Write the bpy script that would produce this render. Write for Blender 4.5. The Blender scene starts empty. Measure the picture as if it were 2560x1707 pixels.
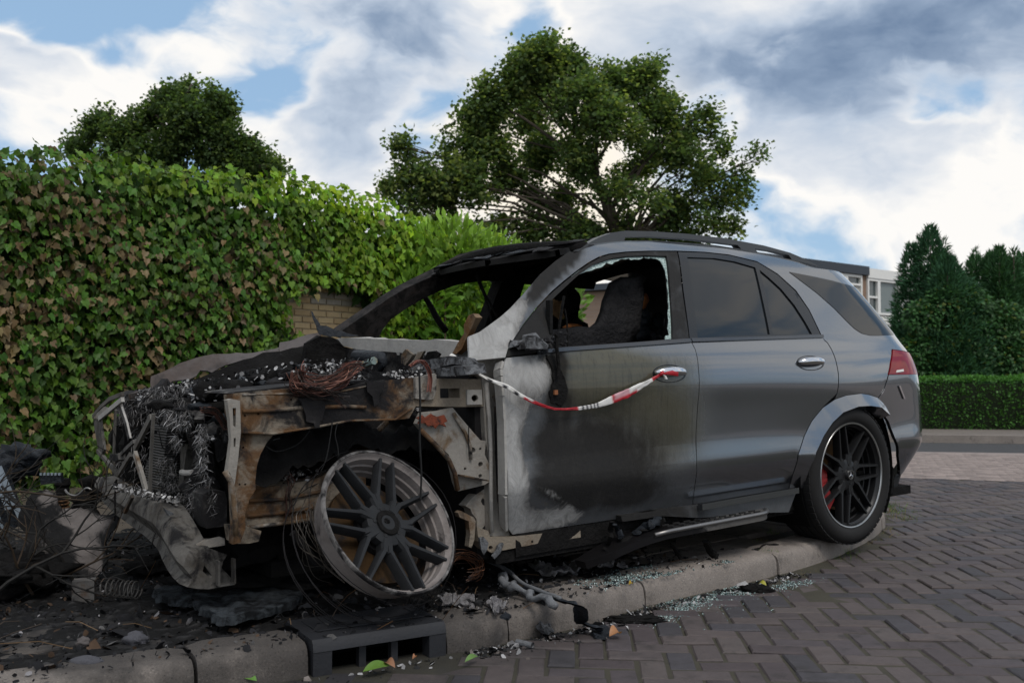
import bpy, math, random
import numpy as np
from mathutils import Vector, Matrix, noise as mnoise
from mathutils.geometry import delaunay_2d_cdt

# ------------------------------------------------------------------ camera, sky, sun, exposure
scene = bpy.context.scene
COL = scene.collection
random.seed(7)
rng = np.random.default_rng(11)
R = math.radians
FOCAL, EYE, TILT = 2400.0, 1.02, R(2.25)          # survey of the photograph: focal length in px of 2560, eye height, tilt

cd = bpy.data.cameras.new('camera')
cam = bpy.data.objects.new('camera', cd); COL.objects.link(cam)
cam.location = (0, 0, EYE); cam.rotation_euler = (R(90) + TILT, 0, 0)
cd.sensor_width = 36; cd.lens = 36 * FOCAL / 2560
cd.clip_start = 0.05; cd.clip_end = 2000
cd.dof.use_dof = True; cd.dof.focus_distance = 4.3; cd.dof.aperture_fstop = 5.0
scene.camera = cam

class G:                                           # small node-graph helper
    def __init__(s, tree): s.t = tree; s.L = tree.links
    def new(s, typ, props=None, **ins):
        n = s.t.nodes.new(typ)
        for k, v in (props or {}).items(): setattr(n, k, v)
        for k, v in ins.items(): s.put(n, k.replace('_', ' ') if not k.startswith('i') or not k[1:].isdigit() else int(k[1:]), v)
        return n
    def put(s, n, key, v):
        sock = n.inputs[key]
        if isinstance(v, bpy.types.NodeSocket): s.L.new(v, sock)
        else:
            if hasattr(sock.default_value, '__len__') and not isinstance(v, str):
                v = tuple(v)
                if len(sock.default_value) == 4 and len(v) == 3: v = v + (1,)
            sock.default_value = v
    def m(s, op, a, b=0.0, c=None, clamp=False):
        n = s.new('ShaderNodeMath', dict(operation=op, use_clamp=clamp), i0=a, i1=b)
        if c is not None: s.put(n, 2, c)
        return n.outputs[0]
    def vm(s, op, a, b=(0, 0, 0)):
        n = s.new('ShaderNodeVectorMath', dict(operation=op), i0=a, i1=b)
        return n.outputs['Value'] if op in ('DISTANCE', 'DOT_PRODUCT', 'LENGTH') else n.outputs['Vector']
    def mix(s, f, a, b, mode='MIX'):
        n = s.new('ShaderNodeMix', dict(data_type='RGBA', blend_type=mode)); s.put(n, 0, f); s.put(n, 6, a); s.put(n, 7, b)
        return n.outputs[2]
    def sm(s, x, lo, hi):                          # smoothstep
        n = s.new('ShaderNodeMapRange', dict(interpolation_type='SMOOTHSTEP'), Value=x, From_Min=lo, From_Max=hi)
        return n.outputs[0]
    def noise(s, vec, scale, detail=5, rough=.55, dist=0.0):
        n = s.new('ShaderNodeTexNoise', None, Vector=vec, Scale=scale, Detail=detail, Roughness=rough, Distortion=dist)
        return n.outputs[0]
    def attr(s, name):
        return s.new('ShaderNodeAttribute', dict(attribute_name=name))
    def pos(s): return s.new('ShaderNodeNewGeometry').outputs['Position']
    def sep(s, v):
        n = s.new('ShaderNodeSeparateXYZ', None, Vector=v); return n.outputs
    def sepc(s, v):
        n = s.new('ShaderNodeSeparateColor', None, Color=v); return n.outputs
    def ramp(s, f, stops):
        n = s.new('ShaderNodeValToRGB', None, Fac=f); e = n.color_ramp.elements
        while len(e) < len(stops): e.new(0.5)
        for el, (p, c) in zip(e, stops): el.position = p; el.color = tuple(c) + (1,) if len(c) == 3 else c
        return n.outputs[0]
    def bump(s, h, strength=.3, dist=.01):
        return s.new('ShaderNodeBump', None, Height=h, Strength=strength, Distance=dist).outputs[0]

def ray(px, py):
    u = (px - 1280) / FOCAL; v = -(py - 853.5) / FOCAL
    c, s = math.cos(TILT), math.sin(TILT)
    return Vector((u, c - v * s, s + v * c))

SUN_EL, SUN_AZ = R(56), R(150)                     # azimuth clockwise from +Y: behind the camera to the right
world = bpy.data.worlds.new('World'); scene.world = world; world.use_nodes = True
wt = world.node_tree; wt.nodes.clear(); g = G(wt)
sky = g.new('ShaderNodeTexSky', dict(sky_type='NISHITA', sun_disc=False, sun_elevation=SUN_EL, sun_rotation=SUN_AZ, air_density=1.0, dust_density=1.0))
dirv = g.new('ShaderNodeTexCoord').outputs['Generated']
flat = g.vm('MULTIPLY', dirv, (1.0, 1.0, 1.7))
wc = g.new('ShaderNodeTexNoise', None, Vector=flat, Scale=5.0, Detail=4.0, Roughness=.5).outputs['Color']
wv = g.vm('ADD', flat, g.vm('MULTIPLY', g.vm('SUBTRACT', wc, (.5, .5, .5)), (.16, .16, .16)))
def sky_spot(px, py, r_deg):                       # a cloud bank or a gap at a compass bearing and height, ragged by the same noise
    d = ray(px, py).normalized(); q = g.vm('SUBTRACT', g.vm('ADD', dirv, g.vm('MULTIPLY', g.vm('SUBTRACT', wc, (.5, .5, .5)), (.22, .22, .22))), tuple(d))
    return g.sm(g.vm('LENGTH', g.vm('MULTIPLY', q, (1, 1, 1.25))), R(r_deg) * 1.15, R(r_deg) * .25)
n1 = g.noise(wv, 5.2, 10, .55)                     # cloud cover
n2 = g.noise(g.vm('ADD', wv, (3.1, 1.7, .4)), 4.2, 9, .52)   # thickness of the cloud
n3 = g.noise(g.vm('ADD', wv, (1.1, 4.7, .9)), 14.0, 8, .55)
bias = .015
for (x, y, r, k) in ((230, 60, 4, -.24), (2330, 240, 4, -.22), (1400, 30, 3, -.20), (330, 400, 3.5, -.12), (600, 190, 3, -.14), (1820, 330, 4, -.16), (1000, 330, 3, -.16), (2150, 640, 4, -.08),
                     (900, 140, 8, .12), (1750, 140, 10, .2), (2350, 60, 8, .16), (2250, 480, 9, .2), (60, 170, 5, .18), (760, 370, 6, .16), (1350, 480, 8, .14), (300, 260, 5, .12)):
    bias = g.m('ADD', bias, g.m('MULTIPLY', sky_spot(x, y, r), k))
thick = g.m('ADD', n1, bias)
cover = g.sm(thick, .40, .58)
shade = g.m('ADD', g.m('ADD', g.m('MULTIPLY', n2, 1.5), g.m('MULTIPLY', n3, .7)), -.24)
for (x, y, r, k) in ((1950, 170, 10, -.42), (2520, 50, 9, -.50), (1640, 130, 7, -.26), (780, 130, 7.5, -.36), (1130, 150, 6, -.30), (60, 190, 5, -.40), (800, 300, 4.5, -.22), (2180, 470, 4.5, -.36), (2370, 380, 3, -.2),
                     (1350, 480, 9, .5), (2420, 420, 4, .25), (2500, 640, 7, .2), (300, 250, 4.5, .3), (480, 60, 4, .2), (130, 330, 5, .3), (2000, 640, 5, .2)):
    shade = g.m('ADD', shade, g.m('MULTIPLY', sky_spot(x, y, r), k))
edge = g.m('MULTIPLY', g.sm(thick, .66, .50), .30)  # thin rims of the clouds are bright
ccol = g.ramp(g.m('ADD', shade, edge, clamp=True), ((.0, (1.5, 2.3, 3.7)), (.25, (2.95, 3.9, 5.4)), (.5, (5.5, 6.4, 7.7)), (.75, (8.0, 8.4, 9.0)), (1, (10.6, 10.4, 10.1))))
ccol = g.mix(g.m('MULTIPLY', sky_spot(1380, 480, 10), .8), ccol, (11.0, 9.9, 8.2))   # the low sun warms the cloud behind the tree
blue = g.mix(.6, sky.outputs[0], (4.4, 6.9, 9.9))
final = g.mix(cover, blue, ccol)
up = g.sep(dirv)[2]
final = g.mix(g.sm(up, -.12, .0), (1.0, 1.0, 1.0), final)
bg = g.new('ShaderNodeBackground', None, Color=final, Strength=.085)
g.L.new(bg.outputs[0], g.new('ShaderNodeOutputWorld').inputs[0])

sl = bpy.data.lights.new('sun', 'SUN'); sl.energy = 1.5; sl.angle = R(22); sl.color = (1, .95, .88)
so = bpy.data.objects.new('sun', sl); COL.objects.link(so)
sd = Vector((math.sin(SUN_AZ) * math.cos(SUN_EL), math.cos(SUN_AZ) * math.cos(SUN_EL), math.sin(SUN_EL)))
so.rotation_euler = sd.to_track_quat('Z', 'Y').to_euler()
so.location = (4, -6, 8)

vs = scene.view_settings
vs.view_transform = 'Standard'; vs.look = 'None'; vs.exposure = 0.14; vs.gamma = 1.0; vs.use_curve_mapping = False
scene.render.engine = 'CYCLES'
scene.cycles.max_bounces = 8; scene.cycles.transparent_max_bounces = 12
scene.cycles.use_denoising = True

# ------------------------------------------------------------------ survey helpers: points measured on known planes
CAM = Vector((0, 0, EYE))
def project(p):
    d = Vector(p) - CAM; c, s = math.cos(TILT), math.sin(TILT)
    fw = d.y * c + d.z * s; upc = -d.y * s + d.z * c
    return (1280 + FOCAL * d.x / fw, 853.5 - FOCAL * upc / fw)
def on_ground(px, py, z=0.0):
    r = ray(px, py); return CAM + r * ((z - EYE) / r.z)
def at_depth(px, py, Y):
    r = ray(px, py); return CAM + r * (Y / r.y)
ZOOM = dict(A=(500,850,2.4125),B=(200,850,2.4117),C=(700,550,3.36),D=(1200,550,2.138),E=(1200,900,2.852),F=(1750,850,2.6133),
            G=(0,1250,2.6133),H=(700,1250,2.6133),I=(1500,1200,2.2189),J=(1960,550,2.4117),K=(220,950,4.48),L=(1050,560,4.611),
            M=(1250,620,4.704),N=(1100,850,2.85),Q=(0,1050,2.85),V=(0,0,.91875),P=(0,0,1))
def zz(n, *pts):
    a, b, s = ZOOM[n]; return [(a + x / s, b + y / s) for x, y in pts]
# the car's frame: x forward, y to its left (towards the viewer), z up, origin under the rear axle
TH, NOSE = R(37), R(1.3)
FW = Vector((-math.cos(TH) * math.cos(NOSE), -math.sin(TH) * math.cos(NOSE), -math.sin(NOSE)))
OUT = Vector((math.sin(TH), -math.cos(TH), 0)); UPV = FW.cross(OUT)
CO = at_depth(2127, 1183, 5.5) - OUT * .93 - UPV * .39
AX = (FW, OUT, UPV)
def W(x, y, z): return CO + FW * x + OUT * y + UPV * z
def to_car(p):
    d = Vector(p) - CO; return Vector((d.dot(FW), d.dot(OUT), d.dot(UPV)))
def car_plane(px, py, axis, val):                  # point of the car-frame plane axis = val
    r = ray(px, py); n = AX[axis]
    t = ((CO + n * val - CAM).dot(n)) / r.dot(n)
    return to_car(CAM + r * t)
def car_plane_n(px, py, p0, nrm):
    n = (FW * nrm[0] + OUT * nrm[1] + UPV * nrm[2]); r = ray(px, py)
    t = (W(*p0) - CAM).dot(n) / r.dot(n)
    return to_car(CAM + r * t)

# ------------------------------------------------------------------ mesh helpers
def tag(o, label=None, cat=None, group=None, kind=None):
    if label: o['label'] = label
    if cat: o['category'] = cat
    if group: o['group'] = group
    if kind: o['kind'] = kind
    return o
def empty(name, loc=(0, 0, 0), label=None, cat=None, group=None, rot=None):
    o = bpy.data.objects.new(name, None); COL.objects.link(o); o.location = loc
    if rot is not None: o.rotation_euler = rot
    o.empty_display_size = .1
    return tag(o, label, cat, group)
def link(name, me, parent=None, loc=None, kind=None):
    o = bpy.data.objects.new(name, me); COL.objects.link(o)
    if parent: o.parent = parent
    if loc is not None: o.location = loc
    if kind: o['kind'] = kind
    return o
def frame_of(d, upw=Vector((0, 0, 1))):
    d = Vector(d).normalized()
    if abs(d.dot(upw)) > .97: upw = Vector((1, 0, 0))
    a = d.cross(upw).normalized(); b = a.cross(d).normalized()
    return a, b
class MB:
    def __init__(s): s.v = []; s.f = []; s.c = []; s.cur = (1, 1, 1)
    def add(s, vs_, fs, col=None):
        o = len(s.v); s.v += [tuple(p) for p in vs_]; s.f += [tuple(i + o for i in f) for f in fs]
        s.c += [col or s.cur] * len(vs_); return s
    def box(s, c, size, M=None, col=None, ch=0.0):
        hx, hy, hz = size[0] / 2, size[1] / 2, size[2] / 2
        vs_ = [Vector((x * hx, y * hy, z * hz)) for z in (-1, 1) for y in (-1, 1) for x in (-1, 1)]
        if M is not None: vs_ = [M @ p for p in vs_]
        vs_ = [p + Vector(c) for p in vs_]
        return s.add(vs_, [(0, 2, 3, 1), (4, 5, 7, 6), (0, 1, 5, 4), (2, 6, 7, 3), (0, 4, 6, 2), (1, 3, 7, 5)], col)
    def bar(s, a, b, w, h, upw=Vector((0, 0, 1)), col=None):
        a, b = Vector(a), Vector(b); p, q = frame_of(b - a, Vector(upw))
        vs_ = []
        for e in (a, b):
            for (i, j) in ((-1, -1), (1, -1), (1, 1), (-1, 1)): vs_.append(e + p * (i * w / 2) + q * (j * h / 2))
        return s.add(vs_, [(0, 1, 2, 3), (7, 6, 5, 4), (0, 4, 5, 1), (1, 5, 6, 2), (2, 6, 7, 3), (3, 7, 4, 0)], col)
    def tube(s, pts, r, n=8, col=None, cap=True, squash=1.0):
        pts = [Vector(p) for p in pts]; rs = r if hasattr(r, '__len__') else [r] * len(pts)
        vs_ = []; prev = None
        for i, p in enumerate(pts):
            d = (pts[min(i + 1, len(pts) - 1)] - pts[max(i - 1, 0)])
            if d.length < 1e-9: d = Vector((0, 0, 1))
            d.normalize()
            if prev is None: a, b = frame_of(d)
            else:
                a = prev - d * prev.dot(d)
                if a.length < 1e-6: a, _ = frame_of(d)
                a.normalize(); b = a.cross(d)
            prev = a
            for k in range(n):
                t = 2 * math.pi * k / n
                vs_.append(p + a * (math.cos(t) * rs[i]) + b * (math.sin(t) * rs[i] * squash))
        fs = []
        for i in range(len(pts) - 1):
            for k in range(n):
                k2 = (k + 1) % n; fs.append((i * n + k, i * n + k2, (i + 1) * n + k2, (i + 1) * n + k))
        if cap: fs.append(tuple(range(n - 1, -1, -1))); fs.append(tuple(range((len(pts) - 1) * n, len(pts) * n)))
        return s.add(vs_, fs, col)
    def lathe(s, prof, n=48, M=None, col=None, closed=False):   # profile (r, y); axis +y
        vs_ = []
        for k in range(n):
            t = 2 * math.pi * k / n
            for (r, y) in prof:
                p = Vector((r * math.cos(t), y, r * math.sin(t))); vs_.append(M @ p if M is not None else p)
        m = len(prof); fs = []
        for k in range(n):
            k2 = (k + 1) % n
            for i in range(m - 1 + (1 if closed else 0)):
                j = (i + 1) % m
                fs.append((k * m + i, k2 * m + i, k2 * m + j, k * m + j))
        return s.add(vs_, fs, col)
    def blob(s, c, size, seed=0, amp=.3, sub=2, col=None, M=None, freq=1.3):
        vs_, fs = ICO[sub]; out = []
        for p in vs_:
            k = 1 + amp * mnoise.fractal(Vector(p) * freq + Vector((seed * 3.7, seed * 1.3, seed)), 1.0, 2.0, 3)
            q = Vector((p[0] * size[0] * k, p[1] * size[1] * k, p[2] * size[2] * k))
            out.append((M @ q if M is not None else q) + Vector(c))
        return s.add(out, fs, col)
    def build(s, name, mat, parent=None, origin=None, smooth=False, sharp=None, kind=None):
        me = bpy.data.meshes.new(name)
        v = s.v if origin is None else [(p[0] - origin[0], p[1] - origin[1], p[2] - origin[2]) for p in s.v]
        me.from_pydata(v, [], s.f); me.update()
        at = me.color_attributes.new('tint', 'FLOAT_COLOR', 'POINT')
        at.data.foreach_set('color', np.array([(c[0], c[1], c[2], 1) for c in s.c], dtype=np.float32).ravel())
        if smooth or sharp is not None:
            me.shade_smooth()
            if sharp is not None: me.set_sharp_from_angle(angle=R(sharp))
        me.materials.append(mat)
        return link(name, me, parent, None if parent else origin, kind)
def _ico():
    out = {}
    import bmesh
    for sub in (1, 2, 3, 4):
        bm = bmesh.new(); bmesh.ops.create_icosphere(bm, subdivisions=sub, radius=1)
        out[sub] = ([tuple(v.co) for v in bm.verts], [tuple(v.index for v in f.verts) for f in bm.faces]); bm.free()
    return out
ICO = _ico()
def inside(p, poly):
    x, y = p; c = False; j = len(poly) - 1
    for i in range(len(poly)):
        xi, yi = poly[i]; xj, yj = poly[j]
        if (yi > y) != (yj > y) and x < (xj - xi) * (y - yi) / (yj - yi) + xi: c = not c
        j = i
    return c
def densify(poly, res, ragged=0.0, closed=True):
    out = []; n = len(poly)
    for i in range(n if closed else n - 1):
        a, b = poly[i], poly[(i + 1) % n]; L = math.hypot(b[0] - a[0], b[1] - a[1]); k = max(1, int(L / res + .5))
        for j in range(k):
            t = j / k; d = (random.uniform(-ragged, ragged), random.uniform(-ragged, ragged)) if ragged and j else (0, 0)
            out.append((a[0] + (b[0] - a[0]) * t + d[0], a[1] + (b[1] - a[1]) * t + d[1]))
    if not closed: out.append(poly[-1])
    return out
def smooth_path(pts, k=6, closed=False):            # Catmull-Rom, any dimension
    P = [np.array(p, float) for p in pts]; n = len(P); out = []
    for i in range(n if closed else n - 1):
        p0, p1, p2, p3 = (P[(i - 1) % n] if closed or i else P[0]), P[i], P[(i + 1) % n], (P[(i + 2) % n] if closed or i + 2 < n else P[-1])
        for j in range(k):
            t = j / k
            out.append(tuple(.5 * ((2 * p1) + (-p0 + p2) * t + (2 * p0 - 5 * p1 + 4 * p2 - p3) * t * t + (-p0 + 3 * p1 - 3 * p2 + p3) * t ** 3)))
    if not closed: out.append(tuple(P[-1]))
    return out
def inset_poly(poly, d):
    n = len(poly); area = sum(poly[i][0] * poly[(i + 1) % n][1] - poly[(i + 1) % n][0] * poly[i][1] for i in range(n))
    s = 1 if area > 0 else -1; out = []
    for i in range(n):
        a, b, c = Vector(poly[i - 1]), Vector(poly[i]), Vector(poly[(i + 1) % n])
        e1 = (b - a); e2 = (c - b)
        if e1.length < 1e-9 or e2.length < 1e-9: out.append(tuple(b)); continue
        e1.normalize(); e2.normalize()
        n1 = Vector((-e1.y, e1.x)) * s; n2 = Vector((-e2.y, e2.x)) * s; m = n1 + n2
        if m.length < .3: m = n1
        m.normalize(); k = max(.5, m.dot(n1))
        out.append(tuple(b + m * (d / k)))
    return out
def sheet(name, outline, fn, res, t, mat, parent, holes=(), ref=(0, 1, 0), colorfn=None, inset=0.0, ragged=0.0, sharp=40, rough=None, hole_res=None):
    """A sheet of real thickness: a 2-D outline (with holes) laid on the surface fn(a, b) and given thickness t."""
    if inset: outline = inset_poly(outline, inset)
    loops = [densify(outline, res, ragged)] + [densify(h, hole_res or res) for h in holes]
    pts = []; edges = []
    for lp in loops:
        o = len(pts); pts += lp; edges += [(o + i, o + (i + 1) % len(lp)) for i in range(len(lp))]
    x0, x1 = min(p[0] for p in outline), max(p[0] for p in outline); y0, y1 = min(p[1] for p in outline), max(p[1] for p in outline)
    nx, ny = max(1, int((x1 - x0) / res)), max(1, int((y1 - y0) / res))
    for i in range(nx + 1):
        for j in range(ny + 1):
            p = (x0 + (i + .5 * (j % 2)) * res, y0 + j * res)
            if inside(p, loops[0]) and not any(inside(p, h) for h in loops[1:]): pts.append(p)
    vv, _, ff, *_ = delaunay_2d_cdt([Vector(p) for p in pts], edges, [], 0, 1e-5)
    tris = []
    for f in ff:
        c = sum((vv[i] for i in f), Vector((0, 0))) / len(f)
        if inside(c, loops[0]) and not any(inside(c, h) for h in loops[1:]): tris.append(tuple(f))
    P = [Vector(fn(p[0], p[1])) for p in vv]
    if rough:
        P = [p + Vector(ref) * (rough[0] * mnoise.fractal(p * rough[1], 1.0, 2.0, 3)) for p in P]
    N = [Vector((0, 0, 0)) for _ in P]; rf = Vector(ref); fixed = []
    for f in tris:
        n = (P[f[1]] - P[f[0]]).cross(P[f[2]] - P[f[0]])
        if n.dot(rf) < 0: f = (f[0], f[2], f[1]); n = -n
        fixed.append(f)
        for i in f: N[i] += n
    N = [n.normalized() if n.length > 0 else rf for n in N]
    k = len(P); V = P + [p - n * t for p, n in zip(P, N)]
    F = list(fixed) + [(f[0] + k, f[2] + k, f[1] + k) for f in fixed]
    cnt = {}
    for f in fixed:
        for a, b in ((f[0], f[1]), (f[1], f[2]), (f[2], f[0])): cnt[(a, b)] = 1
    for (a, b) in list(cnt):
        if (b, a) not in cnt: F.append((b, a, a + k, b + k))
    mb = MB(); mb.v = [tuple(p) for p in V]; mb.f = F
    if colorfn:
        cs = [colorfn(*project(W(*p))) for p in P]; mb.c = cs + cs
    else: mb.c = [(0, 0, 0)] * len(V)
    return mb.build(name, mat, parent, sharp=sharp)
def plate(name, axis, val, pxs, t, mat, parent, holes=(), res=.05, colorfn=None, ragged=0.0, rough=None, ref=None, sharp=40):
    """A flat plate on the car-frame plane axis = val whose corners were measured in the photograph."""
    ids = [i for i in range(3) if i != axis]
    def flat2(p): c = car_plane(p[0], p[1], axis, val); return (c[ids[0]], c[ids[1]])
    def fn(a, b):
        o = [0, 0, 0]; o[ids[0]] = a; o[ids[1]] = b; o[axis] = val; return o
    rf = [0, 0, 0]; rf[axis] = 1
    return sheet(name, [flat2(p) for p in pxs], fn, res, t, mat, parent, [[flat2(p) for p in h] for h in holes], ref or rf, colorfn, ragged=ragged, rough=rough, sharp=sharp, hole_res=.02)
def circle_px(cx, cy, r, n=12): return [(cx + r * math.cos(2 * math.pi * i / n), cy + r * math.sin(2 * math.pi * i / n)) for i in range(n)]
def scatter(name, tv, tf, P, RM, S, C, mat, parent=None, kind=None, origin=None, smooth=False):
    """Many copies of a small triangle template as one mesh (numpy)."""
    tv = np.asarray(tv, float); tf = np.asarray(tf, int); N = len(P); k = len(tv)
    S = np.asarray(S, float); S = S[:, None, None] if S.ndim == 1 else S[:, None, :]
    V = np.einsum('nij,nkj->nki', RM, tv[None] * S) + np.asarray(P)[:, None, :]
    if origin is not None: V = V - np.asarray(origin)[None, None, :]
    F = (tf[None] + (np.arange(N) * k)[:, None, None]).reshape(-1, 3)
    me = bpy.data.meshes.new(name)
    me.vertices.add(N * k); me.vertices.foreach_set('co', V.reshape(-1).astype(np.float32))
    me.loops.add(F.size); me.loops.foreach_set('vertex_index', F.reshape(-1).astype(np.int32))
    me.polygons.add(len(F)); me.polygons.foreach_set('loop_start', (np.arange(len(F)) * 3).astype(np.int32))
    me.update(calc_edges=True); me.validate()
    at = me.color_attributes.new('tint', 'FLOAT_COLOR', 'POINT')
    cc = np.ones((N, k, 4), np.float32); cc[:, :, :3] = np.asarray(C)[:, None, :]
    at.data.foreach_set('color', cc.reshape(-1))
    if smooth: me.shade_smooth()
    me.materials.append(mat)
    return link(name, me, parent, origin, kind)
def frames(D, U):                                   # rotation matrices: template y along D, template z towards U
    D = D / np.linalg.norm(D, axis=1, keepdims=True); X = np.cross(D, U); X /= np.linalg.norm(X, axis=1, keepdims=True) + 1e-9
    Z = np.cross(X, D); return np.stack([X, D, Z], axis=2)
def rand_dirs(n):
    v = rng.normal(size=(n, 3)); return v / np.linalg.norm(v, axis=1, keepdims=True)

# ------------------------------------------------------------------ materials
def mat_new(name):
    m = bpy.data.materials.new(name); m.use_nodes = True; t = m.node_tree; t.nodes.clear(); gg = G(t)
    out = gg.new('ShaderNodeOutputMaterial'); return m, gg, out
def principled(gg, out, **ins):
    b = gg.new('ShaderNodeBsdfPrincipled', None, **ins); gg.L.new(b.outputs[0], out.inputs[0]); return b
def simple(name, col, rough=.6, metal=0.0, bump=None, coat=0.0, var=.25, vscale=6.0, spec=.4):
    m, gg, out = mat_new(name); p = gg.pos()
    n = gg.noise(p, vscale, 6, .6)
    c = gg.mix(n, tuple(x * (1 - var) for x in col), tuple(min(1, x * (1 + var)) for x in col))
    b = principled(gg, out, Base_Color=c, Roughness=rough, Metallic=metal, Coat_Weight=coat, Specular_IOR_Level=spec)
    if bump: gg.put(b, 'Normal', gg.bump(gg.noise(p, bump[0], 6, .65), bump[1], bump[2] if len(bump) > 2 else .01))
    return m
def tinted(name, rough=.6, metal=0.0, mul=1.0, bump=None, noise_var=.3, vscale=30.0, trans=0.0, spec=.4, coat=0.0):
    m, gg, out = mat_new(name); p = gg.pos(); a = gg.attr('tint').outputs['Color']
    n = gg.noise(p, vscale, 5, .6)
    c = gg.mix(n, gg.mix(1.0, a, (mul * (1 - noise_var),) * 3, 'MULTIPLY'), gg.mix(1.0, a, (mul * (1 + noise_var),) * 3, 'MULTIPLY'))
    b = gg.new('ShaderNodeBsdfPrincipled', None, Base_Color=c, Roughness=rough, Metallic=metal, Specular_IOR_Level=spec, Coat_Weight=coat)
    if bump: gg.put(b, 'Normal', gg.bump(gg.noise(p, bump[0], 6, .65), bump[1], bump[2] if len(bump) > 2 else .01))
    if trans:
        tr = gg.new('ShaderNodeBsdfTranslucent', None, Color=gg.mix(1.0, c, (1.5, 1.6, .7), 'MULTIPLY'))
        mx = gg.new('ShaderNodeMixShader', None, Fac=trans); gg.L.new(b.outputs[0], mx.inputs[1]); gg.L.new(tr.outputs[0], mx.inputs[2])
        gg.L.new(mx.outputs[0], out.inputs[0])
    else: gg.L.new(b.outputs[0], out.inputs[0])
    return m
def burnt(name, ash=(.34, .31, .28), rust=(.20, .085, .03), soot=(.018, .017, .018), k=(.45, .3), scale=5.0, rough=.75, metal=.25, bump=.35, seed=0.0):
    """Fire-scaled steel: bare ash-grey metal, flash rust and soot in patches. k = thresholds for rust and soot; tint.r adds ash, tint.g soot, tint.b rust."""
    m, gg, out = mat_new(name); p = gg.vm('ADD', gg.pos(), (seed, seed * .7, seed * .3)); a = gg.sepc(gg.attr('tint').outputs['Color'])
    n1 = gg.noise(p, scale, 8, .65, .4); n2 = gg.noise(gg.vm('ADD', p, (7, 3, 1)), scale * 1.4, 8, .68, .6); n3 = gg.noise(p, scale * 9, 5, .7)
    base = gg.mix(n3, tuple(x * .72 for x in ash), tuple(x * 1.2 for x in ash))
    rcol = gg.mix(gg.noise(p, scale * 4, 6, .7), tuple(x * .5 for x in rust), tuple(x * 1.35 for x in rust))
    rm = gg.sm(gg.m('ADD', n1, gg.m('MULTIPLY', a[2], .4)), 1 - k[0] - .08, 1 - k[0] + .1)
    c = gg.mix(rm, base, rcol)
    smk = gg.sm(gg.m('ADD', gg.m('ADD', n2, gg.m('MULTIPLY', a[1], .5)), gg.m('MULTIPLY', a[0], -.4)), 1 - k[1] - .1, 1 - k[1] + .12)
    c = gg.mix(smk, c, soot)
    b = principled(gg, out, Base_Color=c, Roughness=rough, Metallic=metal, Specular_IOR_Level=.15)
    gg.put(b, 'Normal', gg.bump(gg.m('ADD', n3, gg.m('MULTIPLY', n2, 1.5)), bump, .012))
    return m
# ------------------------------------------------------------------ ground, road, kerb, pavement
def soot_factor(gg, p):
    """Fire stain on the ground, strongest below the burnt nose of the car."""
    d = gg.vm('DISTANCE', gg.vm('MULTIPLY', p, (1, 1, 0)), (-1.0, 4.25, 0)); n = gg.noise(p, 3.2, 7, .65)
    d2 = gg.vm('DISTANCE', gg.vm('MULTIPLY', p, (1, 1, 0)), (-2.6, 4.0, 0))
    return gg.sm(gg.m('ADD', gg.m('MINIMUM', d, d2), gg.m('MULTIPLY', gg.m('SUBTRACT', n, .5), 1.9)), 1.75, .85)
def stony(name, col, rough=.85, scale=9.0, grain=.5, soot=1.0, tint=False, bump=.5):
    m, gg, out = mat_new(name); p = gg.pos()
    c = gg.mix(gg.noise(p, scale, 8, .68), tuple(x * .62 for x in col), tuple(x * 1.3 for x in col))
    if tint: c = gg.mix(1.0, c, gg.attr('tint').outputs['Color'], 'MULTIPLY')
    sp = gg.noise(p, 150, 4, .7); c = gg.mix(gg.m('MULTIPLY', gg.sm(sp, .55, .75), grain), c, tuple(min(1, x * 1.9) for x in col))
    c = gg.mix(gg.m('MULTIPLY', gg.sm(sp, .45, .25), grain * 1.6), c, tuple(x * .3 for x in col))
    if soot:
        c = gg.mix(gg.m('MULTIPLY', soot_factor(gg, p), soot), c, (.011, .011, .012))
    dirt = gg.sm(gg.noise(p, 5.5, 9, .75), .53, .66); c = gg.mix(gg.m('MULTIPLY', dirt, .6), c, (.03, .028, .027))
    b = principled(gg, out, Base_Color=c, Roughness=rough, Specular_IOR_Level=.3)
    gg.put(b, 'Normal', gg.bump(gg.m('ADD', gg.noise(p, 120, 6, .7), gg.m('MULTIPLY', gg.noise(p, 22, 6, .7), 1.2)), bump, .008))
    return m
M_EARTH = stony('earth', (.075, .06, .045), soot=.9)
M_ROADBED = stony('road_joint_dirt', (.055, .05, .036), soot=.5)
M_BRICKPAVE = stony('clay_paver', (.086, .077, .078), rough=.72, soot=.55, tint=True, grain=.25, scale=16, bump=.45)
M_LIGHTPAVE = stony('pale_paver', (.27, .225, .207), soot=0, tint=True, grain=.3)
M_ASPHALT = stony('asphalt', (.055, .055, .058), soot=0)
M_KERB = stony('kerb_concrete', (.225, .196, .175), soot=.75, scale=7, grain=.9)
M_TILE = stony('concrete_tile', (.165, .143, .126), soot=.97, tint=True, grain=.45)

def ground_poly(name, pts, z, mat):
    mb = MB(); mb.add([(x, y, z) for x, y in pts], [tuple(range(len(pts)))]); return mb.build(name, mat, kind='structure')
ground_poly('ground', [(-400, -60), (400, -60), (400, 700), (-400, 700)], -.02, M_EARTH)

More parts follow.
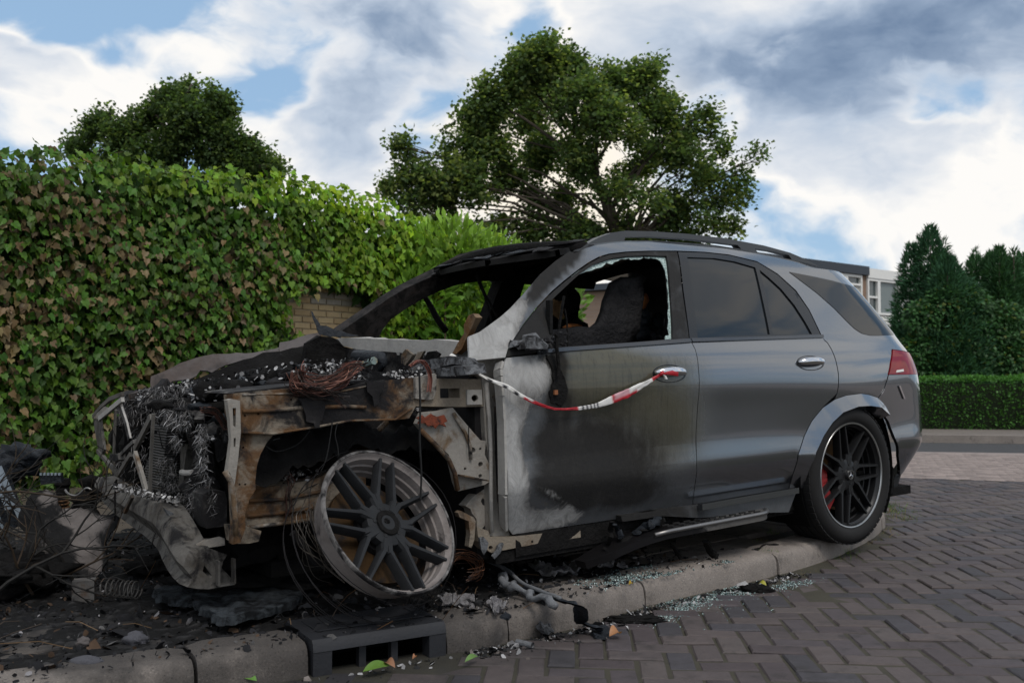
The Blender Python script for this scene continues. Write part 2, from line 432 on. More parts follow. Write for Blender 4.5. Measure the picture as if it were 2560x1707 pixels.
KERB = smooth_path([(-3.4, 1.72), (-2.6, 2.18), (-1.45, 2.87), (-.67, 3.34), (-.26, 3.595), (.24, 3.96), (.61, 4.36), (1.40, 5.06), (2.06, 5.82), (2.55, 6.62), (2.72, 7.25), (2.74, 8.1)], 14)
KL = [0.0]
for i in range(1, len(KERB)): KL.append(KL[-1] + math.dist(KERB[i], KERB[i - 1]))
def kerb_at(s):
    s = max(0, min(KL[-1] - 1e-6, s))
    for i in range(len(KL) - 1):
        if s <= KL[i + 1]:
            t = (s - KL[i]) / (KL[i + 1] - KL[i]); a, b = Vector(KERB[i]), Vector(KERB[i + 1]); d = (b - a).normalized()
            return a.lerp(b, t), d, Vector((-d.y, d.x))          # point, direction, towards the pavement
def kerb_s(x, y):
    best = min(range(len(KERB)), key=lambda i: math.dist(KERB[i], (x, y))); return KL[best]
def kerb_side(x, y):                                 # signed distance, positive on the pavement
    p, d, n = kerb_at(kerb_s(x, y)); return (Vector((x, y)) - p).dot(n)

# the road surface: a dirt bed with clay pavers laid in herringbone
roadb = [(KERB[i][0] + .05 * 0, KERB[i][1]) for i in range(len(KERB))]
A1, A2 = on_ground(2260, 1195), on_ground(2560, 1205); dl = (A2 - A1).normalized()
E0, E1 = A1 - dl * 6, A1 + dl * 14
road_pts = [(-3.4, -8), (16, -8), (E1.x, E1.y), (E0.x, E0.y), (2.5, 10.4)] + [(x - .06, y + .06) for x, y in KERB[::-1]]
road = ground_poly('road', road_pts, 0.0, M_ROADBED)
dfar = Vector((math.cos(R(-11)), math.sin(R(-11)), 0))
F0 = on_ground(2400, 1131); G0 = on_ground(2400, 1108)
def strip(name, a0, d0, b0, d1, z, mat, l=16, r=40):
    p = [a0 - d0 * l, a0 + d0 * r, b0 + d1 * r, b0 - d1 * l]; return ground_poly(name, [(q.x, q.y) for q in p], z, mat)
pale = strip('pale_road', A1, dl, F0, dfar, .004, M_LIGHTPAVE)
strip('side_road', F0, dfar, G0, dfar, .004, M_ASPHALT)
K0 = on_ground(2400, 1102, .02)
def far_kerb():
    mb = MB(); n = Vector((-dfar.y, dfar.x, 0))
    mb.cur = (1, 1, 1)
    mb.bar(G0 - dfar * 10 + n * .08 + Vector((0, 0, .06)), G0 + dfar * 40 + n * .08 + Vector((0, 0, .06)), .16, .14)
    return mb.build('kerb', M_KERB, kind='structure')
far_kerb()
nf = Vector((-dfar.y, dfar.x, 0))
strip('pavement', G0 + nf * .16, dfar, G0 + nf * 5, dfar, .10, M_TILE)

def paver_template(L, Wd, H, ch=.004):
    x, y = L / 2, Wd / 2; v = []
    for (z, k) in ((-H, 0), (-ch, 0), (0, ch)): v += [(-x + k, -y + k, z), (x - k, -y + k, z), (x - k, y - k, z), (-x + k, y - k, z)]
    f = [(8, 9, 10, 11)]
    for o in (0, 4): f += [(o + i, o + (i + 1) % 4, o + 4 + (i + 1) % 4, o + 4 + i) for i in range(4)]
    return v, f
def shared_pieces(name, tv, tf, mat, tints):
    out = []
    for c in tints:
        me = bpy.data.meshes.new(name); me.from_pydata(tv, [], tf); me.update()
        at = me.color_attributes.new('tint', 'FLOAT_COLOR', 'POINT')
        at.data.foreach_set('color', np.array([c + (1,)] * len(tv), dtype=np.float32).ravel()); me.materials.append(mat); out.append(me)
    return out
PAVE_TINTS = [(.72, .74, .82), (.85, .78, .78), (1.0, .92, .90), (1.1, 1.0, .96), (.9, .84, .88), (1.12, 1.04, .98), (.62, .64, .70), (1.0, .91, .87), (.8, .72, .74)]
U = .1075; ROT = R(-3.8); ca, sa = math.cos(ROT), math.sin(ROT)
tv, tf = paver_template(U * 2 - .0095, U - .0095, .05, .006)
pm = shared_pieces('brick', tv, tf, M_BRICKPAVE, PAVE_TINTS)
cand = []
for i in range(-30, 95):
    for j in range(18, 100):
        k = (i - j) % 4
        if k == 0: cx, cy, rot = i + 1, j + .5, 0
        elif k == 3: cx, cy, rot = i + .5, j + 1, 1
        else: continue
        cx, cy = cx * U, cy * U; x, y = ca * cx - sa * cy, sa * cx + ca * cy
        if y < 2.6 or x < -1.6 or (Vector((x, y, 0)) - A1).dot(Vector((-dl.y, dl.x, 0))) > -.05: continue
        if kerb_side(x, y) > -.075: continue
        px, py = project((x, y, 0))
        if not (-150 < px < 2750 and py < 1900): continue
        cand.append((x, y, rot, px, py))
cand.sort(key=lambda c: c[1] if (-20 < c[3] < 2580 and c[4] < 1720) else 99)
rest = []
for n_, (x, y, rot, px, py) in enumerate(cand):
    wav = .006 * mnoise.noise(Vector((x * 1.7, y * 1.7, 3)))
    z = .006 + wav + random.uniform(-.0038, .003); rz = ROT + rot * math.pi / 2 + random.uniform(-.028, .028)
    tl = (random.uniform(-.022, .022), random.uniform(-.022, .022))
    if n_ < 300:
        o = link('brick', pm[random.randrange(len(pm))], road); o.location = (x, y, z); o.rotation_euler = (tl[0], tl[1], rz); o.scale = (random.uniform(.965, 1), random.uniform(.95, 1), 1)
    else: rest.append((x, y, z, rz, tl))
tri = []
for f in tf: tri += [(f[0], f[1], f[2]), (f[0], f[2], f[3])]
RM = np.array([[[math.cos(r), -math.sin(r), 0], [math.sin(r), math.cos(r), 0], [-t[1], t[0], 1]] for (_, _, _, r, t) in rest])
scatter('brick_paving', tv, tri, np.array([r[:3] for r in rest]), RM, np.ones(len(rest)), np.array([PAVE_TINTS[random.randrange(len(PAVE_TINTS))] for _ in rest]), M_BRICKPAVE, road, 'stuff')
# pale pavers beyond, running bond
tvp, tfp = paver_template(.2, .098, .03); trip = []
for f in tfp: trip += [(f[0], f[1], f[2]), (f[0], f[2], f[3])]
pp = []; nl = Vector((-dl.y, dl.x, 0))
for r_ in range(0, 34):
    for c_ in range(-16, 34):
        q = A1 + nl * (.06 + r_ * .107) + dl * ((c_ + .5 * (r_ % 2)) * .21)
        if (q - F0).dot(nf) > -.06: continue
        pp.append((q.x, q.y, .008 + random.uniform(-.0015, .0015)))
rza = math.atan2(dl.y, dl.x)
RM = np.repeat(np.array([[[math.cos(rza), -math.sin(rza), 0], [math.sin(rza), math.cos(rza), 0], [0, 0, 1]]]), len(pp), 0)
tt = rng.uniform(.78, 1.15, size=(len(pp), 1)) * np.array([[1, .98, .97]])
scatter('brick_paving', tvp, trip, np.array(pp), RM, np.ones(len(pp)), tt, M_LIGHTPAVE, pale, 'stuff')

# the pavement bed and its 30 cm tiles
bed = [(x - .04, y + .04) for x, y in KERB] + [(2.5, 10.2), (2.3, 16), (-12, 16), (-12, 1.7)]
pavement = ground_poly('pavement', bed, .072, M_EARTH)
tvt, tft = paver_template(.296, .296, .05, .005)
tm = shared_pieces('tile', tvt, tft, M_TILE, [(.9, .9, .92), (1, 1, 1), (1.1, 1.08, 1.05), (.8, .8, .8), (1.0, .95, .92)])
ang = math.atan2(5.06 - 3.96, 1.40 - .24); ta, tb = Vector((math.cos(ang), math.sin(ang))), Vector((-math.sin(ang), math.cos(ang)))
tcnt = 0
for i in range(-13, 10):
    for j in range(-4, 9):
        q = Vector((.24, 3.96)) + ta * (.3 * i) + tb * (.3 * j + .33)
        sdist = kerb_side(q.x, q.y)
        if sdist < .30 or kerb_s(q.x, q.y) > KL[-1] - 1.2 or sdist > 2.1 or q.x < -3.0: continue
        o = link('tile', tm[random.randrange(5)], pavement); o.location = (q.x, q.y, .1 + random.uniform(-.004, .004))
        o.rotation_euler = (random.uniform(-.01, .01), random.uniform(-.01, .01), ang + random.uniform(-.01, .01)); tcnt += 1

# kerb stones and the gully between them
kerb = empty('kerb', (0, 0, 0)); kerb['kind'] = 'structure'
GUL = (kerb_s(-.67, 3.34) - .02, kerb_s(-.245, 3.605) + .02)
JOINTS = [.3, 1.25, kerb_s(-1.0, 3.14) , GUL[0], GUL[1], kerb_s(.0, 3.78) , kerb_s(.61, 4.36), kerb_s(1.40, 5.06), kerb_s(1.98, 5.72), kerb_s(2.52, 6.55), KL[-1]]
PROF = [(0, -.05), (0, .03), (.004, .07), (.010, .092), (.022, .107), (.040, .116), (.19, .121), (.215, .117), (.215, -.05)]
def kerb_stone(s0, s1, seed):
    mb = MB(); n = max(4, int((s1 - s0) / .05)); g_ = .006; m = len(PROF)
    rr = random.Random(seed); oz = rr.uniform(-.006, .004); oy = rr.uniform(-.006, .006); vs_ = []
    for i in range(n + 1):
        s = s0 + g_ + (s1 - s0 - 2 * g_) * i / n; p, d, nn = kerb_at(s); e = .010 * (1 if i in (0, n) else 0)
        for (a, z) in PROF:
            jx = .004 * mnoise.noise(Vector((s * 14, a * 40, z * 40 + seed)))
            q = p + nn * (a + oy + (e if a < .1 else -e) + jx); vs_.append((q.x, q.y, z + oz - (e if z > .05 else 0) + jx))
    fs = []
    for i in range(n):
        for k in range(m - 1): fs.append((i * m + k, (i + 1) * m + k, (i + 1) * m + k + 1, i * m + k + 1))
    fs += [tuple(range(m)), tuple(range(n * m + m - 1, n * m - 1, -1))]
    mb.add(vs_, fs); return mb.build('kerbstone', M_KERB, kerb, sharp=50)
for i in range(len(JOINTS) - 1):
    if abs(JOINTS[i] - GUL[0]) < 1e-6: continue
    kerb_stone(JOINTS[i], JOINTS[i + 1], i)
M_IRON = simple('gully_iron', (.020, .021, .025), .65, .2, (60, .4, .006), var=.35)
M_BLACK = simple('soot_black', (.006, .006, .006), .9, var=.2, spec=.05)
def gully():
    p, d, nn = kerb_at((GUL[0] + GUL[1]) / 2); L = GUL[1] - GUL[0] - .012
    t = empty('gully', (p.x, p.y, 0), 'cast iron kerb gully with three dark inlet slots below the burnt wheel', 'drain', rot=(0, 0, math.atan2(d.y, d.x)))
    b = MB(); b2 = MB()
    b.box((-L / 2 + .034, .03, .03), (.068, .06, .10)); b2.box((L / 2 - .034, .03, .03), (.068, .06, .10))
    b.build('frame_post', M_IRON, t); b2.build('frame_post', M_IRON, t)
    l = MB(); prof = [(-.002, .082), (.004, .108), (.016, .122), (.30, .128), (.30, .082)]; m = len(prof)
    v = [(x, a, z) for x in (-L / 2, L / 2) for a, z in prof]
    l.add(v, [(i, i + 1, m + i + 1, m + i) for i in range(m - 1)] + [(m - 1, 0, m, 2 * m - 1)] + [tuple(range(m - 1, -1, -1)), tuple(range(m, 2 * m))])
    l.box((0, .10, .1295), (L - .10, .006, .003)); l.box((-L / 2 + .05, .18, .1295), (.006, .17, .003)); l.box((L / 2 - .05, .18, .1295), (.006, .17, .003))
    l.build('cover', M_IRON, t, sharp=30)
    for k in (-1, 1):
        q = MB(); q.box((k * .062, .045, .03), (.026, .03, .10)); q.build('divider', M_IRON, t)
    w = MB(); w.box((0, .29, .02), (L - .02, .01, .12)); w.box((0, .15, -.018), (L - .02, .28, .004)); w.box((-L / 2 + .03, .17, .02), (.02, .24, .12)); w.box((L / 2 - .03, .17, .02), (.02, .24, .12))
    w.build('inlet_chamber', M_BLACK, t)
gully()

# ------------------------------------------------------------------ brick garden wall with ivy
WP0 = Vector((-4.25, 7.96, .1)); WD = Vector((.66, .751, 0)).normalized(); WN = Vector((WD.y, -WD.x, 0))
def wall_uv(px, py, off=0.0):
    r = ray(px, py); t = (WP0 + WN * off - CAM).dot(WN) / r.dot(WN); p = CAM + r * t
    return ((p - WP0).dot(WD), p.z - WP0.z)
M_WALLBRICK = None
def brickmat(name, c1, c2):
    m, gg, out = mat_new(name); p = gg.pos()
    c = gg.mix(1.0, gg.mix(gg.noise(p, 14, 7, .7), c1, c2), gg.attr('tint').outputs['Color'], 'MULTIPLY')
    c = gg.mix(gg.m('MULTIPLY', gg.sm(gg.noise(p, 9, 8, .75), .55, .7), .5), c, (.30, .26, .22))
    b = principled(gg, out, Base_Color=c, Roughness=.9, Specular_IOR_Level=.2)
    gg.put(b, 'Normal', gg.bump(gg.noise(p, 70, 6, .7), .5, .008)); return m
M_WALLBRICK = brickmat('yellow_brick', (.40, .28, .15), (.56, .43, .26))
M_MORTAR = simple('mortar', (.36, .29, .19), .95, bump=(60, .4, .006), vscale=12)
hole_px = zz('V', (660, 690), (684, 668), (740, 656), (800, 657), (840, 666), (850, 700), (868, 745), (860, 810), (760, 840), (694, 808), (686, 765), (662, 738))
HOLE = [wall_uv(x, y) for x, y in hole_px]
garden_wall = empty('brick_wall', tuple(WP0), 'yellow brick garden wall bare only where the ivy opens behind the car', 'wall', rot=(0, 0, math.atan2(WD.y, WD.x)))
wm = MB(); WL0, WL1, WH, WT = -3.2, 5.7, 2.62, .2
wm.box(((WL0 + WL1) / 2, .30 + WT / 2, WH / 2 - .1), (WL1 - WL0, WT, WH + .2)); wm.build('mortar', M_MORTAR, garden_wall)
hu0, hu1 = min(p[0] for p in HOLE) - .35, max(p[0] for p in HOLE) + .35; hv0, hv1 = min(p[1] for p in HOLE) - .3, max(p[1] for p in HOLE) + .25
def wall_brick_t(L, H, D=.03):
    x, z = L / 2, H / 2; c = .004
    v = [(-x, D, -z), (x, D, -z), (x, D, z), (-x, D, z), (-x, c, -z), (x, c, -z), (x, c, z), (-x, c, z), (-x + c, 0, -z + c), (x - c, 0, -z + c), (x - c, 0, z - c), (-x + c, 0, z - c)]
    f = [(8, 9, 10, 11)]
    for o in (0, 4): f += [(o + i, o + (i + 1) % 4, o + 4 + (i + 1) % 4, o + 4 + i) for i in range(4)]
    return v, f
bv, bf = wall_brick_t(.205, .058); wbm = shared_pieces('brick', bv, bf, M_WALLBRICK, [(1, 1, 1), (.85, .82, .8), (1.15, 1.1, 1), (.95, .8, .7), (.72, .68, .66)])
bv2, bf2 = wall_brick_t(.205, .058); M_CAPBRICK = brickmat('grey_brick', (.26, .23, .2), (.4, .36, .31)); cbm = shared_pieces('brick', bv2, bf2, M_CAPBRICK, [(1, 1, 1), (.8, .8, .8)])
cap_v = wall_uv(760, 744)[1]
v0 = hv0; row = 0
while v0 < hv1:
    u = hu0 - (.11 if row % 2 else 0); top_row = v0 > cap_v - .10
    while u < hu1:
        o = link('brick', (cbm if top_row and random.random() < .8 else wbm)[random.randrange(2)], garden_wall); o.location = (u + .1, .285 + random.uniform(-.003, .003), v0 + .034); u += .218
    v0 += .071; row += 1

M_LEAF = tinted('ivy_leaf', .45, mul=1.0, noise_var=.35, vscale=25, trans=.3, spec=.22)
M_STEM = simple('vine_stem', (.09, .06, .035), .9)
IVY_V = [(0, 0, 0), (0, .40, -.04), (0, 1.08, -.20), (.24, -.08, .14), (.50, .10, .10), (.38, .36, .10), (.42, .56, .02), (.20, .72, .0),
         (-.24, -.08, .14), (-.50, .10, .10), (-.38, .36, .10), (-.42, .56, .02), (-.20, .72, .0)]
IVY_F = [(0, 3, 1), (3, 4, 5), (3, 5, 1), (5, 6, 7), (1, 5, 7), (1, 7, 2), (0, 1, 8), (8, 10, 9), (8, 1, 10), (10, 12, 11), (1, 12, 10), (1, 2, 12)]
def ivy_points(n, lo, hi, top):
    P = []; D = []; Un = []; Sz = []; C = []
    while len(P) < n:
        u = rng.uniform(lo, hi); v = rng.uniform(-.1, top + .6)
        bulge = .14 * mnoise.fractal(Vector((u * .9, v * .9, 1)), 1, 2, 3)
        tp = top + .30 * math.exp(-((u - 2.9) / 2.3) ** 2) + .06 * mnoise.fractal(Vector((u * 1.6, 5, 0)), 1, 2, 4) + .03 * math.sin(u * 2.1) + (.05 if rng.random() < .06 else 0) 
        if v > tp: continue
        off = .02 + bulge + rng.uniform(-.16, .06)
        edge = tp - v
        if edge < .22: off = rng.uniform(-.34, .02) + bulge * .5; v = min(v, tp - .02 + .05 * rng.random())
        if inside((u + rng.normal() * .03, v + rng.normal() * .03), HOLE): continue
        brown = max(.02, .44 - .10 * max(0, u - .4) - .25 * max(0, v - 1.9)) * (1.0 + 1.6 * mnoise.noise(Vector((u * 1.1, v * 1.1, 9))))
        if v > tp - .35: brown *= .3
        lit_mix = max(0, min(1, .25 + (u - 3.2) * .28 + (.55 if edge < .3 else 0)))  # light painted into the leaf green, stronger towards right end and top edge
        if rng.random() < brown:
            c = np.array((.175, .125, .06)) * rng.uniform(.4, 1.4) * np.array((1, rng.uniform(.9, 1.15), rng.uniform(.85, 1.15)))
        else:
            c = np.array((.064, .135, .016)) * (1 - lit_mix) + np.array((.23, .38, .022)) * lit_mix
            c = c * rng.uniform(.45, 1.4) * np.array((rng.uniform(.8, 1.25), 1, rng.uniform(.7, 1.4)))
        p = WP0 + WD * u + WN * off; P.append((p.x, p.y, .1 + v))
        droop = -.95 + rng.normal() * .3 + (1.0 if edge < .12 else 0) * rng.uniform(0, 1.3)
        d = np.array(WN) * (.50 + rng.normal() * .38) + np.array(WD) * rng.normal() * .55 + np.array((0, 0, droop)); D.append(d)
        Un.append(np.array(WN) * 1.0 + np.array((0, 0, .8)) + rng.normal(size=3) * .45)
        Sz.append(rng.uniform(.045, .085) * (1.25 if rng.random() < .12 else 1)); C.append(c)
    return np.array(P), np.array(D), np.array(Un), np.array(Sz), np.array(C)
ivy = empty('ivy', tuple(WP0), 'dense ivy with brown scorched leaves covering the long garden wall', 'ivy')
def ivy_mesh(mat_t):
    me = bpy.data.meshes.new('leaf'); me.from_pydata(IVY_V, [], IVY_F); me.update()
    at = me.color_attributes.new('tint', 'FLOAT_COLOR', 'POINT'); at.data.foreach_set('color', np.array([tuple(mat_t) + (1,)] * len(IVY_V), dtype=np.float32).ravel())
    me.materials.append(M_LEAF); return me
P_, D_, U_, S_, C_ = ivy_points(23000, -2.4, 6.4, 2.80)
RMs = frames(D_, U_)
fac = np.array([(p - np.array(WP0)) @ np.array(WN) for p in P_]); pj = np.array([project(p) for p in P_])
score = np.where((pj[:, 0] > 0) & (pj[:, 0] < 1250) & (pj[:, 1] > 330) & (pj[:, 1] < 1150), S_ / P_[:, 1] + fac * .02, -1)
big = set(np.argsort(-score)[:300].tolist()); meshes = [ivy_mesh(C_[i]) for i in list(big)[:24]]
mc = np.array([C_[i] for i in list(big)[:24]])
for i in big:
    o = link('leaf', meshes[int(np.argmin(np.sum((mc - C_[i]) ** 2, 1)))], ivy)
    M4 = Matrix([[float(x) for x in r] for r in RMs[i]]).to_4x4() @ Matrix.Scale(float(S_[i]), 4); M4.translation = Vector(P_[i]) - WP0; o.matrix_local = M4
keep = np.array([i for i in range(len(P_)) if i not in big])
scatter('leaves', IVY_V, IVY_F, P_[keep] - np.array(WP0), RMs[keep], S_[keep], C_[keep], M_LEAF, ivy, 'stuff')
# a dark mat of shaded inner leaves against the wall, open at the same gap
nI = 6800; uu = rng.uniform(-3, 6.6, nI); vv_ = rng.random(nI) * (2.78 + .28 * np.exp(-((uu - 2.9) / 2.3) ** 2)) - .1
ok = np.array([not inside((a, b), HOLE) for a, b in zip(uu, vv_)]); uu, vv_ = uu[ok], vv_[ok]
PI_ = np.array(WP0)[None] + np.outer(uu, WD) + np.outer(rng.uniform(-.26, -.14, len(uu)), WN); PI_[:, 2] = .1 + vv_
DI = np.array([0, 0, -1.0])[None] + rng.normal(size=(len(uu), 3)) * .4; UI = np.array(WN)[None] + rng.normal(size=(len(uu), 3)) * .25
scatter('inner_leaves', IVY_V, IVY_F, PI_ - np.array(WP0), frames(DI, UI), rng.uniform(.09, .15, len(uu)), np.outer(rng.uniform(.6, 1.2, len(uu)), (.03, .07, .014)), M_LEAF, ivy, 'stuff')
for k in range(9):                                    # shoots above the top
    u = rng.uniform(-2.5, 5); p0 = WP0 + WD * u + WN * rng.uniform(-.3, 0) + Vector((0, 0, 2.78)); hgt = rng.uniform(.2, .34)
    mb = MB(); pts = [p0 + Vector((rng.normal() * .03 * i, rng.normal() * .03 * i, hgt * i / 4)) for i in range(5)]; mb.tube([q - WP0 for q in pts], [.006, .005, .004, .003, .002], 5); mb.build('stem', M_STEM, ivy)
    PP = np.array([pts[i % 4 + 1] for i in range(7)]); DD = rand_dirs(7) + np.array((0, 0, -.2)); 
    scatter('shoot_leaves', IVY_V, IVY_F, PP - np.array(WP0), frames(DD, rand_dirs(7) + np.array((0, 0, 1.0))), rng.uniform(.05, .09, 7), np.outer(rng.uniform(.7, 1.3, 7), (.07, .15, .025)), M_LEAF, ivy, 'stuff')

# ------------------------------------------------------------------ cherry laurel at the end of the wall
LV = [(0, 0, 0), (.17, .3, .05), (.19, .62, .03), (0, 1, -.1), (-.17, .3, .05), (-.19, .62, .03), (0, .5, -.02)]
LF = [(0, 1, 6), (1, 2, 6), (2, 3, 6), (0, 6, 4), (4, 6, 5), (5, 6, 3)]
M_LAUREL = tinted('laurel_leaf', .4, noise_var=.3, vscale=20, trans=.3, spec=.28)
def blob_points(lobes, n, hollow=.55):
    vol = np.array([l[1][0] * l[1][1] * l[1][2] for l in lobes]) ** .75; idx = rng.choice(len(lobes), n, p=vol / vol.sum())
    d = rand_dirs(n); r = hollow + (1 - hollow) * rng.random(n) ** .6
    P = np.array([lobes[i][0] for i in idx]) + d * r[:, None] * np.array([lobes[i][1] for i in idx]); return P, d
lb0 = WP0 + WD * 6.3 + WN * .1
laurel = empty('laurel_bush', (lb0.x, lb0.y, .05), 'glossy cherry laurel bush with long leaves beside the right end of the ivy', 'bush')
lobes = []
for k in range(34):
    u = rng.uniform(4.4, 7.1); q = WP0 + WD * u + WN * rng.uniform(-.7, .25); zt = rng.uniform(.2, 2.55) - max(0, u - 7.0) * .3
    lobes.append(((q.x, q.y, .1 + zt), (.5, .5, .45)))
PL_, dL = blob_points(lobes, 13000); dl_ = dL + np.array((0, 0, .7)) + rng.normal(size=dL.shape) * .4
keepL = np.array([((p - np.array(WP0)) @ np.array(WD)) > 4.2 for p in PL_]); PL_, dl_, dL = PL_[keepL], dl_[keepL], dL[keepL]
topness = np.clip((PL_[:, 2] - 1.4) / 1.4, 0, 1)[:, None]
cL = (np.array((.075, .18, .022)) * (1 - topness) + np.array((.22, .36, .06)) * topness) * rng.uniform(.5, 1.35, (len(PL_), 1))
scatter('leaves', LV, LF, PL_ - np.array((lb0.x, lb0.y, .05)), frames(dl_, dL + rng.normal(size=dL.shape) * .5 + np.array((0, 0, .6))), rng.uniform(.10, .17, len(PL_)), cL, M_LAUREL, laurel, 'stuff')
for k in range(14):
    mb = MB(); a = rng.uniform(4.6, 6.8); q = WP0 + WD * a + WN * rng.uniform(-.4, .1) - lb0
    mb.tube([(q.x, q.y, 0), (q.x + rng.normal() * .15, q.y + rng.normal() * .15, 1.1), (q.x + rng.normal() * .3, q.y + rng.normal() * .3, 2.2)], [.02, .014, .006], 6); mb.build('stem', M_STEM, laurel)

# ------------------------------------------------------------------ trees
M_BARK = simple('bark', (.075, .06, .045), .95, bump=(18, .6, .03), vscale=3)
LEAF4_V = [(0, 0, 0), (.42, .45, .06), (0, 1, -.12), (-.42, .45, .06)]; LEAF4_F = [(0, 1, 2), (0, 2, 3)]
M_TREELEAF = tinted('tree_leaf', .55, noise_var=.35, vscale=4, trans=.5, spec=.10)
def branch(mb, a, b, r0, r1, n=6, wob=.06):
    a, b = Vector(a), Vector(b); L = (b - a).length; pts = []
    for i in range(7):
        t = i / 6; pts.append(a.lerp(b, t) + Vector((mnoise.noise(a + Vector((t * 3, 0, 1))), mnoise.noise(a + Vector((0, t * 3, 5))), 0)) * L * wob * math.sin(t * math.pi))
    mb.tube(pts, [r0 + (r1 - r0) * i / 6 for i in range(7)], n)
def leafy_tree(name, label, Y, base_px, lobes_px, n_clump, per, leaf, col, tipcol, trunk_r, wind=(0, 0, 0), gaps=(), cat='tree', hollow=.55, spread=.145, depth=1.0):
    bx = at_depth(base_px, 948, Y).x; org = Vector((bx, Y, 0)); t = empty(name, tuple(org), label, cat)
    mppx = Y / FOCAL; L3 = []
    for (x, y, r) in lobes_px:
        rr = r / .91875 * mppx; c = at_depth(x / .91875, y / .91875, Y + rng.normal() * rr * depth); L3.append(((c.x, c.y, c.z), (rr * .9, rr, rr * .82)))
    sub = []
    for (c, r) in L3:
        sub.append((c, tuple(np.array(r) * .8)))
        for k in range(4):
            d = rand_dirs(1)[0] * np.array((1, .8, 1)); sub.append((tuple(np.array(c) + d * np.array(r) * .62), tuple(np.array(r) * rng.uniform(.3, .48))))
    tr = MB(); zf = min(l[0][2] for l in L3); fork = Vector((bx + .1, Y, max(1.2, zf + .3)))
    branch(tr, org + Vector((0, 0, -.1)), fork, trunk_r, trunk_r * .8, 9, .03); tr.v = [tuple(Vector(p) - org) for p in tr.v]; tr.build('trunk', M_BARK, t, smooth=True)
    ctr = np.mean([l[0] for l in L3], axis=0); br = MB()
    lead = Vector(tuple(np.mean([l[0] for l in L3], axis=0))); lead.z += .8; branch(br, fork - Vector((0, 0, .2)), lead, trunk_r * .7, trunk_r * .2, 8, .05)
    for (c, r) in L3:
        hz = math.hypot(c[0] - lead.x, c[1] - lead.y); t_ = max(0, min(1, (c[2] - hz * .75 - fork.z) / max(.5, lead.z - fork.z))); st = fork.lerp(lead, t_)
        mid = st.lerp(Vector(c), .5) + Vector((rng.normal() * .3, rng.normal() * .3, .4))
        branch(br, st, mid, trunk_r * .2, trunk_r * .1); branch(br, mid, c, trunk_r * .09, trunk_r * .03)
        for k in range(6):
            e = Vector(c) + Vector(rand_dirs(1)[0]) * r[0] * .95; branch(br, Vector(c).lerp(mid, rng.uniform(0, .5)), e, trunk_r * .05, .006, 5, .12)
    br.v = [tuple(Vector(p) - org) for p in br.v]; br.build('limbs', M_BARK, t, smooth=True)
    Pc, dc = blob_points(sub, n_clump, hollow)
    if gaps:
        pc = np.array([project(p) for p in Pc]) * .91875; kp = np.ones(len(Pc), bool)
        for (gx, gy, gr, pr) in gaps:
            kp &= ~((np.hypot(pc[:, 0] - gx, pc[:, 1] - gy) < gr) & (rng.random(len(Pc)) < pr))
        nz = np.array([mnoise.fractal(Vector((a / 34, b / 30, 3.3)), .9, 2, 4) for a, b in pc]); low = np.clip((pc[:, 1] - pc[:, 1].min()) / np.ptp(pc[:, 1]), 0, 1)
        kp &= nz < .28 - .24 * np.clip(low * 1.7 - .25, 0, 1) + .1 * rng.random(len(Pc))
        Pc, dc = Pc[kp], dc[kp]
    n = len(Pc) * per; P = np.repeat(Pc, per, 0) + rng.normal(size=(n, 3)) * spread; d0 = np.repeat(dc, per, 0)
    D = d0 * .5 + rand_dirs(n) * .8 + np.array(wind) + np.array((0, 0, -.15)); Un = rand_dirs(n) * .8 + np.array((0, 0, 1.0))
    h = np.repeat(rng.uniform(.6, 1.35, len(Pc)), per)[:, None] * rng.uniform(.7, 1.3, (n, 1)); rad = np.clip(np.linalg.norm((P - ctr) / np.ptp([l[0] for l in L3], axis=0).clip(1), axis=1), 0, 1)[:, None]
    tipm = np.repeat((rng.random(len(Pc)) < .3), per)[:, None]
    C = np.where(tipm, np.array(tipcol), np.array(col)) * h
    scatter('crown', LEAF4_V, LEAF4_F, P - np.array(org), frames(D, Un), leaf * rng.uniform(.6, 1.25, n), C, M_TREELEAF, t, 'stuff')
    return t
big_lobes = [(1240,150,70),(1190,180,60),(1300,170,65),(1130,235,65),(1090,290,60),(1220,250,85),(1330,240,85),(1420,200,60),(1480,185,50),(1400,290,85),(1500,250,60),(1560,290,50),(1540,340,60),
             (1050,350,60),(1120,360,80),(1010,410,60),(940,400,40),(920,330,26),(935,365,26),(905,385,20),(1080,430,70),(1000,460,55),(1180,440,75),(1250,350,70),(1330,360,70),(1450,370,75),(1590,380,55),(1620,430,50),
             (1700,400,35),(1735,360,20),(1660,450,40),(1560,450,65),(1480,450,65),(1400,450,60),(1300,470,60),(1220,520,60),(1330,540,60),(1430,530,60),(1540,520,60),(1610,500,45),(1160,530,45),(1640,300,25),(1620,260,25),(1270,110,30),(1200,130,30),(1500,150,25),(1660,350,30),(950,470,40),(1010,520,45),(1090,550,45),(900,430,30),(1660,510,40),(1690,460,30),(1570,560,45),(1450,580,50),(1250,580,50),(1150,580,45),(1350,590,50)]
gaps = [(x, y, r * .85, min(1, p + .18)) for x, y, r, p in [(1420,350,45,.85),(1380,400,40,.8),(1270,410,35,.75),(1170,470,40,.8),(1330,440,35,.7),(1400,480,40,.85),(1500,420,40,.75),(1570,420,35,.8),(1120,420,30,.6),(1060,470,30,.7),(1480,500,35,.7),(1600,470,40,.6),(1420,290,25,.6),(1200,330,20,.5),(1170,540,30,.8)]]
leafy_tree('maple_tree', 'tall broad dark green tree with sky gaps rising behind the car roof', 24, 1560, big_lobes, 7600, 17, .118, (.082, .128, .052), (.20, .245, .085), .30, wind=(.7, 0, .25), gaps=gaps)
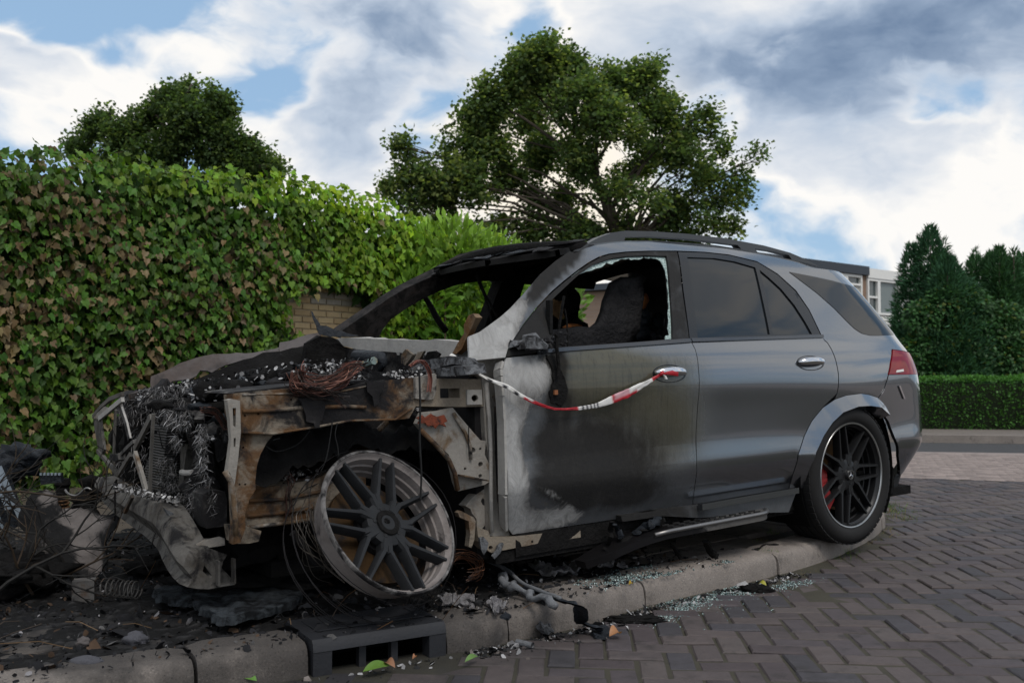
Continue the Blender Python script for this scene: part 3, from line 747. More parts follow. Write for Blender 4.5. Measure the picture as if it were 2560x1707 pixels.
left_lobes = [(390,210,34),(430,195,26),(490,200,28),(515,225,24),(360,225,24),(340,260,34),(300,280,30),(235,250,22),(215,275,26),(180,305,26),(270,300,36),(430,250,48),(490,262,40),(530,295,38),(480,330,50),(400,320,52),(570,325,32),(610,350,26),(635,370,20),(330,345,44),(540,365,44),(165,320,16),(300,400,50),(400,410,50),(500,420,50),(600,400,36),(230,360,40),(200,345,28)]
left_lobes = [(x, y + 20, r) for x, y, r in left_lobes]
leafy_tree('oak_tree', 'smaller dark tree showing its crown above the left part of the ivy', 26, 440, left_lobes, 3900, 15, .12, (.066, .108, .044), (.12, .165, .06), .28, wind=(.3, 0, .1), gaps=[(470,350,20,.6),(420,360,25,.7),(245,330,18,.6)])

# conifer thicket on the right
CV = [(0, 0, 0), (.10, .35, .02), (0, 1, -.05), (-.10, .35, .02)]
M_CONIFER = tinted('conifer_spray', .6, noise_var=.35, vscale=4, trans=.2, spec=.12)
def conifer(name, label, Y, base_px, spires, n, col, size, cat='conifer'):
    bx = at_depth(base_px, 948, Y).x; org = Vector((bx, Y, 0)); t = empty(name, tuple(org), label, cat); mp = Y / FOCAL / .91875
    P = []; D = []; tr = MB()
    for (x, ytop, ybot, half, wgt) in spires:
        top = at_depth(x / .91875, ytop / .91875, Y); bot = at_depth(x / .91875, ybot / .91875, Y); hw = half * mp; yo = rng.normal() * .5
        tr.tube([(bot.x - bx, yo, max(0, bot.z - 1)), (top.x - bx, yo, top.z)], [.06, .006], 6)
        m = int(n * wgt); tt = rng.random(m) ** .8; a = rng.uniform(0, 2 * math.pi, m)
        prof = np.clip(tt * 2.2, 0.0, 1) ** .8 * (1 - .1 * tt); lump = np.array([1 + .55 * mnoise.fractal(Vector((math.cos(q) * 1.8, math.sin(q) * 1.8, s * 7 + x)), .8, 2, 4) for q, s in zip(a, tt)])
        r = hw * prof * lump * rng.uniform(.55, 1.06, m) + .03
        z = top.z + (bot.z - top.z) * tt
        P.append(np.stack([top.x + r * np.cos(a), Y + yo + r * np.sin(a), z], 1))
        D.append(np.stack([np.cos(a), np.sin(a), rng.uniform(.2, 1.1, m) + (tt < .12) * 1.5], 1) + rng.normal(size=(m, 3)) * .35)
    P = np.concatenate(P); D = np.concatenate(D); tr.build('trunk', M_BARK, t)
    C = np.outer(rng.uniform(.45, 1.5, len(P)), col)
    scatter('crown', CV, LEAF4_F, P - np.array(org), frames(D, rand_dirs(len(P)) + np.array((0, 0, .3))), size * rng.uniform(.6, 1.4, len(P)), C, M_CONIFER, t, 'stuff')
conifer('cypress_tree', 'tall dark conifer with a wispy pointed top right of the house', 20, 2270, [(2140,522,930,64,1.1),(2106,560,930,40,.7),(2180,575,930,60,.9),(2165,545,700,14,.06),(2122,540,660,12,.05),(2160,640,930,85,1.2),(2150,600,930,75,1.2),(2205,590,760,26,.2)], 10000, (.042, .105, .055), .12)
conifer('cypress_tree', 'broad bushy conifer hedge at the right edge of the street', 21, 2480, [(2235,590,930,50,.8),(2262,580,930,44,.8),(2300,600,930,62,.9),(2335,590,930,50,.8),(2370,600,930,60,.8),(2405,590,930,70,.8),(2215,630,930,60,.7),(2320,640,930,90,1.0),(2270,585,930,100,1.3),(2350,585,930,100,1.3),(2250,570,700,12,.05),(2290,585,700,12,.05)], 10000, (.048, .115, .050), .12)
ivyb = [((at_depth(x / .91875, y / .91875, 18.9)), r) for x, y, r in ((2140,730,46),(2190,700,50),(2250,700,50),(2125,810,46),(2190,780,60),(2270,780,60),(2330,740,55),(2340,820,60),(2250,850,60),(2150,860,50))]
bush = empty('climbing_shrub', (ivyb[4][0].x, 19.2, .1), 'leafy green shrub growing against the conifers above the low hedge', 'shrub')
lob = [((c.x, 19.3, c.z), (r * 18.9 / FOCAL / .91875, .35, r * 18.9 / FOCAL / .91875)) for c, r in ivyb]
PB, dB = blob_points(lob, 9500, .4); DB = dB + np.array((0, -.2, -.5)) + rng.normal(size=dB.shape) * .4
cB = np.where(rng.random((len(PB), 1)) < .06, np.array((.10, .13, .02)), np.array((.036, .10, .028))) * rng.uniform(.5, 1.4, (len(PB), 1))
scatter('leaves', IVY_V, IVY_F, PB - np.array((ivyb[4][0].x, 19.2, .1)), frames(DB, dB + np.array((0, -.8, .5))), rng.uniform(.045, .085, len(PB)), cB, M_LEAF, bush, 'stuff')
# clipped low hedge along the far pavement
HB = G0 + nf * 2.55; hedge = empty('hedge', tuple(HB), 'low clipped green hedge along the far pavement', 'hedge')
nH = 24000; uH = rng.uniform(-9, 9, nH); face = rng.random(nH)
topz = 1.02 + .05 * np.array([mnoise.fractal(Vector((u * 1.2, 0, 3)), 1, 2, 3) for u in uH]) + .018 * np.clip(uH, 0, 9)
onT = face < .4
wv_ = np.where(onT, rng.uniform(0, .8, nH), rng.uniform(-.04, .06, nH)); hv = np.where(onT, topz + rng.uniform(-.06, .03, nH), rng.uniform(0, 1, nH) * topz)
PH = np.array(HB)[None] + np.outer(uH, dfar) + np.outer(wv_, nf); PH[:, 2] = .1 + hv - .1
DH = np.where(onT[:, None], np.array((0, 0, 1.0)), -np.array(nf) + np.array((0, 0, -.2))) + rng.normal(size=(nH, 3)) * .6
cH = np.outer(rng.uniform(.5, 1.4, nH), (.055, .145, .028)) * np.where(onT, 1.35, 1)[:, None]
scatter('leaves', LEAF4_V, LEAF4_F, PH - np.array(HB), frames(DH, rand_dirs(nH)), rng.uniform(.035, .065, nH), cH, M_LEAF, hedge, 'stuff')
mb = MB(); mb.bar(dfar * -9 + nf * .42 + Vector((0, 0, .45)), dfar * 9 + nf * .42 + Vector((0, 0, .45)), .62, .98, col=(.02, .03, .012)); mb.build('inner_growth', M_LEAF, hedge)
# far planting that closes the view between the houses
def far_bank(name, label, Y, x0, x1, top, n, col, cat='hedge'):
    a = at_depth(x0 / .91875, 948, Y).x; b = at_depth(x1 / .91875, 948, Y).x; h = at_depth(1280, top / .91875, Y).z
    t = empty(name, ((a + b) / 2, Y, 0), label, cat); x = rng.uniform(a, b, n); z = rng.random(n) ** .7 * h * (1 + .12 * np.array([mnoise.fractal(Vector((q * .8, Y, 0)), 1, 2, 3) for q in x]))
    P = np.stack([x, Y + rng.uniform(-.6, .6, n), z], 1); D = rand_dirs(n) + np.array((0, -.5, .2)); C = np.outer(rng.uniform(.5, 1.4, n), col)
    scatter('leaves', LEAF4_V, LEAF4_F, P - np.array(t.location), frames(D, rand_dirs(n)), rng.uniform(.12, .22, n), C, M_TREELEAF, t, 'stuff')
far_bank('tall_hedge', 'dark hedge standing in front of the white house', 27, 1960, 2120, 762, 5000, (.022, .045, .016))
far_bank('tall_hedge', 'hedge glimpsed through the open car windows', 15.5, 1090, 1318, 800, 4000, (.035, .08, .02))

# ------------------------------------------------------------------ houses
M_WHITE = simple('white_paint', (.74, .73, .70), .6, var=.06); M_FASCIA = simple('dark_fascia', (.032, .038, .048), .5, var=.15)
M_PANE = simple('window_pane', (.045, .06, .062), .08, var=.3, vscale=.6, spec=.8); M_CURT = simple('curtain', (.55, .54, .5), .9, var=.2, vscale=5)
M_GREYPANE = simple('grey_blind', (.16, .185, .18), .25, var=.12)
def wall_bricks(name, c1, c2, mort, sc=1.0):
    m, gg, out = mat_new(name); tc = gg.new('ShaderNodeTexCoord').outputs['Object']; s = gg.sep(tc)
    v = gg.new('ShaderNodeCombineXYZ', None, X=s[0], Y=s[2], Z=0.0).outputs[0]
    n = gg.new('ShaderNodeTexBrick', None, Vector=v, Color1=c1, Color2=c2, Mortar=mort, Scale=1.0, Mortar_Size=.008 * sc, Brick_Width=.22 * sc, Row_Height=.065 * sc)
    principled(gg, out, Base_Color=gg.mix(.35, n.outputs[0], gg.mix(gg.noise(tc, 3, 5), c1, c2)), Roughness=.9); return m
M_HBRICK = wall_bricks('house_brick', (.20, .12, .075), (.28, .17, .11), (.24, .2, .17)); M_GBRICK = wall_bricks('garage_brick', (.30, .205, .15), (.36, .255, .19), (.30, .25, .21))
HY = 36.0; hd = Vector((math.cos(R(38)), math.sin(R(38)), 0)); hn = Vector((hd.y, -hd.x, 0)); H0 = at_depth(2000, 948, HY); H0.z = 0
def hs(px, py):
    r = ray(px, py); t = (H0 - CAM).dot(hn) / r.dot(hn); p = CAM + r * t - H0; return (p.dot(hd), p.z)
def house():
    t = empty('house', tuple(H0), 'flat roofed house with dark fascia and white window frames behind the conifer', 'house', rot=(0, 0, math.atan2(hd.y, hd.x)))
    def bx(name, x0, x1, z0, z1, y0, y1, mat, parent=t):
        m = MB(); m.box(((x0 + x1) / 2, (y0 + y1) / 2, (z0 + z1) / 2), (x1 - x0, y1 - y0, z1 - z0)); return m.build(name, mat, parent)
    j = lambda x, y: hs(1960 + x / 2.4117, 550 + y / 2.4117)
    xl = j(-200, 300)[0]; xp = j(482, 300)[0]; xf = j(500, 300)[0]; xr = j(1000, 380)[0] + 4; zt = j(500, 290)[1]; zb = j(500, 335)[1]; ztw = j(500, 345)[1]
    bx('wall', xl, xr, 0, zt - .05, .25, 7, M_HBRICK)
    bx('fascia', xl - .3, xf, zb, zt + .05, -.12, 7.2, M_FASCIA); bx('fascia', xf + .003, xr, ztw - .02, zt, -.06, 7.1, M_WHITE)
    def window(x0, x1, z0, z1, bars_x=(), bars_z=(), pane=M_PANE, w=.10, curtain=False):
        f = MB(); y0 = -.02
        for a, b, c, d in ((x0, x1, z1 - w, z1), (x0, x1, z0, z0 + w), (x0, x0 + w, z0 + w, z1 - w), (x1 - w, x1, z0 + w, z1 - w)): f.box(((a + b) / 2, y0 + .05, (c + d) / 2), (b - a, .12, d - c))
        for x in bars_x: f.box((x, y0 + .052, (z0 + z1) / 2), (w * .9, .11, z1 - z0 - 2 * w))
        for z in bars_z: f.box(((x0 + x1) / 2, y0 + .055, z), (x1 - x0 - 2 * w, .10, w * .8))
        fo = f.build('window', M_WHITE, t); p = MB(); p.box(((x0 + x1) / 2, .09, (z0 + z1) / 2), (x1 - x0 - .02, .02, z1 - z0 - .02)); p.build('pane', pane, fo)
        if curtain:
            for cx in (x0 + (x1 - x0) * .25, x1 - (x1 - x0) * .22):
                c = MB(); c.box((cx, .075, (z0 + z1) / 2 - .2), (.38, .008, (z1 - z0) * .7)); c.build('curtain', M_CURT, fo)
    zw = j(510, 575)[1]; xw1 = j(470, 400)[0]
    window(xl + .3, j(375, 400)[0], zw, zb - .02, [(xl + j(375, 400)[0]) / 2], [j(380, 388)[1]], curtain=True)
    window(j(375, 400)[0] + .003, xw1, zw, zb - .02, [], [j(430, 388)[1]], curtain=True)
    window(j(502, 400)[0], j(570, 400)[0], j(510, 570)[1], ztw - .03, [], [j(540, 465)[1]])
    window(j(570, 400)[0] + .003, j(690, 400)[0], j(580, 572)[1], ztw - .03, [], [], M_GREYPANE, .09)
    bx('wall_panel', j(690, 400)[0] + .003, xr, j(690, 600)[1], ztw - .03, -.01, .24, M_WHITE)
    z = j(520, 572)[1]; k = 0
    while z > 1.2:
        bx('board', xf, xr, z - .21, z - .012, .0 + .004 * (k % 2), .24, M_WHITE); z -= .21; k += 1
    bx('door_post', xw1 + .003, xf - .003, 0, zb - .02, .05, .24, M_HBRICK)
house()
def garage():
    Y = 20.0; a = at_depth(1440, 948, Y); b = at_depth(1640, 948, Y - 1.0); d = (b - a); d.z = 0; L = d.length; a.z = 0
    t = empty('garage', tuple(a), 'brick outbuilding with dark roof edge seen through the front side window', 'outbuilding', rot=(0, 0, math.atan2(d.y, d.x)))
    z = at_depth(1500, 732, Y).z
    m = MB(); m.box((L / 2, 2, z / 2), (L, 4, z)); m.build('wall', M_GBRICK, t)
    m = MB(); v = [(-.2, -.25, z + .01), (L + .2, -.25, z + .01), (L + .2, 2, z + .02), (-.2, 2, z + .02), (L + .2, 4.2, z), (-.2, 4.2, z)]; v += [(x, y, q + .12 + (.25 if y == 2 else 0)) for x, y, q in v]
    m.add(v, [(6, 7, 8, 9), (9, 8, 10, 11), (1, 0, 3, 2), (2, 3, 5, 4), (0, 1, 7, 6), (4, 5, 11, 10), (1, 2, 8, 7), (2, 4, 10, 8), (0, 6, 9, 3), (3, 9, 11, 5)]); m.build('roof', simple('slate', (.045, .055, .07), .6), t)
garage()
# ------------------------------------------------------------------ the burnt car
def hermite_tab(z, tab):
    if z <= tab[0][0]: return tab[0][1]
    if z >= tab[-1][0]: return tab[-1][1]
    for i in range(len(tab) - 1):
        if z <= tab[i + 1][0]:
            h = tab[i + 1][0] - tab[i][0]; t = (z - tab[i][0]) / h
            def sl(j): a, b = max(j - 1, 0), min(j + 1, len(tab) - 1); return (tab[b][1] - tab[a][1]) / (tab[b][0] - tab[a][0])
            t2, t3 = t * t, t * t * t
            return (2*t3 - 3*t2 + 1) * tab[i][1] + (t3 - 2*t2 + t) * h * sl(i) + (-2*t3 + 3*t2) * tab[i + 1][1] + (t3 - t2) * h * sl(i + 1)
YB = [(.18,.86),(.32,.868),(.42,.914),(.51,.955),(.545,.959),(.65,.950),(.80,.951),(.94,.958),(1.03,.947),(1.09,.928),(1.14,.902),(1.22,.872),(1.40,.80),(1.56,.735),(1.64,.69),(1.72,.62)]
XR = [(.2,-.92),(.45,-1.03),(.65,-1.07),(.8,-1.06),(1.0,-1.0),(1.12,-.95),(1.25,-.86),(1.4,-.74),(1.55,-.6),(1.7,-.42)]
RC = .42
def body(s, z, off=0.0, sgn=1):
    y = hermite_tab(z, YB) - .010 * ((s - 1.2) / 1.3) ** 2 + .018 * math.exp(-(s / .55) ** 2) * math.exp(-((z - .86) / .2) ** 2) + off
    xk = hermite_tab(z, XR) + RC
    if s >= xk: return (s, y * sgn, z)
    a = (xk - s) / RC
    if a < math.pi / 2: return (xk - (RC + off) * math.sin(a), (y - (RC + off) * (1 - math.cos(a))) * sgn, z)
    return (xk - RC - off, (y - RC - (a - math.pi / 2) * RC) * sgn, z)
def SZ(px, py, sgn=1):
    q = car_plane(px, py, 1, .9 * sgn); s, z = q[0], q[2]; e = 1e-3
    for _ in range(12):
        p0 = project(W(*body(s, z, 0, sgn))); ps = project(W(*body(s + e, z, 0, sgn))); pz = project(W(*body(s, z + e, 0, sgn)))
        a, c = (ps[0] - p0[0]) / e, (ps[1] - p0[1]) / e; b, d = (pz[0] - p0[0]) / e, (pz[1] - p0[1]) / e
        det = a * d - b * c
        if abs(det) < 1e-6: break
        rx, ry = px - p0[0], py - p0[1]
        s += max(-.15, min(.15, (rx * d - ry * b) / det)); z += max(-.15, min(.15, (a * ry - c * rx) / det))
    return (s, z)
def S(n, *pts): return [SZ(*p) for p in zz(n, *pts)]
def skin(name, outline, mat, parent, off=0.0, t=.012, res=.03, holes=(), inset=.0022, colorfn=None, sgn=1, sharp=40, ragged=0.0, rough=None):
    return sheet(name, outline, lambda s, z: body(s, z, off, sgn), res, t, mat, parent, holes, (0, sgn, 0), colorfn, inset, ragged, sharp, rough)

# stains left by the fire on the paint: (measured x, y, radius x, radius y, turn, strength)
def blobs(n, lst):
    a, b, s = ZOOM[n]; return [(a + x / s, b + y / s, rx / s, ry / s, R(t), k) for x, y, rx, ry, t, k in lst]
ASH = blobs('N', [(495,300,60,260,0,1.2),(490,700,55,320,0,1.25),(540,1150,75,260,0,1.2),(610,210,130,110,0,1.0),(690,300,90,130,10,.75),(700,250,150,120,0,.45),(590,520,70,150,10,.6),(560,930,70,250,-4,.7),(700,1280,230,70,-10,1.1),(860,1130,150,60,25,.6),(760,1060,120,40,30,.5),(920,1270,140,50,-10,.5),(330,110,150,160,0,1.5),(300,0,150,160,0,1.5)]) \
    + blobs('L', [(760,1400,260,190,0,1.7),(900,1200,220,120,-40,1.5),(1060,1050,170,90,-45,1.2),(1240,850,130,60,-50,.7),(1400,720,90,40,-50,.35)])
SOOT = blobs('L', [(1500,560,260,90,-45,1.3),(1700,400,240,90,-38,1.3),(1350,760,200,60,-48,.8)]) + blobs('E', [(600,650,280,340,0,.85),(460,560,120,150,0,.5),(900,760,420,330,0,.75),(1150,720,380,300,10,.45),(1000,560,300,260,25,.3),(900,960,330,90,-9,.7),(560,130,55,230,0,1.5),(565,300,100,80,0,.9),(640,1010,180,60,30,.5),(450,880,130,90,0,.5),(480,40,160,60,0,.9),(1150,980,220,70,-10,.4)]) \
    + blobs('L', [(1560,420,170,110,-40,.9),(1440,620,140,80,-48,1.0),(1300,820,110,60,-48,.6),(1720,330,140,60,-35,.7)]) \
    + blobs('D', [(300,620,170,120,-45,1.2),(430,430,150,60,-45,.9),(560,300,120,50,-35,.6)])
HEAT = blobs('E', [(780,150,260,230,0,1.1),(1150,330,330,230,0,.8),(1000,30,420,110,0,.7),(1300,650,260,190,-15,.55),(1450,300,200,300,0,.35)])
def blobsum(lst, px, py):
    t = 0
    for (x, y, rx, ry, a, k) in lst:
        dx, dy = px - x, py - y; c, s = math.cos(a), math.sin(a); u = (dx * c + dy * s) / rx; v = (-dx * s + dy * c) / ry; q = u * u + v * v
        if q < 6: t += k * math.exp(-q * .8)
    return min(t, 1.6)
def wear(px, py): return (blobsum(ASH, px, py), blobsum(SOOT, px, py), blobsum(HEAT, px, py))

def paint_mat(name, base=(.175, .185, .20), metal=.92, rough=.19, coat=1.0):
    m, gg, out = mat_new(name); p = gg.pos(); a = gg.sepc(gg.attr('tint').outputs['Color'])
    n = gg.noise(p, 7, 8, .68, .5); n2 = gg.noise(gg.vm('MULTIPLY', p, (1, 1, .6)), 15, 9, .72, 1.2); fl = gg.noise(p, 900, 2, .5); fine = gg.noise(p, 60, 6, .7)
    streak = gg.noise(gg.vm('MULTIPLY', p, (60, 60, 1.2)), 1.0, 4, .6)
    c = gg.mix(fl, tuple(x * .75 for x in base), tuple(x * 1.3 for x in base))
    heat = gg.sm(gg.m('MULTIPLY', a[2], gg.m('ADD', 1.0, gg.m('MULTIPLY', gg.m('SUBTRACT', n, .5), .9))), .05, 1.0)
    c = gg.mix(heat, c, (.088, .082, .058))
    c = gg.mix(gg.m('MULTIPLY', gg.sm(streak, .50, .75), gg.m('MULTIPLY', heat, .6)), c, (.03, .03, .028))
    so = gg.m('MULTIPLY', gg.sm(gg.m('MULTIPLY', a[1], gg.m('ADD', 1.0, gg.m('MULTIPLY', gg.m('SUBTRACT', n, .5), 1.1))), .0, 1.35), .94)
    c = gg.mix(so, c, gg.mix(fine, (.009, .0085, .008), (.026, .0235, .0215)))
    amt = gg.sm(a[0], .03, .45)
    asm = gg.sm(gg.m('ADD', gg.m('SUBTRACT', a[0], gg.m('MULTIPLY', a[1], .35)), gg.m('MULTIPLY', amt, gg.m('ADD', gg.m('MULTIPLY', gg.m('SUBTRACT', n2, .5), 1.3), gg.m('MULTIPLY', gg.m('SUBTRACT', fine, .5), .4)))), .18, .60)
    acol = gg.ramp(gg.m('ADD', gg.m('MULTIPLY', n2, .75), gg.m('MULTIPLY', gg.m('SUBTRACT', a[0], .6), .28)), ((.28, (.08, .077, .074)), (.43, (.18, .176, .172)), (.58, (.29, .286, .28)), (.78, (.41, .405, .40))))
    c = gg.mix(asm, c, acol)
    dull = gg.m('MAXIMUM', gg.m('MAXIMUM', so, asm), gg.m('MULTIPLY', heat, .5))
    dust = gg.sm(gg.noise(gg.vm('MULTIPLY', p, (3, 3, 1)), 3, 6, .7), .5, .8)
    b = principled(gg, out, Base_Color=gg.mix(gg.m('MULTIPLY', dust, .10), c, (.2, .19, .17)), Metallic=gg.m('MULTIPLY', gg.m('SUBTRACT', 1.0, dull), metal), Roughness=gg.m('ADD', rough, gg.m('MULTIPLY', dull, .45), clamp=True), Coat_Weight=gg.m('MULTIPLY', gg.m('SUBTRACT', 1.0, dull), coat), Coat_Roughness=gg.m('ADD', .04, gg.m('MULTIPLY', dust, .12)), Specular_IOR_Level=gg.m('MULTIPLY', gg.m('SUBTRACT', 1.05, dull), .3))
    gg.put(b, 'Normal', gg.bump(gg.m('MULTIPLY', gg.m('ADD', fine, gg.m('MULTIPLY', n2, 2.0)), dull), .35, .006))
    return m
M_PAINT = paint_mat('grey_metallic_paint')
M_TRIM = simple('black_gloss_trim', (.012, .013, .015), .22, coat=.1, var=.15, spec=.35)
M_RAIL = simple('satin_rail', (.085, .087, .09), .42, .6, var=.15)
M_PLASTIC = simple('black_plastic', (.014, .014, .015), .6, var=.3, spec=.25)
M_TINT = simple('tinted_glass', (.008, .010, .012), .04, var=.2, spec=.5)
M_CHAR = simple('charred_black', (.010, .0095, .0095), .9, spec=.10, bump=(22, .8, .03), var=.6, vscale=14)
M_CHARBLUE = simple('char_sheen', (.016, .019, .024), .5, spec=.22, bump=(30, .7, .02), var=.6, vscale=20)
M_CHROME = simple('chrome', (.62, .62, .64), .12, 1.0, var=.05)
M_RUBBER = simple('tyre_rubber', (.017, .0165, .0165), .8, spec=.2, bump=(120, .25, .003), var=.3)
M_BLACKRIM = simple('satin_black_rim', (.013, .013, .014), .38, .3, var=.3)
M_SILVER = simple('machined_lip', (.5, .5, .5), .28, 1.0, var=.1)
M_RUSTY = burnt('rusty_steel', ash=(.225, .19, .15), rust=(.115, .062, .030), k=(.44, .47), scale=7, seed=2, metal=.15, bump=.5)
M_ASHY = burnt('ashen_steel', ash=(.275, .255, .23), rust=(.15, .10, .06), k=(.42, .46), scale=8, metal=.15, seed=9)
M_WHITEASH = burnt('bleached_steel', ash=(.37, .355, .335), rust=(.22, .17, .12), k=(.32, .34), scale=4, metal=.1, seed=4)
M_SOOTY = burnt('sooty_steel', ash=(.13, .125, .12), rust=(.09, .045, .022), k=(.40, .62), scale=5, seed=5)
M_DARKRUST = burnt('dark_rust', ash=(.07, .06, .05), rust=(.10, .05, .02), k=(.5, .62), scale=6, seed=13)
M_BROWNASH = burnt('brown_ash_sheet', ash=(.105, .094, .092), rust=(.075, .060, .054), soot=(.02, .019, .019), k=(.5, .42), scale=3.0, metal=.2, bump=.25, seed=1)
M_GREYBEAM = burnt('grey_alloy', ash=(.14, .132, .122), rust=(.085, .076, .066), k=(.45, .45), scale=9, metal=.35, bump=.25, seed=3)

car = empty('burnt_car', tuple(CO), 'burnt out dark grey estate car with its front end stripped to charred metal', 'car')
car.matrix_world = Matrix(((FW.x, OUT.x, UPV.x, CO.x), (FW.y, OUT.y, UPV.y, CO.y), (FW.z, OUT.z, UPV.z, CO.z), (0, 0, 0, 1)))
def cp(*pts, axis=1, val=.8): return [car_plane(x, y, axis, val) for x, y in pts]

# --- painted side: pillars, cant rail and rear quarter as one pressing
a_edge = S('L', (555,1290), (680,1240), (800,1155), (930,1060), (1050,955), (1200,790), (1400,560), (1560,420), (1720,310))
roof_e = S('D', (505,174), (560,150), (620,132), (690,123), (760,118), (900,114), (1000,120), (1100,128), (1200,138), (1300,151), (1400,166), (1500,183), (1600,203), (1700,227), (1770,252))
base_b = S('C', (1880,1158), (1585,1188))
arch_o = S('F', (1196,412), (1160,378), (1100,358), (1050,350), (950,363), (880,388))
arch_o2 = S('F', (800,443), (730,528), (680,628), (640,748), (605,880), (580,968))
arch_i = S('F', (640,962), (655,900), (690,810), (720,730), (770,625), (830,535), (900,470), (1000,432), (1080,428), (1150,438), (1206,488))
win_top = S('D', (1830,627), (1760,480), (1690,378), (1590,288), (1480,222), (1330,186), (1200,172), (1053,166), (900,166), (780,171), (690,182), (640,196), (580,228), (520,271), (450,326), (385,382), (300,472), (230,562), (180,640), (150,692), (137,738))
rear_edge = [(-.95, 1.52), (-.95, 1.3), (-.95, 1.06)]
tl_top, tl_mid, tl_bot = S('J', (650,780), (641,860), (628,932))
seam = S('J', (597,1030), (566,1072))
quarter_front = S('F', (897,345), (905,300), (905,220), (890,140), (860,60), (832,15)) + S('J', (248,728))
side_outline = [base_b[1]] + a_edge + roof_e + [(-.3, roof_e[-1][1] - .01), (-.6, roof_e[-1][1] - .06)] + rear_edge + [tl_top, tl_mid, tl_bot] + seam + arch_o + quarter_front + win_top + [base_b[0]]
skin('body_side', side_outline, M_PAINT, car, colorfn=wear, res=.032)
# rear door and front door
bottom_r = S('E', (1517,1030)) + S('I', (1040,46)); door_split = S('D', (1131,652)) + S('D', (1150,690), (1168,800), (1170,930)) + S('E', (1540,520), (1545,760), (1530,900), (1517,1030))
rd = door_split[::1] + [bottom_r[1]] + arch_o2[::-1] + S('F', (895,350), (903,300), (903,220), (888,140), (858,60), (830,15)) + S('J', (246,728), (232,706)) 
M_PAINT2 = M_PAINT
rear_door = skin('rear_door', rd, M_PAINT, car, colorfn=wear, res=.032)
fd_lead = S('N', (512,1386), (484,1340), (478,1100), (476,900), (470,600), (458,400), (446,260), (443,214), (458,160), (464,124))
fd = S('D', (140,734), (430,704), (760,678), (1131,652)) + door_split[1:] + S('E', (1000,1130), (500,1205), (230,1246)) + fd_lead[1:-1]
front_door = skin('front_door', fd, M_PAINT, car, colorfn=wear, res=.018, rough=None)
def door_edge():                                       # folded, bleached leading flange of the front door
    mb = MB(); mb.cur = (1, 0, 0); pts = [Vector(body(s, z, -.004)) for s, z in fd_lead[1:-1]]
    for a, b in zip(pts, pts[1:]): mb.bar(a + Vector((.006, -.018, 0)), b + Vector((.006, -.018, 0)), .05, .012, (1, 0, 0))
    return mb.build('door_flange', M_WHITEASH, front_door, kind=None)
door_edge()
# handles
def handle(door, cup, grip, soot):
    c = S('D', *cup); cx = sum(p[0] for p in c) / len(c); cz = sum(p[1] for p in c) / len(c); rx = (max(p[0] for p in c) - min(p[0] for p in c)) / 2; rz = (max(p[1] for p in c) - min(p[1] for p in c)) / 2
    mb = MB(); y0 = body(cx, cz)[1]; n = 28; vs_ = []; prof = [(1.0, .0015), (.94, .003), (.85, -.004), (.6, -.022), (.2, -.03)]
    for (k, dy) in prof: vs_ += [(cx + rx * k * math.cos(2 * math.pi * i / n), body(cx + rx * k * math.cos(2 * math.pi * i / n), cz + rz * k * math.sin(2 * math.pi * i / n))[1] + dy, cz + rz * k * math.sin(2 * math.pi * i / n)) for i in range(n)]
    fs = [(j * n + i, j * n + (i + 1) % n, (j + 1) * n + (i + 1) % n, (j + 1) * n + i) for j in range(len(prof) - 1) for i in range(n)] + [tuple((len(prof) - 1) * n + i for i in range(n))]
    mb.add(vs_, fs, (0, 0, 0)); mb.build('handle_cup', M_TRIM if not soot else M_PLASTIC, door, smooth=True)
    h = MB(); pts = []; rr = []
    for i in range(13):
        t = i / 12; x = cx + rx * .92 * (1 - 2 * t); z = cz + rz * .12 + .006 * math.sin(t * math.pi); y = body(x, z)[1] + .006 + .03 * math.sin(t * math.pi) ** .6; pts.append((x, y, z)); rr.append(.006 + .009 * math.sin(t * math.pi) ** .5)
    h.tube(pts, rr, 10, (0, 0, 0), squash=1.5); h.build('handle', M_CHROME, door, smooth=True)
handle(front_door, [(922,820),(1102,820),(1010,772),(1010,870)], None, False)
handle(rear_door, [(1692,765),(1838,765),(1765,723),(1765,803)], None, False)
# window frames
fopen = S('M', (613,603), (700,520), (850,380), (940,300), (1100,192), (1300,124), (1500,96), (1700,89), (1955,94), (1975,190), (2000,500), (2022,800), (2030,1068), (1600,1104), (1000,1144), (690,1166), (640,1166), (613,1160))
ff_out = S('D', (141,730), (152,694), (183,642), (233,564), (303,474), (388,384), (453,328), (523,274), (583,231), (642,199), (692,185), (782,174), (900,169), (1051,169), (1058,195), (1080,380), (1116,634)) + S('D', (800,660), (430,690))
front_frame = skin('window_frame', ff_out, M_PAINT, front_door, off=.002, t=.03, holes=[fopen], colorfn=lambda x, y: (max(0, wear(x, y)[0] * .35), 1.3 + wear(x, y)[1], 0), res=.025, inset=.001)
rglass = S('D', (1106,199), (1250,204), (1360,222), (1470,254), (1500,380), (1530,520), (1547,611), (1350,620), (1163,630), (1145,480), (1125,330))
qglass = S('D', (1492,266), (1545,310), (1610,370), (1680,455), (1735,540), (1774,610), (1565,611), (1548,500), (1520,370))
rf_out = S('D', (1056,170), (1200,175), (1330,189), (1480,226), (1588,292), (1686,382), (1757,484), (1824,626), (1500,634), (1133,648), (1119,634), (1086,380))
skin('window_frame', rf_out, M_TRIM, rear_door, off=.002, t=.02, holes=[rglass, qglass], res=.03, inset=.001)
skin('window', inset_poly(rglass, -.006), M_TINT, rear_door, off=-.006, t=.004, res=.05, inset=0)
skin('quarter_window', inset_poly(qglass, -.006), M_TINT, rear_door, off=-.006, t=.004, res=.05, inset=0)
def belt(name, pts, door, mat=M_TRIM):
    skin(name, S('D', *pts), mat, door, off=.009, t=.012, res=.03, inset=0)
M_BELT = simple('belt_moulding', (.05, .053, .06), .22, .6, coat=.5, var=.1)
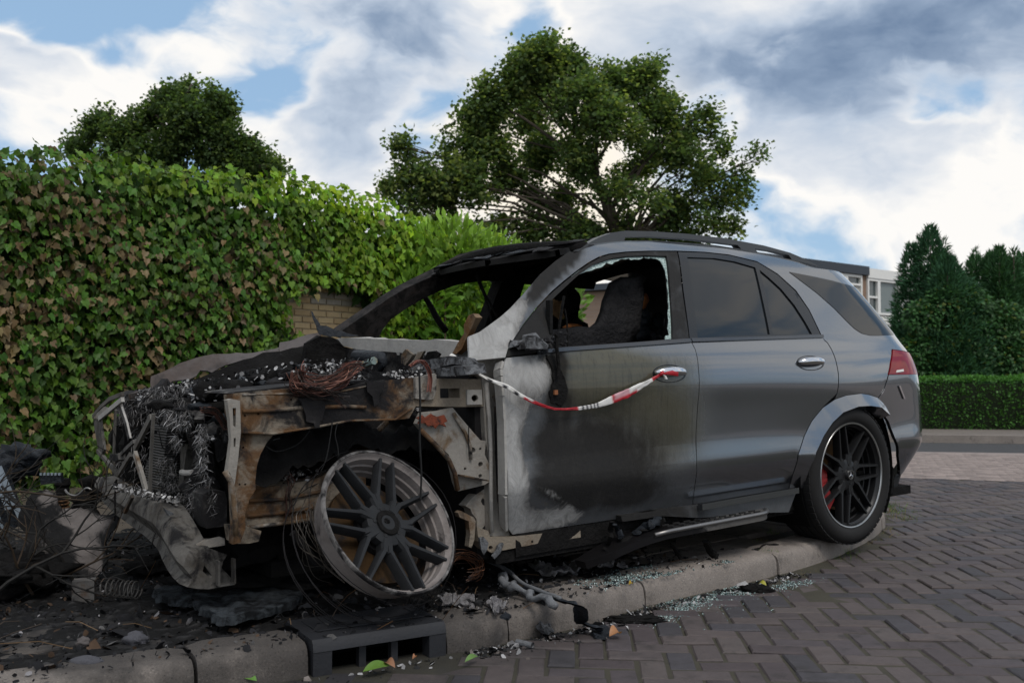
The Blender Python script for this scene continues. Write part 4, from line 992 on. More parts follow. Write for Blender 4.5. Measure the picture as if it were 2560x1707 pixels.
belt('belt_moulding', [(300,697),(430,681),(760,658),(1117,632),(1127,650),(760,677),(430,702),(300,714)], front_door, M_BELT)
belt('belt_moulding', [(1121,631),(1500,622),(1828,611),(1832,626),(1500,637),(1131,649)], rear_door, M_BELT)
# crazed remains of the front side glass
shard_in = S('M', (2030,1075),(1963,1078),(1968,1030),(2012,1022),(1992,940),(2005,860),(1996,760),(2008,700),(1998,620),(2000,540),(1984,440),(1992,380),(1972,330),(1962,260),(1935,200),(1905,150),(1860,125),(1790,112),(1772,122),(1740,118),(1712,100),(1690,122),(1650,135),(1600,128),(1570,140),(1530,122),(1470,130),(1440,128),(1410,150),(1370,160),(1340,188),(1300,182),(1270,170),(1240,205),(1180,232),(1140,240),(1100,262),(1040,272),(1000,288),(960,305),(905,335),(850,372))
shard_out = S('M', (838,352),(930,276),(1090,168),(1290,104),(1490,78),(1700,72),(1975,76),(1995,190),(2020,500),(2042,800),(2050,1075))
def glassmat():
    m, gg, out = mat_new('crazed_glass'); p = gg.pos(); v = gg.new('ShaderNodeTexVoronoi', None, Vector=p, Scale=150.0)
    c = gg.mix(gg.sepc(v.outputs['Color'])[0], (.16, .24, .23), (.52, .64, .61)); b = principled(gg, out, Base_Color=c, Roughness=.25, Specular_IOR_Level=.7)
    gg.put(b, 'Normal', gg.bump(v.outputs['Distance'], .8, .004)); return m
M_CRAZED = glassmat()
skin('window_remains', shard_out + shard_in, M_CRAZED, front_door, off=-.012, t=.004, res=.02, inset=0, ragged=.003)
# wheel-arch moulding, rear bumper, lamp, rear quarter glass
ARCH_O = arch_o + arch_o2
def seg_dist(p, pl):
    best = 9
    for a, b in zip(pl, pl[1:]):
        ax, ay, bx, by = a[0], a[1], b[0], b[1]; L2 = (bx - ax) ** 2 + (by - ay) ** 2 + 1e-12; t = max(0, min(1, ((p[0] - ax) * (bx - ax) + (p[1] - ay) * (by - ay)) / L2)); best = min(best, math.hypot(p[0] - ax - t * (bx - ax), p[1] - ay - t * (by - ay)))
    return best
def arch_fn(s_, z_):
    do = seg_dist((s_, z_), ARCH_O); di = seg_dist((s_, z_), arch_i); t = do / (do + di + 1e-6); return body(s_, z_, .003 + .034 * t)
arch = sheet('arch_moulding', arch_o2[::-1] + arch_o[::-1] + arch_i[::-1], arch_fn, .022, .07, M_PAINT, car, (), (0, 1, 0), lambda x, y: (0, 0, 0), sharp=60)
bump = [seam[0], tl_bot, (-.95, .94), (-.95, .36)] + S('F', (1302,884), (1292,760), (1270,640), (1230,535), (1175,452)) + [seam[1]]
skin('rear_bumper', bump, M_PAINT, car, off=.004, t=.02, res=.035, colorfn=lambda x, y: (0, 0, 0))
skin('bumper_skirt', [(-.95, .355)] + S('F', (1302,890), (1240,978), (1255,1000)) + [(-.95, .22)], M_PLASTIC, car, off=-.004, t=.02, res=.04)
M_LAMP = simple('tail_lamp_red', (.20, .004, .010), .06, var=.6, vscale=25, spec=.3)
lamp = skin('tail_light', [tl_top, tl_mid, tl_bot, (-.95, .935), (-.95, 1.055)], M_LAMP, car, off=.006, t=.03, res=.03, inset=.002)
la, lb = S('J', (636,915), (690,905))
skin('lamp_strip', [SZ(*p) for p in zz('J', (672,905), (712,898), (714,912), (670,918))], M_WHITE, lamp, off=.010, t=.004, res=.03, inset=0)
skin('reflector', S('J', (684,1000), (692,998), (722,1075), (714,1078)), M_CHROME, car, off=.012, t=.006, res=.02, inset=0)
dgl = S('J', (30,313), (120,330), (200,346), (290,366), (362,386)) + [(-.5, 1.475), (-.95, 1.44), (-.95, 1.20)] + S('J', (570,697), (520,696), (470,684), (425,655), (380,612), (300,530), (200,442), (100,366))
skin('quarter_window', dgl, M_TINT, car, off=.0025, t=.006, res=.035, inset=0)
# tailgate, roof skin
def tailgate():
    fn = lambda y, z: (hermite_tab(z, XR) - .012 * 0 + .05 * (y / .6) ** 2 * 0, y, z)
    sheet('tailgate', [(-.52, .4), (.52, .4), (.5, 1.1), (.40, 1.5), (-.40, 1.5), (-.5, 1.1)], fn, .06, .02, M_PAINT, car, (), (-1, 0, 0))
tailgate()
ROOF_E = sorted([(x, z) for x, z in roof_e] + [(-.62, roof_e[-1][1] - .07), (1.98, 1.545)])
def roofz(x, y):
    e = hermite_tab(x, ROOF_E); return e + .012 + .028 * (1 - (y / .70) ** 2)
def roof_wear(x, y): return (0, max(0, min(1.5, (1560 - x) / 120)), 0)
def roof_fn(x, v):
    e = hermite_tab(x, ROOF_E); yy = body(max(x, -.3), e)[1] - .006; return (x, v * yy, e + .004 + .034 * (1 - v * v))
sheet('roof', [(-.25, -1), (-.42, -.7), (-.5, 0), (-.42, .7), (-.25, 1), (.6, 1), (1.72, 1), (1.86, .65), (1.93, 0), (1.86, -.65), (1.72, -1), (.6, -1)], roof_fn, .06, .03, M_PAINT, car, (), (0, 0, 1), roof_wear, sharp=40)
hd_ = MB(); hd_.cur = (0, 1, 0)
for (x, z, r) in ((1.80, 1.60, .035), (1.45, 1.60, .025), (1.15, 1.61, .025), (.6, 1.6, .03)):
    b = MB(); b.tube([(x - .06 * (y / .66) ** 2, y, z + .045 * (1 - (y / .66) ** 2)) for y in np.linspace(-.68, .66, 12)], r, 8, (0, 1, 0)); b.build('roof_bow', M_CHAR, car, smooth=True)
for k in range(34):                                    # scaled paint curling off the front of the roof
    x = rng.uniform(1.45, 1.9); y = rng.uniform(-.6, .60); w = rng.uniform(.04, .15); mb = MB(); n = 7; a0 = rng.uniform(0, 6)
    ring = [(x + w * rng.uniform(.5, 1) * math.cos(a0 + 2 * math.pi * i / n) * .7, y + w * rng.uniform(.5, 1.1) * math.sin(a0 + 2 * math.pi * i / n)) for i in range(n)]
    top = [(a, b, roofz(min(a, 1.92), max(-.68, min(.68, b))) + .006 + rng.uniform(0, .016)) for a, b in ring]; ctr = (x, y, roofz(x, y) + .012)
    mb.add(top + [ctr] + [(a, b, z - .004) for a, b, z in top], [(i, (i + 1) % n, n) for i in range(n)] + [(i, i + n + 1, (i + 1) % n + n + 1, (i + 1) % n) for i in range(n)])
    mb.build('paint_flake', M_CHARBLUE if rng.random() < .75 else M_SOOTY, car)
# roof rails
def rail(y):
    top = [(512,168),(560,130),(620,96),(690,71),(760,60),(900,63),(1100,77),(1300,101),(1500,138),(1640,176),(1700,201),(1760,231),(1800,250)]; bot = [(1700,226),(1560,200),(1470,180),(1380,163),(1250,142),(1100,128),(900,116),(750,118),(640,134),(530,170)]
    outl = [tuple(car_plane(*p, 1, .655)) for p in zz('D', *top, *bot)]
    h1 = [tuple(car_plane(*p, 1, .655)) for p in zz('D', (764,92),(900,92),(1100,104),(1362,136),(1382,158),(1250,138),(1100,125),(900,112),(756,113))]
    h2 = [tuple(car_plane(*p, 1, .655)) for p in zz('D', (1452,154),(1550,168),(1636,190),(1652,214),(1560,196),(1472,178))]
    f = lambda l: [(p[0], p[2]) for p in l]
    sg = 1 if y > 0 else -1
    sheet('roof_rail', f(outl), lambda a, b: (a, y, b), .04, .045, M_RAIL if y > 0 else M_SOOTY, car, [f(h1), f(h2)], (0, sg, 0), None, sharp=30)
rail(.675); rail(-.675)

# --- wheels
def spoke_mesh(mb, a, b, w0, w1, h0, h1, up):
    a, b, up = Vector(a), Vector(b), Vector(up); d = (b - a).normalized(); sd_ = d.cross(up).normalized(); vs_ = []
    for p, w, h in ((a, w0, h0), (b, w1, h1)):
        for (i, j) in ((-.5, -1), (-.5, -.25), (-.3, 0), (.3, 0), (.5, -.25), (.5, -1)): vs_.append(p + sd_ * (i * w) + up * (j * h))
    mb.add(vs_, [(0, 1, 7, 6), (1, 2, 8, 7), (2, 3, 9, 8), (3, 4, 10, 9), (4, 5, 11, 10), (5, 0, 6, 11), (5, 4, 3, 2, 1, 0), (6, 7, 8, 9, 10, 11)], (0, 0, 0))
def wheel(name, M4, burntw, spin):
    w = bpy.data.objects.new(name, None); COL.objects.link(w); w.parent = car; w.matrix_local = M4; w.empty_display_size = .1
    rim_m, sp_m, lip_m = (M_RIMASH, M_SPOKEB, M_LIPB) if burntw else (M_BLACKRIM, M_BLACKRIM, M_SILVER)
    r = MB(); r.cur = (0, 0, 0); q_ = .62 if burntw else 1.0
    r.lathe(([(.286, .002), (.280, -.012), (.272, -.018), (.268, -.05), (.262, -.055), (.262, -.085), (.255, -.09), (.252, -.115), (.258, -.118), (.266, -.09), (.280, -.05), (.290, -.02), (.292, .002)] if burntw else [(a, b) for a, b in [(.286, .002), (.280, -.012), (.272, -.018), (.268, -.05), (.262, -.055), (.262, -.085), (.255, -.09), (.252, -.20), (.284, -.25), (.300, -.258), (.300, -.27), (.29, -.27), (.278, -.255), (.262, -.22), (.266, -.10), (.280, -.06), (.290, -.02), (.292, .002)]]), 72, col=(0, .0 if burntw else 0, 0), closed=True)
    rim = r.build('rim', rim_m, w, sharp=35)
    l = MB(); l.lathe([(.286, .0), (.289, .006), (.296, .007), (.300, .002), (.300, -.010), (.286, -.012)], 72, col=(0, 0, 0), closed=True); l.build('lip', lip_m, w, sharp=40)
    for k in range(7):
        s = MB(); t = spin + 2 * math.pi * k / 7; P = lambda rr, da, y: (rr * math.cos(t + da), y, rr * math.sin(t + da))
        for sg in (-1, 1):
            spoke_mesh(s, P(.06, sg * .10, -.020), P(.125, sg * .10, -.021), .036, .026, .05, .045, (0, 1, 0))
            spoke_mesh(s, P(.112, sg * .095, -.0208), P(.278, sg * .345, -.006), .024, .0145, .045, .045, (0, 1, 0))
        s.build('spoke', sp_m, w, sharp=25)
    h = MB(); h.lathe([(.0, -.016), (.03, -.016), (.034, -.022), (.072, -.022), (.088, -.028), (.090, -.06), (.0, -.06)], 36, col=(0, 0, 0)); hub = h.build('hub', sp_m, w, sharp=35)
    if not burntw:
        c = MB(); c.lathe([(.0, -.006), (.026, -.006), (.030, -.010), (.034, -.024)], 28, col=(0, 0, 0)); cap = c.build('hub_cap', M_BLACKRIM, hub, sharp=40)
        e = MB()
        e.lathe([(.0235, -.003), (.0265, -.003), (.0265, -.006), (.0235, -.006)], 28, col=(0, 0, 0), closed=True)
        for k in range(3):
            t = math.pi / 2 + 2 * math.pi * k / 3; tip = Vector((.024 * math.cos(t), -.0035, .024 * math.sin(t))); c0 = Vector((0, -.002, 0))
            q1 = Vector((.006 * math.cos(t + 1.047), -.0035, .006 * math.sin(t + 1.047))); q2 = Vector((.006 * math.cos(t - 1.047), -.0035, .006 * math.sin(t - 1.047)))
            e.add([tip, q1, q2, c0], [(0, 3, 1), (0, 2, 3)], (0, 0, 0))
        e.build('star_emblem', M_CHROME, hub)
    else:
        c = MB(); c.lathe([(.0, -.035), (.02, -.035), (.026, -.018), (.034, -.014), (.05, -.0135), (.052, -.02)], 24, col=(0, 0, 0)); c.blob((.005, -.018, .005), (.014, .012, .012), 3, .5, 2, (0, 0, 0)); c.build('hub_cap', M_CHAR, hub)
    for k in range(5):
        b = MB(); t = spin + 2 * math.pi * k / 5; b.lathe([(0, -.019), (.008, -.019), (.010, -.0225)], 10, Matrix.Translation((.058 * math.cos(t), 0, .058 * math.sin(t))), (0, 0, 0)); b.build('wheel_bolt', M_PLASTIC, hub)
    d = MB(); d.lathe([(.10, -.10), (.205, -.10), (.205, -.125), (.10, -.125)], 60, col=(0, 0, 1), closed=True)
    d.build('brake_disc', M_DISCRUST, w, sharp=30)
    d = MB(); d.lathe([(0, -.075), (.095, -.078), (.10, -.13), (0, -.13)], 30, col=(0, .6, 0)); d.build('disc_hat', M_SOOTY, w, sharp=30)
    return w
M_DISCRUST = burnt('disc_rust', ash=(.055, .042, .026), rust=(.065, .038, .018), k=(.5, .45), scale=9, metal=.5, bump=.1, rough=.5)
M_RIMASH = burnt('ash_rim', ash=(.225, .2, .19), rust=(.15, .13, .12), k=(.40, .38), scale=4.2, metal=.1, bump=.2, seed=6)
M_SPOKEB = simple('scorched_spoke', (.016, .017, .019), .7, .0, spec=.25, bump=(140, .45, .004), var=.6, vscale=14)
M_LIPB = burnt('scorched_lip', ash=(.20, .19, .185), rust=(.09, .085, .08), k=(.4, .5), scale=7, metal=.4, bump=.15, seed=8)
rw = wheel('rear_wheel', Matrix.Translation((0.02, .948, .385)), False, R(90 + 12))
t_ = MB()
prof = [(.292, -.012), (.300, .004), (.318, .016), (.340, .021), (.362, .015), (.380, .000), (.389, -.022), (.393, -.045), (.386, -.046), (.386, -.056), (.3935, -.057), (.394, -.095), (.386, -.096), (.386, -.108), (.394, -.109), (.394, -.155), (.386, -.156), (.386, -.168), (.394, -.169), (.393, -.215), (.389, -.24), (.380, -.262), (.362, -.277), (.340, -.283), (.300, -.266), (.292, -.25)]
t_.lathe(prof, 96, col=(0, 0, 0), closed=True); tyre = t_.build('tyre', M_RUBBER, rw, sharp=40)
for k in range(0, 60):                                 # tread blocks at the outer shoulder
    t = 2 * math.pi * k / 60; b = MB(); c = Vector((.3895 * math.cos(t), -.02, .3895 * math.sin(t))); b.box(c, (.0065, .038, .030), Matrix(((math.cos(t), 0, -math.sin(t)), (0, 1, 0), (math.sin(t), 0, math.cos(t)))), (0, 0, 0)); b.build('tread_block', M_RUBBER, tyre if False else rw)
M_CAL = simple('red_caliper', (.24, .008, .010), .35, coat=.5, var=.2)
cb = MB()
for i in range(8):
    t = R(-48 + i * 8.5); cb.box((.2 * math.cos(t), -.085, .2 * math.sin(t)), (.075, .075, .034), Matrix(((math.cos(t), 0, -math.sin(t)), (0, 1, 0), (math.sin(t), 0, math.cos(t)))), (0, 0, 0))
cb.build('caliper', M_CAL, rw, kind=None)
# the burnt front wheel lies tipped against the arch
fc = to_car(at_depth(977, 1300, 3.62)); nw = Vector((.64, -.53, .54)).normalized(); nloc = Vector((nw.dot(FW), nw.dot(OUT), nw.dot(UPV)))
zl = (Vector((0, 0, 1)) - nloc * nloc.z).normalized(); xl_ = nloc.cross(zl)
MW = Matrix(((xl_.x, nloc.x, zl.x, fc.x), (xl_.y, nloc.y, zl.y, fc.y), (xl_.z, nloc.z, zl.z, fc.z), (0, 0, 0, 1)))
fw = wheel('front_wheel', MW, True, R(90))
bw = MB()                                              # bead wires left from the burnt tyre
for k in range(9):
    c = Vector((rng.normal() * .012, rng.uniform(-.30, -.02), rng.normal() * .012)); r0 = rng.uniform(.298, .335); e = rng.uniform(.96, 1.06); ph = rng.uniform(0, 6)
    a0, a1 = (R(150), R(330)) if k % 2 else (0, 2 * math.pi)
    bw.tube([(c.x + r0 * e * math.cos(a) + .010 * math.sin(3 * a + ph), c.y + .018 * math.sin(2 * a + ph), c.z + r0 * math.sin(a) - .01) for a in np.linspace(a0, a1, 40)], .0018, 3, (0, .4, .6), False)
bw.build('bead_wires', M_DARKRUST, fw, kind='stuff')
# inner arch of the rear wheel
al = MB(); n = 24
vs_ = []
for i in range(n + 1):
    a = R(-35 + 250 * i / n); vs_ += [(.02 + .445 * math.cos(a), .93, .385 + .445 * math.sin(a)), (.02 + .445 * math.cos(a), .30, .385 + .445 * math.sin(a))]
al.add(vs_, [(2 * i, 2 * i + 1, 2 * i + 3, 2 * i + 2) for i in range(n)], (0, 0, 0)); al.add([(-.5, .31, .05), (.5, .31, .05), (.5, .31, .9), (-.5, .31, .9)], [(0, 1, 2, 3)], (0, 0, 0)); 
for i in range(n): a, b_ = R(100 + 85 * i / n), R(100 + 85 * (i + 1) / n); al.add([(.02 + r * math.cos(t), .86, .385 + r * math.sin(t)) for r, t in ((.44, a), (.56, a), (.56, b_), (.44, b_))], [(0, 1, 2, 3)], (0, 0, 0))
al.build('wheel_liner', M_BLACK, car)

# --- sill, running board, underbody
sill_o = [car_plane(*p, 1, .90) for p in zz('F', (633,968), (300,1022), (0,1076)) + zz('E', (1300,1062), (1000,1110))] + [car_plane(*p, 1, .90) for p in zz('E', (1010,1150), (1300,1110)) + zz('F', (0,1160), (300,1130), (575,1122))]
sheet('sill', [(p[0], p[2]) for p in sill_o], lambda a, b: (a, .905 + .02 * 0, b), .05, .06, M_PAINT, car, (), (0, 1, 0), lambda x, y: (0, max(0, min(1.3, (1800 - x) / 160)) + .6, 0))
top = cp(*zz('F', (632,965), (300,1019), (0,1073)), val=.925)
b = MB(); b.cur = (0, .2, 0)
for a, c in zip(top, top[1:]): b.bar(Vector(a) + Vector((0, .0, -.012)), Vector(c) + Vector((0, .0, -.012)), .03, .03, col=(0, 0, 0))
b.build('sill_moulding', M_PAINT, car)
st0 = car_plane(*zz('F', (505,1103))[0], 1, .98); 
def step():
    z0 = st0[2] - .002; x0 = st0[0]; x1 = 2.02; o = []
    for i in range(9): a = math.pi / 2 * i / 8; o.append((x0 + .10 - .10 * math.sin(a), 1.0 - .10 * (1 - math.cos(a))))
    o = [(x1, .86), (x0 + .02, .86)] + [(x0 + .02 + (1 - math.cos(math.pi / 2 * i / 8)) * .16, .86 + .15 * math.sin(math.pi / 2 * i / 8)) for i in range(9)] + [(x1 - .3, 1.01), (x1 - .1, .99), (x1, .93)]
    fn = lambda a, c: (a, c, z0 - .012 * (a - x0) - (.10 * max(0, (a - 1.55) / .5) ** 2))
    sf = sheet('running_board', o, fn, .05, .035, M_STEP, car, (), (0, 0, 1), lambda x, y: (0, max(0, min(1, (1830 - x) / 120)), 0), ragged=.0)
    for k in range(3):
        for j in range(9):
            s_ = MB(); xx = x0 + .12 + j * .075; yy = .895 + k * .034; zt = fn(xx, yy)[2] + .003; s_.bar((xx, yy, zt), (xx + .045, yy, zt), .009, .006, (0, 0, 1)); s_.build('grip_stud', M_RUBBER, sf)
    e = MB(); e.tube([fn(x0 + .02 + (1 - math.cos(a)) * .16, .86 + .15 * math.sin(a)) for a in np.linspace(.5, math.pi / 2, 8)] + [fn(x0 + .18 + t, 1.011) for t in np.linspace(.05, .75, 8)], .011, 8, (0, 0, 0)); e.build('step_edge', M_ALU, sf, smooth=True)
M_ALU = simple('brushed_step', (.22, .21, .205), .4, .9, var=.2); M_STEP = burnt('step_metal', ash=(.16, .15, .14), rust=(.11, .10, .09), k=(.3, .3), scale=8, metal=.6, rough=.4, bump=.1)
step()
u = MB(); u.box((.85, 0, .225), (3.2, 1.70, .05)); u.box((.9, .84, .30), (2.9, .04, .16)); u.box((2.9, 0, .24), (.8, 1.0, .06)); u.build('floor_pan', M_CHAR, car, kind=None)
# black sheet added to shade the door gaps, then the far-side shells
skin('door_gap_backing', [(2.40, .36), (2.40, 1.06), (1.2, 1.13), (.25, 1.15), (.5, .8), (.6, .36)], M_CHAR, car, off=-.05, t=.02, res=.1, inset=0)
Sf = lambda n, *pts: [SZ(*p, -1) for p in zz(n, *pts)]
far_pillar = Sf('C', (440,918), (580,822), (700,742), (860,632), (1000,547), (1130,482), (1250,424), (1400,342), (1500,290), (1650,250), (1800,222)) + [(1.2, 1.66), (.5, 1.66), (.5, 1.575), (1.1, 1.59), (1.35, 1.585)] + Sf('C', (1950,478), (1800,470), (1650,472), (1520,490), (1400,522), (1260,580), (1130,645), (1000,722), (880,805), (820,880), (770,975))
M_FARP = burnt('scorched_pillar', ash=(.035, .031, .03), rust=(.035, .026, .022), soot=(.008, .008, .008), k=(.4, .5), scale=8, metal=.1, bump=.35, seed=17)
skin('far_pillar', far_pillar, M_FARP, car, off=0, t=.07, res=.05, sgn=-1, inset=0)
skin('far_door', [(2.5, .3), (2.62, .98), (2.45, 1.06), (1.25, 1.10), (.2, 1.14), (.45, .8), (.55, .32)], M_CHAR, car, off=0, t=.05, res=.08, sgn=-1, inset=0, rough=(.012, 9))
skin('far_pillar', [(1.20, 1.08), (1.42, 1.08), (1.36, 1.3), (1.30, 1.59), (1.12, 1.60), (1.14, 1.3)], M_CHAR, car, off=-.01, t=.09, res=.06, sgn=-1, inset=0)
skin('far_quarter', [(.10, 1.12), (.10, 1.61), (-.2, 1.61), (-.42, 1.48), (-.45, .4), (.3, .4)], M_CHAR, car, off=0, t=.04, res=.1, sgn=-1, inset=0)
b = MB(); b.tube([car_plane(*p, 1, -.80) for p in zz('L', (-10,800), (60,850), (125,950), (180,1060), (235,1150), (300,1235))], [.014, .016, .018, .02, .02, .022], 8, (0, .6, 0)); b.build('far_window_post', M_FARP, car, smooth=True)
for pts in ([(745,465), (690,500), (655,580), (680,680), (740,820), (790,980), (830,1140)], [(655,570), (690,650), (740,780), (800,900), (850,1000), (905,1100)]):
    b = MB(); b.tube(smooth_path([car_plane(*p, 1, -.2) for p in zz('L', *pts)], 4), .006, 5, (0, 1, 0)); b.build('hanging_wire', M_CHAR, car)
# seats, dash and foam inside
def lump(name, mat, c, size, seed, amp=.25, sub=3, M=None, parent=car, freq=1.4):
    mb = MB(); mb.blob(c, size, seed, amp, sub, (0, .5, 0), M, freq); return mb.build(name, mat, parent, smooth=True)
M_CHARSEAT = simple('charred_seat', (.017, .0165, .018), .8, spec=.2, bump=(14, 1.0, .05), var=.6, vscale=9)
def seat(y, keep, parts):
    pts2 = parts
    def fn(a, b): return (a, y, b)
    return sheet('seat', pts2, fn, .05, .06, M_CHARSEAT, car, (), (0, 1, 0), None, rough=(.03, 7), sharp=180)
ps = [car_plane(*p, 1, .60) for p in zz('M', (1335,560), (1400,430), (1490,380), (1600,365), (1730,355), (1700,430), (1690,600), (1660,760), (1640,900), (1630,980), (1560,1080), (1500,1200), (1400,1280), (640,1280), (640,1000), (700,960), (1000,930), (1110,925), (1180,850), (1240,720), (1290,620))]
seat(.60, 1, [(p[0], p[2]) for p in ps])
M_FOAM = simple('scorched_foam', (.33, .20, .10), .95, bump=(40, .6, .02), var=.55, vscale=28)
M_FOAM2 = simple('orange_foam', (.40, .14, .04), .9, bump=(40, .6, .02), var=.4, vscale=18)
pf = [car_plane(*p, 1, -.25) for p in zz('M', (600,660), (640,625), (700,640), (770,650), (790,600), (812,700), (850,690), (840,750), (770,790), (740,830), (690,850), (650,800), (605,780))]
sheet('foam', [(p[0], p[2]) for p in pf], lambda a, b: (a, -.25, b), .02, .14, M_FOAM, car, (), (0, 1, 0), None, rough=(.015, 30), ragged=.006)
pf = [car_plane(*p, 1, -.22) for p in zz('M', (780,470), (880,465), (930,530), (955,640), (930,730), (880,760), (800,790), (770,700), (800,600))]
sheet('headrest', [(p[0], p[2]) for p in pf], lambda a, b: (a, -.22, b), .03, .16, M_CHAR, car, (), (0, 1, 0), None, rough=(.02, 20))
pf = [car_plane(*p, 1, -.2) for p in zz('M', (560,760), (700,840), (780,830), (850,835), (870,880), (960,860), (1030,890), (1045,930), (900,1000), (600,1200), (500,1000))]
sheet('seat', [(p[0], p[2]) for p in pf], lambda a, b: (a, -.2, b), .04, .12, M_CHAR, car, (), (0, 1, 0), None, rough=(.02, 16))
for p_ in ((893, 840),):
    b = MB(); b.bar(car_plane(*zz('M', (905,740))[0], 1, -.3), car_plane(*zz('M', (900,870))[0], 1, -.3), .014, .014); b.build('headrest_post', M_CHAR, car)
p_ = car_plane(*zz('M', (1690,620))[0], 1, .25); lump('foam', M_FOAM2, tuple(p_), (.022, .03, .045), 9, .4, 2)
p_ = car_plane(*zz('M', (850,925))[0], 1, .0); lump('foam', M_FOAM2, tuple(p_), (.06, .06, .018), 5, .4, 2)
for k in range(9):
    p_ = car_plane(*zz('M', (rng.uniform(1690, 1880), rng.uniform(830, 1060)))[0], 1, .3); lump('melted_trim', M_CHARBLUE, tuple(p_), tuple(rng.uniform(.02, .06, 3)), 20 + k, .5, 2)
db = MB(); db.cur = (0, 1, 0)
for k in range(16): db.blob((rng.uniform(2.05, 2.35), rng.uniform(-.65, .6), rng.uniform(.90, 1.02)), tuple(rng.uniform(.05, .13, 3)), 50 + k, .5, 2, (0, 1, 0))
db.build('dashboard_remains', M_CHAR, car, kind='stuff')
b = MB(); b.tube([(2.12, y, .92) for y in np.linspace(-.7, .7, 8)], .035, 8, (0, 1, 0)); b.build('dash_beam', M_SOOTY, car)
b = MB(); b.tube([(1.92 + .03 * math.cos(a) - .06 * math.sin(a), .38 + .18 * math.cos(a), .98 + .17 * math.sin(a)) for a in np.linspace(0, 2 * math.pi, 30)], .012, 6, (0, 1, 0), False); b.build('steering_wheel', M_CHAR, car)
b = MB(); b.box((2.48, 0, .62), (.06, 1.6, .8)); b.build('firewall', M_SOOTY, car)
b = MB(); b.box((.3, 0, .62), (.5, 1.4, .7)); b.box((-.2, 0, .62), (.6, 1.2, .5)); b.build('rear_seat', M_CHAR, car)
# what is left of the door mirror and the window channel
mp = [car_plane(*p, 1, .965) for p in zz('L', (1095,1430), (1130,1390), (1190,1340), (1240,1310), (1310,1300), (1360,1330), (1400,1370), (1450,1400), (1440,1440), (1300,1440), (1200,1435), (1110,1450))]
M_ASHDARK = burnt('dark_ash_plastic', ash=(.16, .165, .175), rust=(.09, .09, .095), k=(.4, .5), scale=14, metal=.0, bump=.6, seed=21)
sheet('mirror_foot', [(p[0], p[2]) for p in mp], lambda a, b: (a, .985, b), .02, .08, M_ASHDARK, front_door, (), (0, 1, 0), None, rough=(.012, 30))
b = MB(); b.bar(*cp(*zz('L', (1490,880), (1490,1270)), val=.875), .016, .03, (0, 1, 0), (0, .3, 0)); b.build('window_post', M_FARP, front_door)
b = MB(); b.cur = (0, .5, 0)
for k in range(12): q = car_plane(*zz('L', (rng.uniform(1440, 1690), rng.uniform(1250, 1440)))[0], 1, .95); b.blob(q, tuple(rng.uniform(.006, .022, 3)), k, .6, 1, (rng.uniform(0, .6), .5, 0))
b.build('melted_mirror', M_ASHDARK, front_door, kind='stuff')
b = MB(); b.tube(cp(*zz('L', (1550,1270), (1580,1300), (1575,1420), (1590,1540), (1600,1620), (1590,1760)), val=.968), .008, 6, (0, .6, 0)); b.build('wire', M_CHAR, front_door)
b = MB(); b.tube(cp(*zz('L', (1660,830), (1640,950), (1620,1080), (1600,1210)), val=.86), .007, 5, (0, .6, 0)); b.tube(cp(*zz('L', (1670,980), (1690,1100), (1700,1250), (1700,1420)), val=.86), .004, 5, (0, .6, 0)); b.build('wire', M_CHAR, front_door)
b = MB(); cpt = car_plane(*zz('N', (822,372))[0], 1, .962); b.box(cpt, (.018, .014, .02)); b.build('clip', simple('rust_clip', (.22, .08, .03), .8), front_door)
dr = [car_plane(*p, 1, .966) for p in zz('N', (795,100), (850,110), (870,200), (905,300), (915,420), (880,470), (800,440), (790,370), (820,300), (815,200))]
sheet('char_drip', [(p[0], p[2]) for p in dr], lambda a, b: (a, body(a, b)[1] + .006, b), .016, .008, M_CHAR, front_door, (), (0, 1, 0), None, rough=(.005, 60), ragged=.006)

# --- front structure
def rib(name, pxs, y, r, mat, parent=car):
    b = MB(); b.tube(cp(*pxs, val=y), r, 6, (0, 0, .3)); return b.build(name, mat, parent, smooth=True)
up_rail = plate('upper_rail', 1, .82, zz('A', (200,322), (260,316), (560,290), (600,328), (800,300), (1000,255), (1300,225), (1430,232), (1700,236), (1712,400), (1600,402), (1520,402), (1300,398), (1260,470), (1180,482), (1080,478), (900,490), (720,525), (560,548), (440,572), (250,562), (205,440)), .09, M_RUSTY, car, [zz('A', (1450,292), (1567,290), (1567,348), (1450,350)), zz('A', *circle_px(1658, 350, 21))] + [zz('A', *circle_px(x, y, 7, 8)) for x, y in ((350,445),(270,456),(548,360))], res=.05, colorfn=lambda x, y: ((.9 if x > 1070 else 0), (.5 * math.exp(-((x - 850) / 110) ** 2)), .2 if x < 1060 else -.3), rough=(.006, 9))
rib('flange', zz('A', (255,330), (560,322), (800,318), (1000,280)), .822, .004, M_ASHY, up_rail); rib('flange', zz('A', (255,430), (430,425), (640,405), (900,400), (1000,405)), .824, .008, M_RUSTY, up_rail); rib('flange', zz('A', (260,556), (440,565), (720,520), (900,486), (1180,478), (1280,410)), .828, .005, M_RUSTY, up_rail)
plate('shelf', 1, .80, zz('A', (200,322), (560,290), (1000,256), (1000,240), (560,275), (210,312)), .3, M_SOOTY, up_rail)
plate('patch_plate', 1, .836, zz('A', (1300,226), (1420,200), (1428,235), (1426,300), (1410,352), (1380,362), (1300,352)), .02, M_ASHY, up_rail)
plate('nut_plate', 1, .834, zz('A', (1612,300), (1700,298), (1704,388), (1612,390)), .012, M_WHITEASH, up_rail, [zz('A', *circle_px(1658, 350, 21))])
plate('sheet_tab', 1, .842, zz('A', (600,352), (690,345), (760,352), (742,480), (722,490), (720,528), (690,530), (684,500), (640,492), (640,455)), .006, M_SOOTY, up_rail, rough=(.008, 20))
